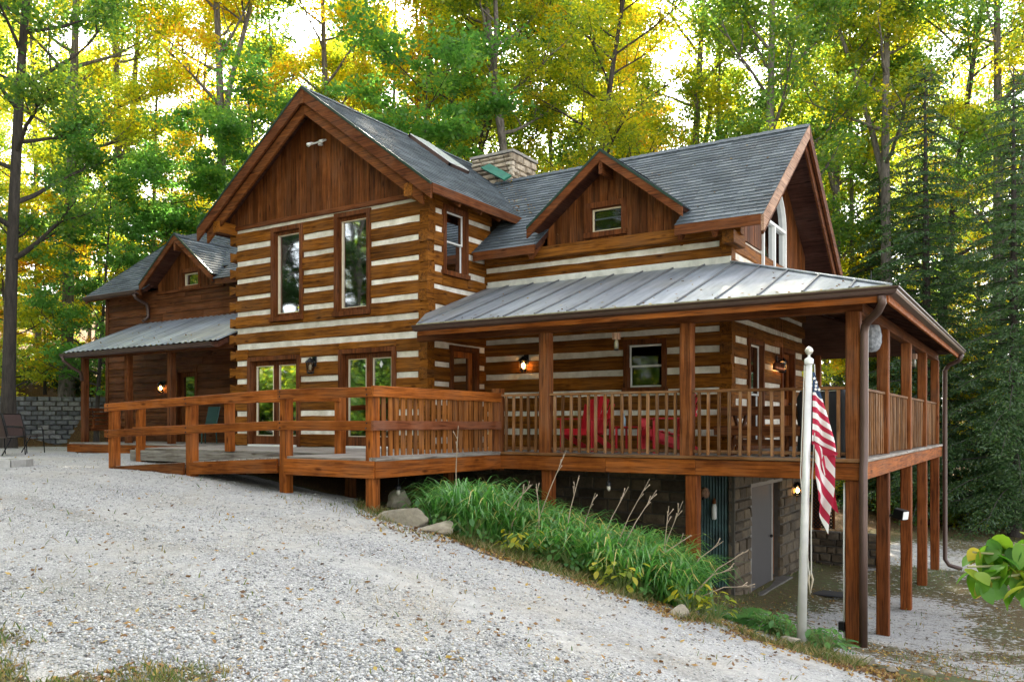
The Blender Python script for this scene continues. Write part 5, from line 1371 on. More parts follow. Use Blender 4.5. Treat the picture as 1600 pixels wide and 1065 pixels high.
for (a, b_) in ((.62, .12), (.45, .17), (.78, .20), (.35, .08), (.30, .22)):
    x_, d_, z_, _, _ = up_(a, b_); ce = top + RT * x_ - FW * (d_ + .012) + V((0, 0, z_))
    m = MB(); m.prism([ce + (RT * math.sin(k * math.pi / 5) + V((0, 0, math.cos(k * math.pi / 5)))) * (.022 if k % 2 == 0 else .009) for k in range(10)], FW * .006); m.build('star', plain('flag_star', (.74, .71, .68), .8), FT)

# ---- retaining wall of dark blocks on the left
RWT = thing('retaining_wall', 'grey-blue block retaining wall at the left edge below the wooded bank', 'wall', (RW0 + RW1) / 2)
Fr = Frame((RW0.x, RW0.y, 0), tuple(_rd), tuple(-_rn))
zb_ = -.45
m = MB(); fbox(m, Fr, -.5, RWL, zb_, 1.38, -.45, -.05); m.build('core', M_MORTAR, RWT)
BLK = []
for k in range(3):
    m = MB(); J = lambda s_: rnd.uniform(-s_, s_)
    w_, h_ = .40, .175
    out = [(0, -.02, 0), (w_, -.02, 0), (w_, -.02, h_), (0, -.02, h_)]
    inn = [(.03 + J(.01), -.09 + J(.012), .02), (w_ * .5 + J(.05), -.12 + J(.012), .015), (w_ - .03 + J(.01), -.09 + J(.012), .02), (w_ - .03 + J(.01), -.09 + J(.015), h_ - .02), (w_ * .5 + J(.05), -.12 + J(.015), h_ - .015), (.03 + J(.01), -.09 + J(.015), h_ - .02)]
    bk_ = [(0, .15, 0), (w_, .15, 0), (w_, .15, h_), (0, .15, h_)]
    m.add(bk_ + out + inn, [(0, 4, 7, 3), (1, 2, 6, 5), (3, 7, 6, 2), (0, 1, 5, 4), (4, 5, 10, 9, 8), (5, 6, 11, 10), (6, 7, 13, 12, 11), (7, 4, 8, 13), (8, 9, 12, 13), (9, 10, 11, 12)])
    BLK.append(m.mesh('block', M_BLOCK))
ang = math.atan2(_rd.y, _rd.x); row = 0; z = zb_
while z < 1.42:
    a = -.4 - (.2 if row % 2 else 0)
    while a < RWL - .2:
        o = link_mesh('block', rnd.choice(BLK), RWT); q = Fr.p(a + .005, z, .0 - row * .012); o.location = q; o.rotation_euler = (0, 0, ang + rnd.uniform(-.02, .02)); o.scale = (.98, 1, .96)
        a += .41
    z += .18; row += 1
# ---- stone wall beyond the rear corner
LW = thing('low_stone_wall', 'low dry stone wall behind the basement corner', 'wall', (-1.7, 8.4, -2.8))
m = MB(); m.box(-2.5, -.9, 8.45, 8.75, -3.1, -2.02); m.build('core', M_MORTAR, LW)
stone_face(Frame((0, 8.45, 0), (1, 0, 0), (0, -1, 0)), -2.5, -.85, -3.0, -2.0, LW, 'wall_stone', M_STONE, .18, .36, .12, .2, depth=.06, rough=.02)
m = MB(); gz_ = gz(-1.2, 5.5); m.box(-1.75, -1.05, 4.9, 5.4, gz_ + .015, gz_ + .035); o = m.build('door_mat', plain('black_rubber', (.02, .02, .022), .8), None); tag(o, 'black rubber mat on the ground before the basement door', 'mat')

# ---- porch swing, left patio chairs, fire ring
sx, sy = on_plane_y(166, 1.3), 1.3
T = thing('porch_swing', 'wooden slatted porch swing at the end of the left porch', 'swing', (sx, sy, .4))
for i in range(5):
    m = MB(); m.bar((sx - .25, sy - .5, .42 + .11 * i + .0), (sx - .25 - .05 * i, sy + .6, .42 + .11 * i), .02, .085); m.build('back_slat', TRIM('Y'), T)
for i in range(4):
    m = MB(); m.bar((sx - .2 + .12 * i, sy - .5, .38), (sx - .2 + .12 * i, sy + .6, .38), .10, .022); m.build('seat_slat', TRIM('Y'), T)
for e in (-.5, .6):
    m = MB(); m.bar((sx - .3, sy + e, .62), (sx + .28, sy + e, .62), .07, .03); m.build('armrest', TRIM('X'), T)
    m = MB(); m.bar((sx + .25, sy + e, .36), (sx + .25, sy + e, .62), .05, .05, (1, 0, 0)); m.build('arm_post', TRIM('Z'), T)
    m = MB(); m.tube([(sx + .25, sy + e, .62), (sx, sy + e, 1.5), (sx, sy + e, 2.4)], .008, 5); m.tube([(sx - .3, sy + e, .62), (sx, sy + e, 1.5)], .008, 5); m.build('chain', M_BLACK, T)
m = MB(); m.bar((sx - .28, sy - .55, .33), (sx - .28, sy + .65, .33), .05, .07); m.bar((sx + .22, sy - .55, .33), (sx + .22, sy + .65, .33), .05, .07); m.build('seat_frame', TRIM('Y'), T)

M_SLING = plain('brown_sling', (.075, .045, .038), .75, noise=.2, nscale=20)
def patio_chair(label, loc, rz):
    T = thing('patio_chair', label, 'chair', (0, 0, 0), 'dark sling patio chairs')
    m = MB(); m.prism([(-.26, .24, .42), (.26, .24, .42), (.26, .40, .95), (-.26, .40, .95)], (0, .012, 0)); m.build('back_sling', M_SLING, T)
    m = MB(); m.prism([(-.26, -.26, .42), (.26, -.26, .42), (.26, .24, .40), (-.26, .24, .40)], (0, 0, .012)); m.build('seat_sling', M_SLING, T)
    for s_ in (-1, 1):
        x = s_ * .28
        m = MB(); m.tube([(x, -.30, 0), (x, -.26, .42), (x, -.22, .64), (x, .28, .66)], .013, 6); m.build('front_leg', M_BLACK, T, True)
        m = MB(); m.tube([(x, -.26, .42), (x, .24, .41), (x, .41, .97)], .013, 6); m.build('side_frame', M_BLACK, T, True)
        m = MB(); m.tube([(x, .38, 0), (x, .10, .42)], .013, 6); m.build('rear_leg', M_BLACK, T, True)
    m = MB(); m.tube([(-.28, .41, .96), (.28, .41, .96)], .013, 6); m.build('top_rail', M_BLACK, T)
    copy_rot(T, loc, rz)
q = at(8, 19.5); patio_chair('brown sling patio chair seen from behind at the left edge', (q.x, q.y, gz(q.x, q.y)), R(200))
q = at(40, 20.6); patio_chair('second sling patio chair turned sideways by the block wall', (q.x, q.y, gz(q.x, q.y)), R(110))
q = at(-12, 14.5); zz_ = gz(q.x, q.y)
T = thing('fire_ring', 'pale concrete fire ring cut off by the left edge', 'fire pit', (q.x, q.y, zz_))
for k in range(12):
    t0, t1 = 2 * math.pi * k / 12 + .02, 2 * math.pi * (k + 1) / 12 - .02
    pl = [(q.x + r_ * math.cos(t_), q.y + r_ * math.sin(t_), zz_ - .05) for r_, t_ in ((.62, t0), (.62, t1), (.42, t1), (.42, t0))]
    m = MB(); m.prism(pl, (0, 0, .16)); m.build('ring_block', plain('pale_block', (.42, .41, .38), .9, noise=.3, bump=.3), T)
# teal chair in the left porch
q = (on_plane_y(318, 1.5), 1.5, 0)
T = thing('porch_chair', 'teal metal chair in the shade of the left porch', 'chair', q)
M_TEAL = plain('teal_paint', (.006, .055, .055), .4)
m = MB(); m.bar((q[0] - .22, q[1], .42), (q[0] + .22, q[1], .42), .44, .03); m.build('seat', M_TEAL, T)
m = MB(); m.bar((q[0], q[1] + .22, .46), (q[0], q[1] + .32, .9), .44, .025, (0, 1, 0)) ; m.build('backrest', M_TEAL, T)
for dx in (-.2, .2):
    for dy in (-.2, .2): m = MB(); m.tube([(q[0] + dx, q[1] + dy, .41), (q[0] + dx * 1.1, q[1] + dy * 1.1, 0)], .015, 6); m.build('leg', M_TEAL, T)

# ================================================================== VEGETATION
def bark_mat(key, c0, c1):
    m, t, b = new_mat(key)
    co, rn, base = obj_coords(t, (7, 7, 1.1))
    n = nd(t, 'ShaderNodeTexNoise', Scale=1.6, Detail=8, Roughness=0.7); t.links.new(co, n.inputs['Vector'])
    r = ramp(t, [(0.34, c0), (0.66, c1)]); t.links.new(n.outputs[0], r.inputs[0]); t.links.new(r.outputs[0], b.inputs['Base Color'])
    b.inputs['Roughness'].default_value = .95
    bp = nd(t, 'ShaderNodeBump', Strength=.8, Distance=.06); t.links.new(n.outputs[0], bp.inputs['Height']); t.links.new(bp.outputs[0], b.inputs['Normal'])
    MATS[key] = m; return m
BARK = bark_mat('grey_bark', (.050, .042, .035), (.22, .19, .165)); BARK_D = bark_mat('dark_bark', (.022, .018, .015), (.075, .06, .05))

G1 = (.030, .075, .016); G2 = (.055, .120, .022); G3 = (.10, .17, .03); YG = (.19, .222, .020); YL = (.39, .345, .022); OR = (.44, .23, .02); RB = (.22, .075, .02)
L_GREEN = leaf_mat('leaf_green', [(0, G1), (.2, G2), (.5, G3), (.82, YG), (1, YL)])
L_BEECH = leaf_mat('beech_leaf', [(0, (.045, .11, .022)), (.5, (.085, .19, .034)), (.85, (.17, .26, .04)), (1, (.34, .34, .03))])
L_YG = leaf_mat('leaf_yellow_green', [(0, (.040, .090, .018)), (.18, G3), (.45, YG), (.78, YL), (1, OR)])
L_GOLD = leaf_mat('leaf_gold', [(0, G3), (.25, YG), (.5, YL), (.8, OR), (1, RB)])
L_DARK = leaf_mat('leaf_dark', [(0, (.012, .034, .012)), (.5, (.028, .066, .018)), (1, (.06, .11, .024))], trans=.3)
L_HEM = leaf_mat('hemlock_needles', [(0, (.020, .052, .016)), (.5, (.036, .082, .024)), (1, (.075, .125, .034))], trans=.42, gloss=.05)
L_BLADE = leaf_mat('daylily_blade', [(0, (.045, .14, .026)), (.6, (.095, .26, .042)), (.9, (.18, .33, .06)), (1, (.38, .30, .08))], trans=.3, gloss=.08)
L_YPL = leaf_mat('yellowing_leaf', [(0, (.10, .17, .02)), (.5, (.28, .29, .025)), (1, (.45, .36, .035))], trans=.4)
L_FERN = leaf_mat('fern_frond', [(0, (.040, .115, .030)), (1, (.11, .23, .05))], trans=.35)
L_GRASS = leaf_mat('short_grass', [(0, (.045, .085, .015)), (.35, (.085, .125, .025)), (.6, (.17, .145, .05)), (1, (.28, .21, .10))], trans=.3)
L_LITTER = leaf_mat('fallen_leaf', [(0, (.07, .035, .018)), (.4, (.17, .085, .032)), (.75, (.30, .17, .05)), (1, (.42, .30, .07))], trans=.15)

def leaf_quads(C, size, rng, flat=.8, aspect=.62, droop=None, dirs=None):
    """rhombic leaves at centres C (N,3); returns verts, quads"""
    N = len(C)
    n = rng.normal(0, .55, (N, 3)); n[:, 2] += flat; n /= np.linalg.norm(n, axis=1)[:, None]
    t = rng.normal(0, 1, (N, 3)) if dirs is None else dirs + rng.normal(0, .35, (N, 3))
    t -= n * np.sum(t * n, 1)[:, None]; t /= np.maximum(np.linalg.norm(t, axis=1), 1e-6)[:, None]
    b = np.cross(n, t)
    s = size * rng.uniform(.6, 1.25, N)[:, None]
    a0 = C - t * s * .5; a1 = C + b * s * aspect * .5 - n * s * .05; a2 = C + t * s * .5 - n * s * .1; a3 = C - b * s * aspect * .5 - n * s * .05
    v = np.stack([a0, a1, a2, a3], 1).reshape(-1, 3)
    q = np.arange(N * 4).reshape(N, 4)
    return v, q

def gen_tree(seed, H, r0, cb, spread, nlimb, nclus, nleaf, lsize, lean=(0, 0), fork=None, crad=.75, flatc=.55, up=.75):
    """returns wood MB and leaf centres"""
    r = random.Random(seed); rng = np.random.default_rng(seed)
    W = MB(); K = 12; tr = []
    wob = [r.uniform(-.02, .02) * H for _ in range(4)]
    for i in range(K + 1):
        f = i / K
        tr.append(V((lean[0] * H * f ** 1.3 + wob[0] * math.sin(3 * f + wob[1]) * f, lean[1] * H * f ** 1.3 + wob[2] * math.sin(2.5 * f + 1) * f, H * f)))
    rad = [max(.02, r0 * ((1 - i / K) ** .8 * .93 + .02) * (1.35 if i == 0 else 1)) for i in range(K + 1)]
    W.tube([tr[0] - V((0, 0, .5))] + tr, [rad[0] * 1.25] + rad, 9)
    def tp(f):
        x = f * K; i = min(K - 1, int(x)); return tr[i].lerp(tr[i + 1], x - i), rad[i] + (rad[i + 1] - rad[i]) * (x - i)
    clus = []
    def branch(p, d, L, rr, depth):
        n = 5; pts = [p]; q = p.copy(); dd = d.copy()
        for i in range(n):
            dd = (dd + V((r.uniform(-.16, .16), r.uniform(-.16, .16), r.uniform(-.04, .17)))).normalized(); q = q + dd * (L / n); pts.append(q.copy())
        W.tube(pts, [rr * (1 - .17 * i) for i in range(n + 1)], 6 if depth == 0 else 4, cap=False)
        if depth < 1:
            k = r.randint(4, 6)
            for j in range(k):
                f = .28 + .7 * (j + r.random() * .6) / k; x = f * n; i = min(n - 1, int(x)); pp = pts[i].lerp(pts[i + 1], x - i)
                az = r.uniform(0, 2 * math.pi); sd = (dd + V((math.cos(az), math.sin(az), r.uniform(-.15, .45))) * .95).normalized()
                branch(pp, sd, L * r.uniform(.34, .58) * (1.15 - f * .5), rr * .42, depth + 1)
            clus.append(pts[-1])
        else:
            for f in (.35, .6, .85, 1.0):
                x = f * n; i = min(n - 1, int(x)); clus.append(pts[i].lerp(pts[i + 1], min(1, x - i)) + V((r.uniform(-.3, .3), r.uniform(-.3, .3), r.uniform(-.15, .25))))
    if fork:
        f0, tilt = fork; p, rr = tp(f0); az = r.uniform(0, 6.28)
        d = V((math.cos(az) * tilt, math.sin(az) * tilt, 1)).normalized(); pts = [p + d * (H * (1 - f0) * k / 6) + V((r.uniform(-.2, .2), r.uniform(-.2, .2), 0)) * (k > 0) for k in range(7)]
        W.tube(pts, [rr * .8 * (1 - k / 6.6) for k in range(7)], 7, cap=False)
        for k in range(2, 7):
            for _ in range(2):
                a2 = r.uniform(0, 6.28); branch(pts[k], V((math.cos(a2), math.sin(a2), .7)).normalized(), spread * r.uniform(.35, .6), rr * .3, 0)
    for i in range(nlimb):
        f = cb + (1 - cb) * ((i + r.random() * .7) / nlimb) ** .9
        f = min(f, .985); p, rr = tp(f); az = i * 2.4 + r.uniform(-.5, .5); g = (f - cb) / (1 - cb)
        L = spread * (.55 + .75 * g) * (1.15 - g) ** .55 * r.uniform(.7, 1.1); el = up * (.25 + .85 * g) + r.uniform(-.12, .2)
        branch(p, V((math.cos(az), math.sin(az), el)).normalized(), max(.8, L), max(.018, min(rr * .55, .10)), 0)
    clus = np.array([tuple(c) for c in clus])
    if len(clus) > nclus: clus = clus[rng.choice(len(clus), nclus, replace=False)]
    per = nleaf // len(clus); idx = np.repeat(np.arange(len(clus)), per)
    cr = crad * rng.uniform(.6, 1.35, len(clus))
    off = rng.normal(0, 1, (len(idx), 3)); off /= np.linalg.norm(off, axis=1)[:, None]; off *= (rng.random(len(idx)) ** .45)[:, None]
    off *= cr[idx][:, None]; off[:, 2] *= flatc
    C = clus[idx] + off
    tone = rng.random(len(clus))[idx] * .55 + rng.random(len(idx)) * .45
    lv, lq = leaf_quads(C, lsize, rng)
    return W, lv, lq, tone

TV = {}
def tree_kind(key, *a, bark=None, **k):
    W, lv, lq, tone = gen_tree(*a, **k)
    TV[key] = (W.mesh('trunk', bark or BARK, True), np_mesh('crown', lv, lq, L_GREEN, tone))
tree_kind('tall_a', 101, 26, .26, .26, 5.6, 30, 380, 46000, .155, (.02, .03), crad=.84)
tree_kind('tall_b', 202, 28, .30, .34, 5.2, 26, 330, 41000, .155, (-.05, .0), crad=.84, fork=(.36, .22))
tree_kind('tall_c', 303, 25, .24, .22, 6.0, 32, 370, 44000, .155, (.11, -.03), crad=.84, bark=BARK_D)
tree_kind('tall_d', 404, 27, .28, .46, 5.4, 22, 270, 34000, .16, (-.09, .04), crad=.84, fork=(.45, .3), bark=BARK)
tree_kind('slim_e', 505, 22, .15, .22, 3.6, 30, 280, 27000, .14, (.03, .02), crad=.72)
tree_kind('under_f', 606, 9.5, .09, .14, 3.6, 22, 220, 26000, .13, (.05, .0), crad=.62, flatc=.28, up=.25, bark=BARK_D)
tree_kind('under_g', 707, 6.5, .06, .10, 2.8, 18, 160, 17000, .12, (-.05, .04), crad=.5, flatc=.3, up=.3, bark=BARK_D)
TREES = []
def tree(key, name, px, t, mat, label, group, s=1.0, rz=None, x=None, y=None, tilt=0.0):
    q = at(px, t) if x is None else V((x, y, 0)); z = gz(q.x, q.y)
    o = thing(name, label, 'tree', (0, 0, 0), group)
    tm, cm = TV[key]
    a = link_mesh('trunk', tm, o); b_ = link_mesh('crown', cm, o)
    b_.material_slots[0].link = 'OBJECT'; b_.material_slots[0].material = mat
    o.location = (q.x, q.y, z); o.rotation_euler = (0, tilt, rnd.uniform(0, 6.28) if rz is None else rz); o.scale = (s, s, s * rnd.uniform(.95, 1.06))
    TREES.append(o)
    return o

# hemlock: tiers of drooping sprays
def gen_hemlock(seed, H, Rm, nb, leafs):
    r = random.Random(seed); rng = np.random.default_rng(seed); W = MB()
    W.tube([(0, 0, -.5), (0, 0, 0), (.05, 0, H * .5), (0, .03, H)], [.30, .26, .15, .02], 9)
    cs = []; ds = []
    for i in range(nb):
        f = .05 + .94 * (i / nb); z = H * f; L = Rm * (1 - f) ** .7 * r.uniform(.65, 1.1) + .3; az = i * 2.399 + r.uniform(-.3, .3)
        d = V((math.cos(az), math.sin(az), 0)); pts = [V((0, 0, z)) + d * (L * k / 5) + V((0, 0, .10 * L * (k / 5) - .36 * L * (k / 5) ** 2)) for k in range(6)]
        W.tube(pts, [.035 * (1 - .16 * k) for k in range(6)], 4, cap=False)
        side = V((-d.y, d.x, 0)); nt_ = max(5, int(L / .16))
        for j in range(nt_):
            g = (j + .5) / nt_; x = g * 5; k = min(4, int(x)); p = pts[k].lerp(pts[k + 1], x - k)
            for sg in (-1, 1):
                tl = L * .36 * (1.05 - g) ** .6 * r.uniform(.6, 1.15) + .12; td = (d * .55 + side * sg).normalized()
                m_ = max(5, int(tl / .045))
                for q in range(m_):
                    h = q / m_; pp = p + td * (tl * h) + V((0, 0, -.33 * tl * h * h))
                    for _ in range(2): cs.append((pp.x + r.uniform(-.05, .05), pp.y + r.uniform(-.05, .05), pp.z - r.random() * .13)); ds.append((td.x + r.uniform(-.8, .8), td.y + r.uniform(-.8, .8), -.55))
    cs = np.array(cs); ds = np.array(ds)
    if len(cs) > leafs: k = rng.choice(len(cs), leafs, replace=False); cs, ds = cs[k], ds[k]
    v, q = leaf_quads(cs, .15, rng, flat=.5, aspect=.30, dirs=ds)
    return W, v, q, rng.random(len(cs))
for k_, sd, H_, Rm_ in (('hem_a', 11, 19, 4.6), ('hem_b', 12, 15, 3.8)):
    W_, v_, q_, tn = gen_hemlock(sd, H_, Rm_, 150, 95000)
    TV[k_] = (W_.mesh('trunk', BARK_D, True), np_mesh('crown', v_, q_, L_HEM, tn))

def zone(px):
    for lim, s_ in ((40, 'at the left edge'), (130, 'above the block wall'), (240, 'above the left porch roof'), (330, 'above the left dormer'), (450, 'left of the gable peak'), (560, 'just right of the gable peak'), (660, 'above the skylight'), (750, 'left of the chimney'), (850, 'above the chimney'), (940, 'left of the dormer peak'),
                    (1010, 'right of the dormer peak'), (1130, 'over the middle of the main ridge'), (1260, 'over the right end of the main ridge'), (1330, 'just right of the right gable'), (1400, 'above the porch corner'), (1480, 'above the far end of the porch'), (1560, 'between the hemlocks')):
        if px < lim: return s_
    return 'at the right edge'
zone_ = zone
# --- the trees one can tell apart: (kind, px, distance, leaf, label)
GRP = 'trees behind and beside the cabin'
spec = [
 ('tall_c', 'oak_tree', 12, 27, L_GREEN, 'dark leaning trunk at the far left edge', .95, .4),
 ('tall_a', 'maple_tree', 104, 33, L_YG, 'dark straight trunk above the block wall', 1.0, 1.0),
 ('tall_b', 'maple_tree', 190, 41, L_YG, 'yellow-green tree between the left trunk and the orange tree', 1.0, 2.0),
 ('tall_d', 'maple_tree', 348, 33, L_GOLD, 'forked orange-leaved tree left of the front gable', .92, 2.6),
 ('slim_e', 'maple_tree', 305, 36, L_GOLD, 'slim orange-leaved tree beside the forked one', 1.0, .2),
 ('tall_a', 'poplar_tree', 531, 37, L_YG, 'straight pale trunk right of the gable peak', 1.0, 3.0),
 ('tall_b', 'poplar_tree', 655, 38, L_YG, 'forked tree above the skylight', 1.0, 4.4),
 ('tall_c', 'oak_tree', 718, 36, L_YG, 'dark trunk leaning right above the chimney', 1.05, .57),
 ('tall_c', 'oak_tree', 770, 44, L_YG, 'leaning yellow tree behind the chimney', 1.0, .75),
 ('tall_d', 'maple_tree', 822, 34, L_YG, 'forked trunk just right of the chimney', 1.0, 1.3),
 ('tall_c', 'oak_tree', 902, 35, L_YG, 'grey trunk leaning right above the dormer peak', 1.0, .57),
 ('slim_e', 'maple_tree', 1010, 46, L_GOLD, 'small orange tree over the middle of the main ridge', .95, 2.0),
 ('tall_b', 'oak_tree', 1072, 38, L_GREEN, 'slender green tree above the right part of the main ridge', 1.0, 3.3),
 ('tall_a', 'oak_tree', 1180, 33, L_GREEN, 'broad dark green tree over the right ridge end', 1.05, 5.0),
 ('tall_a', 'poplar_tree', 1312, 34, L_GREEN, 'pale trunk close behind the right gable', 1.0, .9),
 ('slim_e', 'poplar_tree', 1332, 36, L_YG, 'second pale trunk close behind the right gable', 1.1, 4.0),
 ('tall_d', 'oak_tree', 1392, 31, L_YG, 'dark limbed oak rising over the porch corner', 1.0, 5.2),
 ('tall_c', 'oak_tree', 1450, 33, L_GREEN, 'oak with a long limb reaching right, above the evergreens', 1.0, .5),
 ('tall_b', 'oak_tree', 1560, 32, L_YG, 'tall oak at the right edge behind the evergreens', 1.0, 1.5),
 ('hem_a', 'hemlock_tree', 1445, 29, L_HEM, 'large dark hemlock beside the far end of the porch', .88, 0),
 ('hem_a', 'hemlock_tree', 1585, 26.5, L_HEM, 'large dark hemlock at the right edge', .82, 2),
 ('hem_b', 'hemlock_tree', 1375, 33, L_HEM, 'smaller hemlock seen between the porch posts', .9, 1),
 ('hem_b', 'hemlock_tree', 1650, 31, L_HEM, 'hemlock half cut off by the right edge', 1.2, 4),
 ('under_f', 'beech_tree', 150, 29.5, L_BEECH, 'low green tree with layered boughs above the left porch roof', 1.0, 1),
 ('under_f', 'beech_tree', 265, 31, L_BEECH, 'low layered green tree behind the left wing roof', 1.05, 2.4),
 ('under_f', 'beech_tree', 20, 31, L_YG, 'low yellowing tree on the bank at the left edge', 1.0, 4),
 ('under_g', 'beech_tree', 70, 34, L_GOLD, 'small golden sapling on the wooded bank', 1.0, 3),
 ('under_f', 'beech_tree', 410, 31, L_BEECH, 'low green tree behind the left slope of the gable', 1.25, 5),
 ('under_f', 'beech_tree', 640, 31, L_BEECH, 'low green tree peeping over the gable roof', 1.45, .3),
 ('under_g', 'beech_tree', 1345, 31, L_YG, 'small yellow-green tree seen under the porch deck', 1.1, 1.4),
 ('under_g', 'beech_tree', 1480, 30, L_YG, 'small yellow-green tree below the hemlocks', 1.0, 2.4),
 ('under_g', 'beech_tree', 1590, 33, L_GOLD, 'small golden tree low at the right edge', 1.0, 4.2),
]
for (k_, nm, px, t_, mt, lab, s_, rz) in spec: tree(k_, nm, px, t_, mt, lab, GRP, s_, rz)
for j, (px, t_) in enumerate(((60, 39), (238, 38), (430, 36), (552, 40), (612, 37), (690, 42), (745, 39), (862, 41), (925, 40), (985, 43), (1120, 37), (1245, 41), (1290, 39), (1420, 40), (1525, 38))):
    tree('slim_e', 'poplar_tree', px, t_, (L_YG, L_YG, L_GREEN, L_YG, L_GOLD)[j % 5], ('nearer ' if t_ <= 40 else 'farther ') + 'slender pale trunk ' + zone_(px), 'slender pale trunks', rnd.uniform(.95, 1.15))
# the wood farther back: individuals that look alike
far_kinds = ['tall_a', 'slim_e', 'tall_b', 'tall_c', 'slim_e', 'tall_d', 'slim_e']
fm_ = [L_YG, L_YG, L_GREEN, L_YG, L_YG, L_GOLD]
i = 0
for row, (t0, n) in enumerate(((45, 9), (57, 10), (71, 13))):
    for j in range(n):
        px = -120 + 1840 * (j + .5 + rnd.uniform(-.35, .35)) / n
        if (450 < px < 525 or 1020 < px < 1100) and row < 2: continue
        mt = fm_[(i * 5 + row) % 6] if px < 1150 else rnd.choice((L_GREEN, L_YG, L_YG))
        hue_ = {L_YG: 'yellow-green', L_GREEN: 'green', L_GOLD: 'golden'}[mt]
        lab = '%s tree %s, %s row' % (hue_, zone(px), ('second', 'third', 'farthest')[row])
        tree(far_kinds[i % 7], 'forest_tree', px, t0 + rnd.uniform(-3, 3), mt, lab, 'trees of the deeper wood', rnd.uniform(.85, 1.0)); i += 1
for j in range(16):
    px = -60 + 560 * j / 10 if j < 9 else 1270 + 52 * (j - 9)
    mt = [L_GREEN, L_YG, L_GOLD, L_GREEN][j % 4] if px < 700 else [L_YG, L_DARK, L_YG, L_GREEN][j % 4]
    lab = '%s understorey sapling %s' % ({L_GREEN: 'green', L_YG: 'yellow-green', L_GOLD: 'golden', L_DARK: 'dark green'}[mt], zone(px))
    tree('under_g' if j % 2 else 'under_f', 'sapling', px, rnd.uniform(36, 44), mt, lab, 'understorey saplings', rnd.uniform(.8, 1.15))
# trees across the drive, mirrored in the windows
for j in range(44):
    a_ = R(186 + 108 * j / 43); rr_ = (29, 38, 33, 44)[j % 4]; x_, y_ = -7 + rr_ * math.cos(a_), -2 + rr_ * math.sin(a_)
    tree(far_kinds[j % 7], 'forest_tree', 0, 0, [L_GREEN, L_YG, L_DARK][j % 3], 'tree across the drive that the window panes mirror', 'trees across the drive', .85, None, x_, y_)
for j in range(7):
    a_ = R(203 + 4 * j); x_, y_ = -7 + (27, 31)[j % 2] * math.cos(a_), -2 + (27, 31)[j % 2] * math.sin(a_)
    tree(('tall_a', 'tall_c')[j % 2], 'forest_tree', 0, 0, L_DARK, 'tree across the drive that the window panes mirror', 'trees across the drive', .75, None, x_, y_)
for j in range(18):
    a_ = R(180 + 118 * j / 17); rr_ = (28, 33)[j % 2]; x_, y_ = -7 + rr_ * math.cos(a_), -2 + rr_ * math.sin(a_)
    tree('under_f', 'sapling', 0, 0, [L_GREEN, L_DARK][j % 2], 'low tree across the drive that the window panes mirror', 'low trees across the drive', 1.0, None, x_, y_)

# --- shrub masses on the forest floor
def shrub_mesh(seed, rad, h, n, ls):
    rng = np.random.default_rng(seed); k = 16; cc = rng.normal(0, .45, (k, 3)) * rad; cc[:, 2] = rng.uniform(.2, .85, k) * h
    idx = rng.integers(0, k, n); off = rng.normal(0, .22, (n, 3)) * rad; C = cc[idx] + off; C[:, 2] = np.maximum(C[:, 2], .03)
    v, q = leaf_quads(C, ls, rng); tone = rng.random(k)[idx] * .5 + rng.random(n) * .5
    W = MB(); r = random.Random(seed)
    for c in cc: W.tube([(0, 0, -.1), (c[0] * .4, c[1] * .4, c[2] * .5), tuple(c)], [.018, .013, .005], 4)
    return W.mesh('stem', BARK_D), np_mesh('foliage', v, q, L_GREEN, tone)
SHV = [shrub_mesh(31, 1.2, 1.5, 2600, .13), shrub_mesh(32, 1.0, 1.1, 2200, .12), shrub_mesh(33, 1.5, 1.8, 3200, .14)]
def shrub(px, t_, mt, lab, grp, s_=1.0):
    q = at(px, t_); o = thing('shrub', lab, 'shrub', (0, 0, 0), grp); sm_, fm2 = SHV[rnd.randint(0, 2)]
    link_mesh('stem', sm_, o); b_ = link_mesh('foliage', fm2, o); b_.material_slots[0].link = 'OBJECT'; b_.material_slots[0].material = mt
    o.location = (q.x, q.y, gz(q.x, q.y)); o.rotation_euler = (0, 0, rnd.uniform(0, 6.28)); o.scale = (s_, s_, s_)
for j in range(11): shrub(-10 + 24 * j + rnd.uniform(-8, 8), rnd.uniform(33, 38), [L_GREEN, L_YG, L_DARK, L_GOLD][j % 4], ('bushy green', 'bushy yellow-green', 'dark green', 'golden')[j % 4] + ' shrub on the bank above the block wall, ' + ('near the left edge', 'by the dark straight trunk', 'beside the left porch')[min(2, j // 4)], 'shrubs on the left bank', rnd.uniform(.7, 1.1))
for j in range(12): shrub(1270 + 31 * j + rnd.uniform(-10, 10), rnd.uniform(28, 36), [L_YG, L_DARK, L_GREEN, L_YG][j % 4], ('yellow-green', 'dark green', 'bushy green', 'pale yellow-green')[j % 4] + ' shrub at the wood edge ' + ('seen under the deck', 'beside the far downspout', 'near the right edge')[min(2, j // 4)], 'shrubs below the evergreens', rnd.uniform(.6, 1.1))

for j in range(34):
    a_ = R(183 + 112 * j / 33); rr_ = (24, 27)[j % 2]; o = thing('shrub', 'shrub across the drive that the door panes mirror', 'shrub', (0, 0, 0), 'shrubs across the drive'); sm_, fm2 = SHV[j % 3]
    link_mesh('stem', sm_, o); b_ = link_mesh('foliage', fm2, o); b_.material_slots[0].link = 'OBJECT'; b_.material_slots[0].material = [L_GREEN, L_DARK][j % 2]
    x_, y_ = -7 + rr_ * math.cos(a_), -2 + rr_ * math.sin(a_); o.location = (x_, y_, gz(x_, y_)); o.rotation_euler = (0, 0, j * 1.3); o.scale = (2.1, 2.1, 2.6)

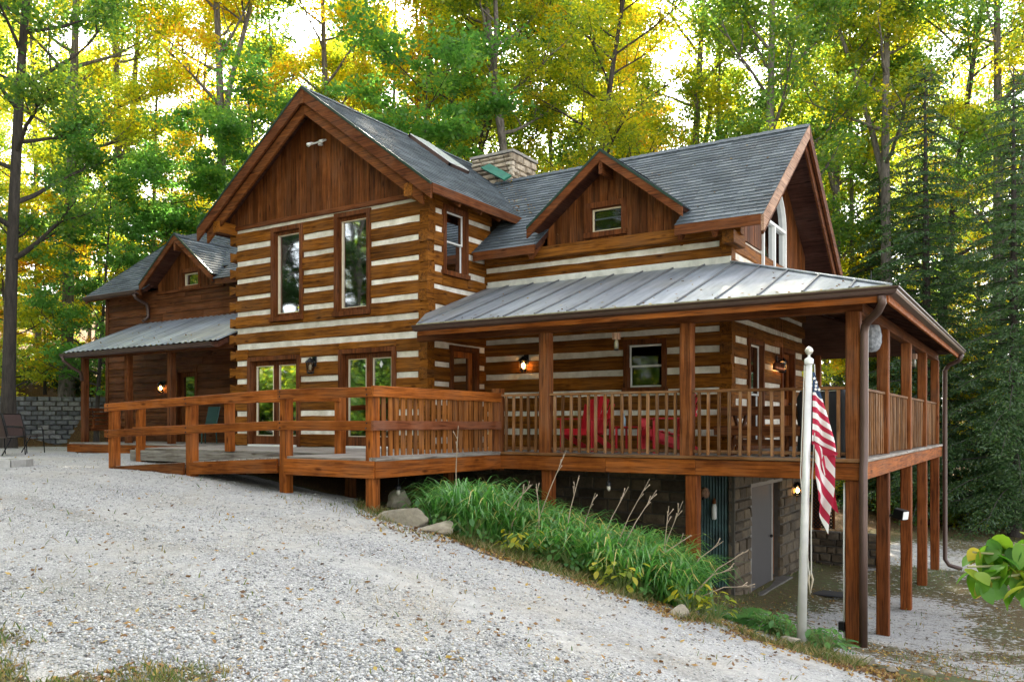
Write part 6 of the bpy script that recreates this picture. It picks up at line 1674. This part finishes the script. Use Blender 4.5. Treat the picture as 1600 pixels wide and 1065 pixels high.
# --- gravel stones (nobody could count them)
def stones_mesh(P, S, rng):
    base = np.array([(1, 0, 0), (-1, 0, 0), (0, 1, 0), (0, -1, 0), (0, 0, 1), (0, 0, -1)], float)
    N = len(P); th = rng.uniform(0, 6.28, N)
    v = base[None] * rng.uniform(.65, 1.25, (N, 6, 1)) * S[:, None, None] * np.array([1, .8, .55]) + rng.normal(0, .12, (N, 6, 3)) * S[:, None, None]
    c, s_ = np.cos(th), np.sin(th)
    x = v[:, :, 0] * c[:, None] - v[:, :, 1] * s_[:, None]; y = v[:, :, 0] * s_[:, None] + v[:, :, 1] * c[:, None]
    v = np.stack([x, y, v[:, :, 2]], 2) + P[:, None, :]
    f = np.array([(0, 2, 4), (2, 1, 4), (1, 3, 4), (3, 0, 4), (2, 0, 5), (1, 2, 5), (3, 1, 5), (0, 3, 5)])
    F_ = (np.arange(N)[:, None, None] * 6 + f[None]).reshape(-1, 3)
    return v.reshape(-1, 3), F_
def gravel_mat():
    m, t, b = new_mat('gravel_stone')
    a = t.nodes.new('ShaderNodeAttribute'); a.attribute_name = 'rnd'
    r = ramp(t, [(0, (.11, .11, .112)), (.25, (.31, .308, .30)), (.6, (.45, .445, .435)), (.85, (.60, .59, .565)), (.95, (.42, .35, .26)), (1, (.24, .15, .10))]); t.links.new(a.outputs['Fac'], r.inputs[0])
    t.links.new(r.outputs[0], b.inputs['Base Color']); b.inputs['Roughness'].default_value = .9; return m
M_GRAV = gravel_mat()
def scatter_view(n, px0, px1, t0, t1, rng):
    """points spread over the ground, denser near the camera"""
    px = rng.uniform(px0, px1, n); it = rng.uniform(1 / t1, 1 / t0, n); t = 1 / it
    x = CAM.x + t * (FW.x + RT.x * (px - 800) / 1300); y = CAM.y + t * (FW.y + RT.y * (px - 800) / 1300)
    return x, y, t
rng = np.random.default_rng(5)
x, y, t = scatter_view(210000, -60, 1650, 3.8, 17, rng); g, l_ = masks(x, y)
_u = x * math.cos(TRACK) + y * math.sin(TRACK); _v = -x * math.sin(TRACK) + y * math.cos(TRACK)
clump = vnoise(_u * .25, _v * 1.4, 9) * .65 + vnoise(x * 3, y * 3, 8) * .35
keep = rng.random(len(x)) < g * np.clip((clump - .30) * 3.2, .06, 1) * np.where(t < 6.2, 1.0, .62)
x, y, t = x[keep], y[keep], t[keep]; z = np.concatenate([ground_z(x[i:i + 20000], y[i:i + 20000]) for i in range(0, len(x), 20000)])
S = rng.gamma(3.2, .0021, len(x)) * np.where(t < 5.8, 1.25, 1.0) + .004; S = np.clip(S, .005, .028)
v, f = stones_mesh(np.stack([x, y, z + S * .12], 1), S, rng)
o = link_mesh('gravel', np_mesh('gravel', v, f, M_GRAV, np.repeat(rng.random(len(x)), 8)))
tag(o, 'loose pale grey gravel over the drive', 'gravel', kind='stuff'); print('gravel', len(x))
# --- fallen leaves
x, y, t = scatter_view(36000, -60, 1650, 3.8, 34, rng); g, l_ = masks(x, y)
edge = np.interp(plan_px(x, y)[1], _ex, _et)
pr = np.where(g > .6, .055, .30) + .5 * np.exp(-((t - edge) / .5) ** 2) * (plan_px(x, y)[1] > 560) + .55 * l_
keep = (rng.random(len(x)) < pr) & ~((x > -13) & (x < -5.5) & (y > -3.2) & (y < 0.4)) & ~((x > -7.5) & (x < -2.4) & (y > 2.3) & (y < 7.7)); x, y, t = x[keep], y[keep], t[keep]
z = ground_z(x, y); v, q = leaf_quads(np.stack([x, y, z + .012], 1), .055, rng, flat=1.6)
o = link_mesh('leaf_litter', np_mesh('leaf_litter', v, q, L_LITTER, rng.random(len(x)))); tag(o, 'brown and yellow fallen leaves on gravel and soil', 'leaves', kind='stuff')
# --- the ragged drive edge: leaves, weeds and dead stems along bed and rocks
n_ = 5200; px = rng.uniform(560, 1440, n_); t = np.interp(px, _ex, _et) + rng.normal(-.05, .30, n_) * np.where(px < 720, 1.5, 1); x = CAM.x + t * (FW.x + RT.x * (px - 800) / 1300); y = CAM.y + t * (FW.y + RT.y * (px - 800) / 1300)
kp = vnoise(x * 2.2, y * 2.2, 21) > .42; x, y, t = x[kp], y[kp], t[kp]
v, q = leaf_quads(np.stack([x, y, ground_z(x, y) + .014], 1), .05, rng, flat=1.2)
o = link_mesh('edge_litter', np_mesh('edge_litter', v, q, L_LITTER, rng.random(len(x)))); tag(o, 'fallen leaves gathered along the edge of the bed', 'leaves', kind='stuff')
# --- leaves caught on the roofs
rc = []
for _ in range(90):
    x_ = rnd.uniform(-7.2, .2); y_ = -PE + .05 + (rnd.random() ** 2.2) * 2.3
    if y_ > -x_ - .05: continue
    rc.append((x_, y_, pz(y_) + .016))
for _ in range(70):
    s_ = rnd.random(); rc.append((-6.9 + rnd.uniform(-.35, .35) - s_ * 2.0, 3.06 + s_ * 1.9, 4.80 + s_ * 1.45 + .03))
for _ in range(60):
    s_ = rnd.random(); x_ = rnd.uniform(-8.6, -1.9); rc.append((x_, MEY + s_ * 3.1, MEZ + s_ * 3.1 * MSL + .03))
for _ in range(50): x_ = rnd.uniform(-19, -13.2); y_ = LPY0 + rnd.random() * 2.0; rc.append((x_, y_, LPZ0 + lps * (y_ - LPY0) + .034))
v, q = leaf_quads(np.array(rc), .06, rng, flat=2.2)
o = link_mesh('roof_leaves', np_mesh('roof_leaves', v, q, L_LITTER, rng.random(len(rc)))); tag(o, 'fallen leaves caught on the porch and cabin roofs', 'leaves', kind='stuff')
# --- short grass
def blades(x, y, z, h, w_, rng, spread=.5):
    N = len(x); th = rng.uniform(0, 6.28, N); lean = rng.normal(0, spread, (N, 2)) * h[:, None]
    b0 = np.stack([x, y, z - .005], 1); dx = np.stack([np.cos(th), np.sin(th), np.zeros(N)], 1) * w_[:, None]
    tip = b0 + np.stack([lean[:, 0], lean[:, 1], h], 1); mid = b0 * .45 + tip * .55; mid[:, 2] += h * .12
    v = np.stack([b0 - dx, b0 + dx, mid + dx * .7, tip, mid - dx * .7], 1).reshape(-1, 3)
    return v, np.arange(N * 5).reshape(N, 5)
x, y, t = scatter_view(150000, -60, 1680, 4.0, 30, rng); g, l_ = masks(x, y); px = plan_px(x, y)[1]
patch = np.clip((vnoise(x * 1.1, y * 1.1, 12) * .55 + vnoise(x * 3.3, y * 3.3, 13) * .45 - .42) * 5, 0, 1)
ramp_edge = np.exp(-((y + 3.55 + .25 * (vnoise(x, y, 3) - .5)) / .28) ** 2) * (x > -12) * (x < -5.2)
pr = (1 - g) ** 1.5 * patch * (1 - .9 * l_) + .28 * ramp_edge * patch + .012 * patch
keep = (rng.random(len(x)) < pr) & ~((x > -13) & (x < -5.7) & (y > -3.0) & (y < 2.4)) & ~((x > -7.5) & (x < -2.4) & (y > 1.5) & (y < 7.7)); x, y, t = x[keep], y[keep], t[keep]
z = ground_z(x, y); h = rng.uniform(.02, .075, len(x)); v, q = blades(x, y, z, h, rng.uniform(.002, .0045, len(x)) * (1 + t * .08), rng)
n_ = 9000; px = rng.uniform(555, 1450, n_); t2 = np.interp(px, _ex, _et) + rng.normal(.05, .22, n_) * np.where(px < 720, 1.6, 1); x2 = CAM.x + t2 * (FW.x + RT.x * (px - 800) / 1300); y2 = CAM.y + t2 * (FW.y + RT.y * (px - 800) / 1300)
kp = vnoise(x2 * 2.6, y2 * 2.6, 23) > .5; x2, y2 = x2[kp], y2[kp]
v2, q2 = blades(x2, y2, ground_z(x2, y2), rng.uniform(.03, .12, len(x2)), rng.uniform(.003, .006, len(x2)), rng, .7)
q = np.concatenate([q, q2 + len(v)]); v = np.concatenate([v, v2]); x = np.concatenate([x, x2])
o = link_mesh('grass', np_mesh('grass', v, q, L_GRASS, rng.random(len(x)))); tag(o, 'short patchy grass along the drive edges', 'grass', kind='stuff'); print('grass', len(x))

# --- daylily clumps, dry stalks, yellowing plants, ferns
def clump_mesh(seed, n, L0, L1):
    r = random.Random(seed); vs_ = []; fs_ = []; tn = []
    for i in range(n):
        az = r.uniform(0, 6.28); L = r.uniform(L0, L1); out = r.uniform(.25, .75) * L; w_ = r.uniform(.008, .014); bx, by = r.gauss(0, .09), r.gauss(0, .09)
        d = V((math.cos(az), math.sin(az), 0)); sd = V((-d.y, d.x, 0)); K = 6; o = len(vs_); tv = r.random()
        for k in range(K + 1):
            f = k / K; c = V((bx, by, 0)) + d * (out * f ** 1.25) + V((0, 0, L * (1.15 * f - .72 * f ** 2.6 * r.uniform(.9, 1.1)))); ww = w_ * (1 - f ** 3) + .001
            vs_ += [tuple(c - sd * ww - V((0, 0, .003))), tuple(c + sd * ww - V((0, 0, .003)))]
        for k in range(K): fs_.append((o + 2 * k, o + 2 * k + 1, o + 2 * k + 3, o + 2 * k + 2)); tn.append(min(1, tv * .85 + (.25 if k > 3 and tv > .7 else 0)))
    return np_mesh('blades', np.array(vs_), np.array(fs_), L_BLADE, np.array(tn))
CLV = [clump_mesh(s_, 120, .55, 1.08) for s_ in (1, 2, 3, 4)]
bed = []
for i in range(84):
    px = 690 + 400 * ((i * .618) % 1); u = rnd.random()
    te = float(np.interp(px, _ex, _et)); tb = te + .45 + u * np.interp(px, [690, 850, 1090], [1.7, 2.6, 2.2]); bed.append((px, tb))
for (px, tb) in bed:
    q = at(px, tb); o = link_mesh('daylily_clump', rnd.choice(CLV)); s_ = rnd.uniform(.8, 1.2)
    o.location = (q.x, q.y, gz(q.x, q.y) - .02); o.rotation_euler = (0, 0, rnd.uniform(0, 6.28)); o.scale = (s_, s_, s_ * rnd.uniform(.85, 1.15))
    dep = tb - float(np.interp(px, _ex, _et))
    where = next(s_ for lim, s_ in ((740, 'beside the boulders'), (800, 'below the inner corner of the deck'), (880, 'around the short deck post'), (960, 'in the middle of the bed'), (1030, 'left of the tall front post'), (1200, 'by the blue-green panel')) if px < lim)
    tag(o, 'arching strap-leaved clump %s, %s' % (where, 'front row' if dep < 1.0 else ('middle row' if dep < 1.7 else 'back row')), 'plant', 'daylily clumps in the bed')
M_STALK = plain('dry_stalk', (.42, .32, .23), .85, noise=.4, nscale=10)
for (a, b_, t0) in (((713, 800), (716, 665), 11.0), ((828, 800), (885, 703), 10.9), ((842, 830), (838, 755), 10.6), ((880, 822), (905, 742), 10.6), ((905, 815), (930, 770), 10.8), ((948, 850), (1015, 748), 10.4), ((955, 845), (1026, 765), 10.4), ((1022, 840), (1067, 782), 10.5), ((1030, 842), (1045, 790), 10.6),
                    ((1010, 880), (1080, 835), 10.2), ((1078, 895), (1170, 858), 10.0), ((1062, 880), (1130, 845), 10.2), ((1085, 915), (1180, 916), 9.8), ((1080, 905), (1148, 888), 10.0), ((930, 812), (982, 760), 10.7), ((775, 810), (832, 756), 11.0), ((795, 815), (822, 760), 11.0)):
    p0 = att(*a, t0); p1 = att(*b_, t0 - rnd.uniform(-.2, .3)); p0.z = min(p0.z, gz(p0.x, p0.y) + .25); base = V((p0.x, p0.y, gz(p0.x, p0.y) - .03))
    T = thing('dry_stalk', 'pale dry flower stalk leaning out of the green bed', 'stalk', base, 'dry flower stalks in the bed')
    mid = p0.lerp(p1, .5) + V((rnd.uniform(-.03, .03), 0, rnd.uniform(0, .05)))
    m = MB(); m.tube([base, p0.lerp(base, .4), mid, p1], [.0075, .007, .006, .004], 5); m.build('stem', M_STALK, T)
    d = (p1 - mid).normalized()
    for k in range(3):
        f = .72 + .13 * k; s0 = mid.lerp(p1, f - .3); sd = (d + V((rnd.uniform(-.6, .6), rnd.uniform(-.6, .6), rnd.uniform(.0, .6)))).normalized()
        m = MB(); m.tube([s0, s0 + sd * .07, s0 + sd * .12], [.004, .004, .008], 5); m.build('twig', M_STALK, T)
def leaf_shape(L, w_, fold=.15, K=4):
    vs_ = []; fs_ = []
    for k in range(K + 1):
        f = k / K; ww = w_ * math.sin(math.pi * min(1, f * .93 + .06)) ** .8; z = -.28 * L * f * f
        vs_ += [(-ww, L * f, z + ww * fold), (0, L * f, z), (ww, L * f, z + ww * fold)]
    for k in range(K): o = 3 * k; fs_ += [(o, o + 1, o + 4, o + 3), (o + 1, o + 2, o + 5, o + 4)]
    return np.array(vs_), np.array(fs_)
def broad_plant(seed, n, H, ll, lw, mat):
    r = random.Random(seed); V_, F_, T_ = [], [], []; W = MB(); off = 0; bv, bf = leaf_shape(ll, lw)
    for i in range(n):
        az = r.uniform(0, 6.28); h = H * r.uniform(.25, 1.0); ou = r.uniform(.04, .2); p = V((math.cos(az) * ou, math.sin(az) * ou, h))
        W.tube([(0, 0, -.03), (p.x * .5, p.y * .5, h * .6), tuple(p)], [.005, .004, .003], 4)
        M_ = Matrix.Translation(p) @ Matrix.Rotation(az - math.pi / 2 + r.uniform(-.6, .6), 4, 'Z') @ Matrix.Rotation(r.uniform(-.7, .15), 4, 'X') @ Matrix.Scale(r.uniform(.7, 1.15), 4)
        V_.append(np.array([tuple(M_ @ V(q)) for q in bv])); F_.append(bf + off); off += len(bv); T_ += [r.random()] * len(bf)
    return W.mesh('stem', plain('green_stem', (.12, .16, .04), .7)), np_mesh('foliage', np.concatenate(V_), np.concatenate(F_), mat, np.array(T_))
YP = [broad_plant(s_, 26, .30, .085, .028, L_YPL) for s_ in (1, 2)]; GPL = [broad_plant(s_, 34, .26, .085, .028, L_FERN) for s_ in (3, 4)]
def plant(name, lab, cat, grp, px, t0, meshes, s_=1.0):
    q = at(px, t0); o = thing(name, lab, cat, (0, 0, 0), grp)
    for nm, me in zip(('stem', 'foliage'), meshes): link_mesh(nm, me, o)
    o.location = (q.x, q.y, gz(q.x, q.y)); o.rotation_euler = (0, 0, rnd.uniform(0, 6.28)); o.scale = (s_,) * 3
for px, d_ in ((798, .25), (822, .3), (945, .2), (958, .35), (972, .15), (1080, .3), (1098, .45), (1118, .2), (930, .45)): plant('yellowing_plant', 'broad-leaved plant turning yellow ' + ('below the short deck post' if px < 850 else ('in the middle of the bed front' if px < 1000 else 'behind the pointed grey rock')), 'plant', 'yellowing plants', px, float(np.interp(px, _ex, _et)) + d_, rnd.choice(YP), rnd.uniform(.85, 1.25))
for px, d_ in ((655, .5), (668, .75), (690, .3), (735, .25), (760, .35), (840, .55), (862, .4), (890, .35), (1000, .3), (1035, .5), (1205, .55), (1275, .7), (1290, .45), (1225, .4)): plant('leafy_plant', 'low leafy green plant ' + ('behind the boulders' if px < 700 else ('at the bed front below the inner corner' if px < 800 else ('in the middle of the bed front' if px < 1100 else 'around the flagpole foot'))), 'plant', 'low leafy plants', px, float(np.interp(px, _ex, _et)) + d_, rnd.choice(GPL), rnd.uniform(.8, 1.2))
def fern_mesh(seed, n):
    r = random.Random(seed); vs_ = []; fs_ = []; tn = []
    for i in range(n):
        az = 6.28 * i / n + r.uniform(-.3, .3); L = r.uniform(.35, .6); d = V((math.cos(az), math.sin(az), 0)); sd = V((-d.y, d.x, 0)); K = 14; tv = r.random()
        for k in range(1, K):
            f = k / K; c = d * (L * f * .9) + V((0, 0, L * (.75 * f - .62 * f * f))); pl = .11 * math.sin(math.pi * min(1, f * .9 + .12)) + .012
            for s_ in (-1, 1):
                o = len(vs_); e = c + sd * s_ * pl + d * pl * .35 - V((0, 0, .02)); w_ = L / K * .42
                vs_ += [tuple(c - d * w_), tuple(c.lerp(e, .6) - d * w_ * .8), tuple(e), tuple(c.lerp(e, .5) + d * w_)]; fs_.append((o, o + 1, o + 2, o + 3)); tn.append(tv)
    return np_mesh('fronds', np.array(vs_), np.array(fs_), L_FERN, np.array(tn))
FV = [fern_mesh(s_, 11) for s_ in (1, 2, 3)]
for i, (px, d_) in enumerate(((850, 1.3), (890, 1.6), (935, 1.9), (1140, .7), (1165, .8), (1185, .55), (1205, .85), (1230, .9), (1262, .95), (1290, .8), (1150, 1.05), (1176, 1.15), (900, 2.2))):
    q = at(px, float(np.interp(px, _ex, _et)) + d_); o = link_mesh('fern', rnd.choice(FV)); o.location = (q.x, q.y, gz(q.x, q.y)); o.rotation_euler = (0, 0, rnd.uniform(0, 6.28)); s_ = rnd.uniform(.8, 1.15); o.scale = (s_,) * 3
    tag(o, 'feathery green fern ' + ('behind the strap leaves in the bed' if px < 1000 else ('left of the flagpole' if px < 1215 else 'beside the flagpole')), 'fern', 'ferns in the bed')

# --- rocks
def rock(loc, sx, sy, sz, rz, label, seed, grp='field rocks along the bed'):
    import bmesh
    bm = bmesh.new(); bmesh.ops.create_icosphere(bm, subdivisions=3, radius=1.0)
    r = random.Random(seed); fl = [(V((r.gauss(0, 1), r.gauss(0, 1), r.gauss(0, 1))).normalized(), r.uniform(.38, .80)) for _ in range(16)]
    for v_ in bm.verts:
        p = v_.co.copy()
        for n_, d_ in fl:
            e = p.dot(n_) - d_
            if e > 0: p -= n_ * e * .92
        j = .02 * (math.sin(p.x * 13 + seed) + math.sin(p.y * 17) + math.sin(p.z * 19 + seed))
        v_.co = V((p.x * sx, p.y * sy, p.z * sz)) * (1 + j)
    me = bpy.data.meshes.new('rock'); bm.to_mesh(me); bm.free(); me.materials.append(M_ROCK)
    o = link_mesh('rock', me); o.location = loc; o.rotation_euler = (rnd.uniform(-.1, .1), rnd.uniform(-.1, .1), rz); tag(o, label, 'rock', grp); return o
def rk(px, t_, sx, sy, sz, rz, lab, sd, up=.25):
    q = at(px, t_); rock((q.x, q.y, gz(q.x, q.y) + sz * up), sx, sy, sz, rz, lab, sd)
rk(634, 10.75, .50, .20, .19, R(20), 'long flat boulder beside the ramp corner post', 3, .35)
rk(684, 10.5, .30, .17, .15, R(24), 'shorter boulder at the end of the long one', 4, .3)
rk(625, 12.3, .26, .2, .26, .4, 'upright rock in the shade under the ramp platform', 5, .5)
rk(682, 12.4, .34, .16, .15, -.3, 'low rock behind the leafy plants under the platform', 6, .4)
rk(1062, 9.15, .17, .13, .10, .3, 'pointed grey rock at the front edge of the bed', 7, .45)
rk(1233, 9.15, .15, .11, .10, .2, 'rock leaning against the foot of the flagpole', 8, .45)
rk(1318, 9.0, .16, .12, .05, .5, 'flat stone left of the corner downspout foot', 9, .4); rk(1352, 8.9, .20, .13, .07, -.2, 'flat stone below the corner downspout', 10, .4); rk(1290, 8.85, .14, .1, .04, .9, 'small flat stone right of the flagpole', 12, .4)
rk(1450, 8.6, .12, .09, .05, .9, 'small stone near the lower right edge', 13, .4); rk(1395, 8.5, .13, .1, .05, 1.9, 'small stone low in the picture right of the downspout', 14, .4)

# --- dogwood sapling reaching in from the right
q = at(1735, 3.5); gq0 = gz(q.x, q.y)
DW = thing('dogwood_sapling', 'young dogwood with pale green heart-shaped leaves reaching in from the right edge', 'sapling', (q.x, q.y, gq0))
m = MB(); m.tube([(q.x, q.y, gq0 - .1), (q.x - .02, q.y, gq0 + .8), (q.x + .01, q.y + .02, gq0 + 1.5), (q.x, q.y, gq0 + 2.1)], [.022, .019, .014, .008], 7); m.build('trunk', BARK, DW, True)
L_DOG = leaf_mat('dogwood_leaf', [(0, (.040, .115, .010)), (.5, (.075, .165, .014)), (.85, (.16, .22, .02)), (1, (.24, .20, .03))], trans=.3, gloss=.02)
dv, df = leaf_shape(.10, .036, .22, 5); DL = [np_mesh('leaf', dv * s_, df, L_DOG, np.full(len(df), c_)) for s_, c_ in ((1, .1), (.9, .35), (1.1, .55), (.8, .8), (.95, .95))]
def twig(pts, n):
    m = MB(); m.tube(pts, [.006 * (1 - .15 * k) for k in range(len(pts))], 5); m.build('branch', plain('green_twig', (.20, .20, .08), .7), DW)
root0 = V((q.x, q.y, gq0 + 1.35))
tips = []
for (a, b_, t_) in ((1520, 862, 3.35), (1512, 885, 3.30), (1548, 845, 3.4), (1585, 848, 3.45), (1530, 905, 3.25), (1575, 900, 3.3), (1600, 920, 3.2), (1560, 870, 3.45)):
    e = att(a, b_, t_); mid = root0.lerp(e, .55) + V((0, 0, .05)); twig([root0, mid, e], 3); tips.append((mid, e))
for k in range(110):
    mid, e = tips[k % len(tips)]; f = rnd.uniform(.1, 1.02); p = mid.lerp(e, f) + V((rnd.gauss(0, .022), rnd.gauss(0, .022), rnd.gauss(0, .02)))
    o = link_mesh('leaf', rnd.choice(DL)); o.rotation_euler = (rnd.uniform(-1.25, -.2), rnd.uniform(-.5, .5), rnd.uniform(0, 6.28)); s_ = rnd.uniform(.75, 1.1); o.scale = (s_,) * 3
    o.location = p; adopt(o, DW)
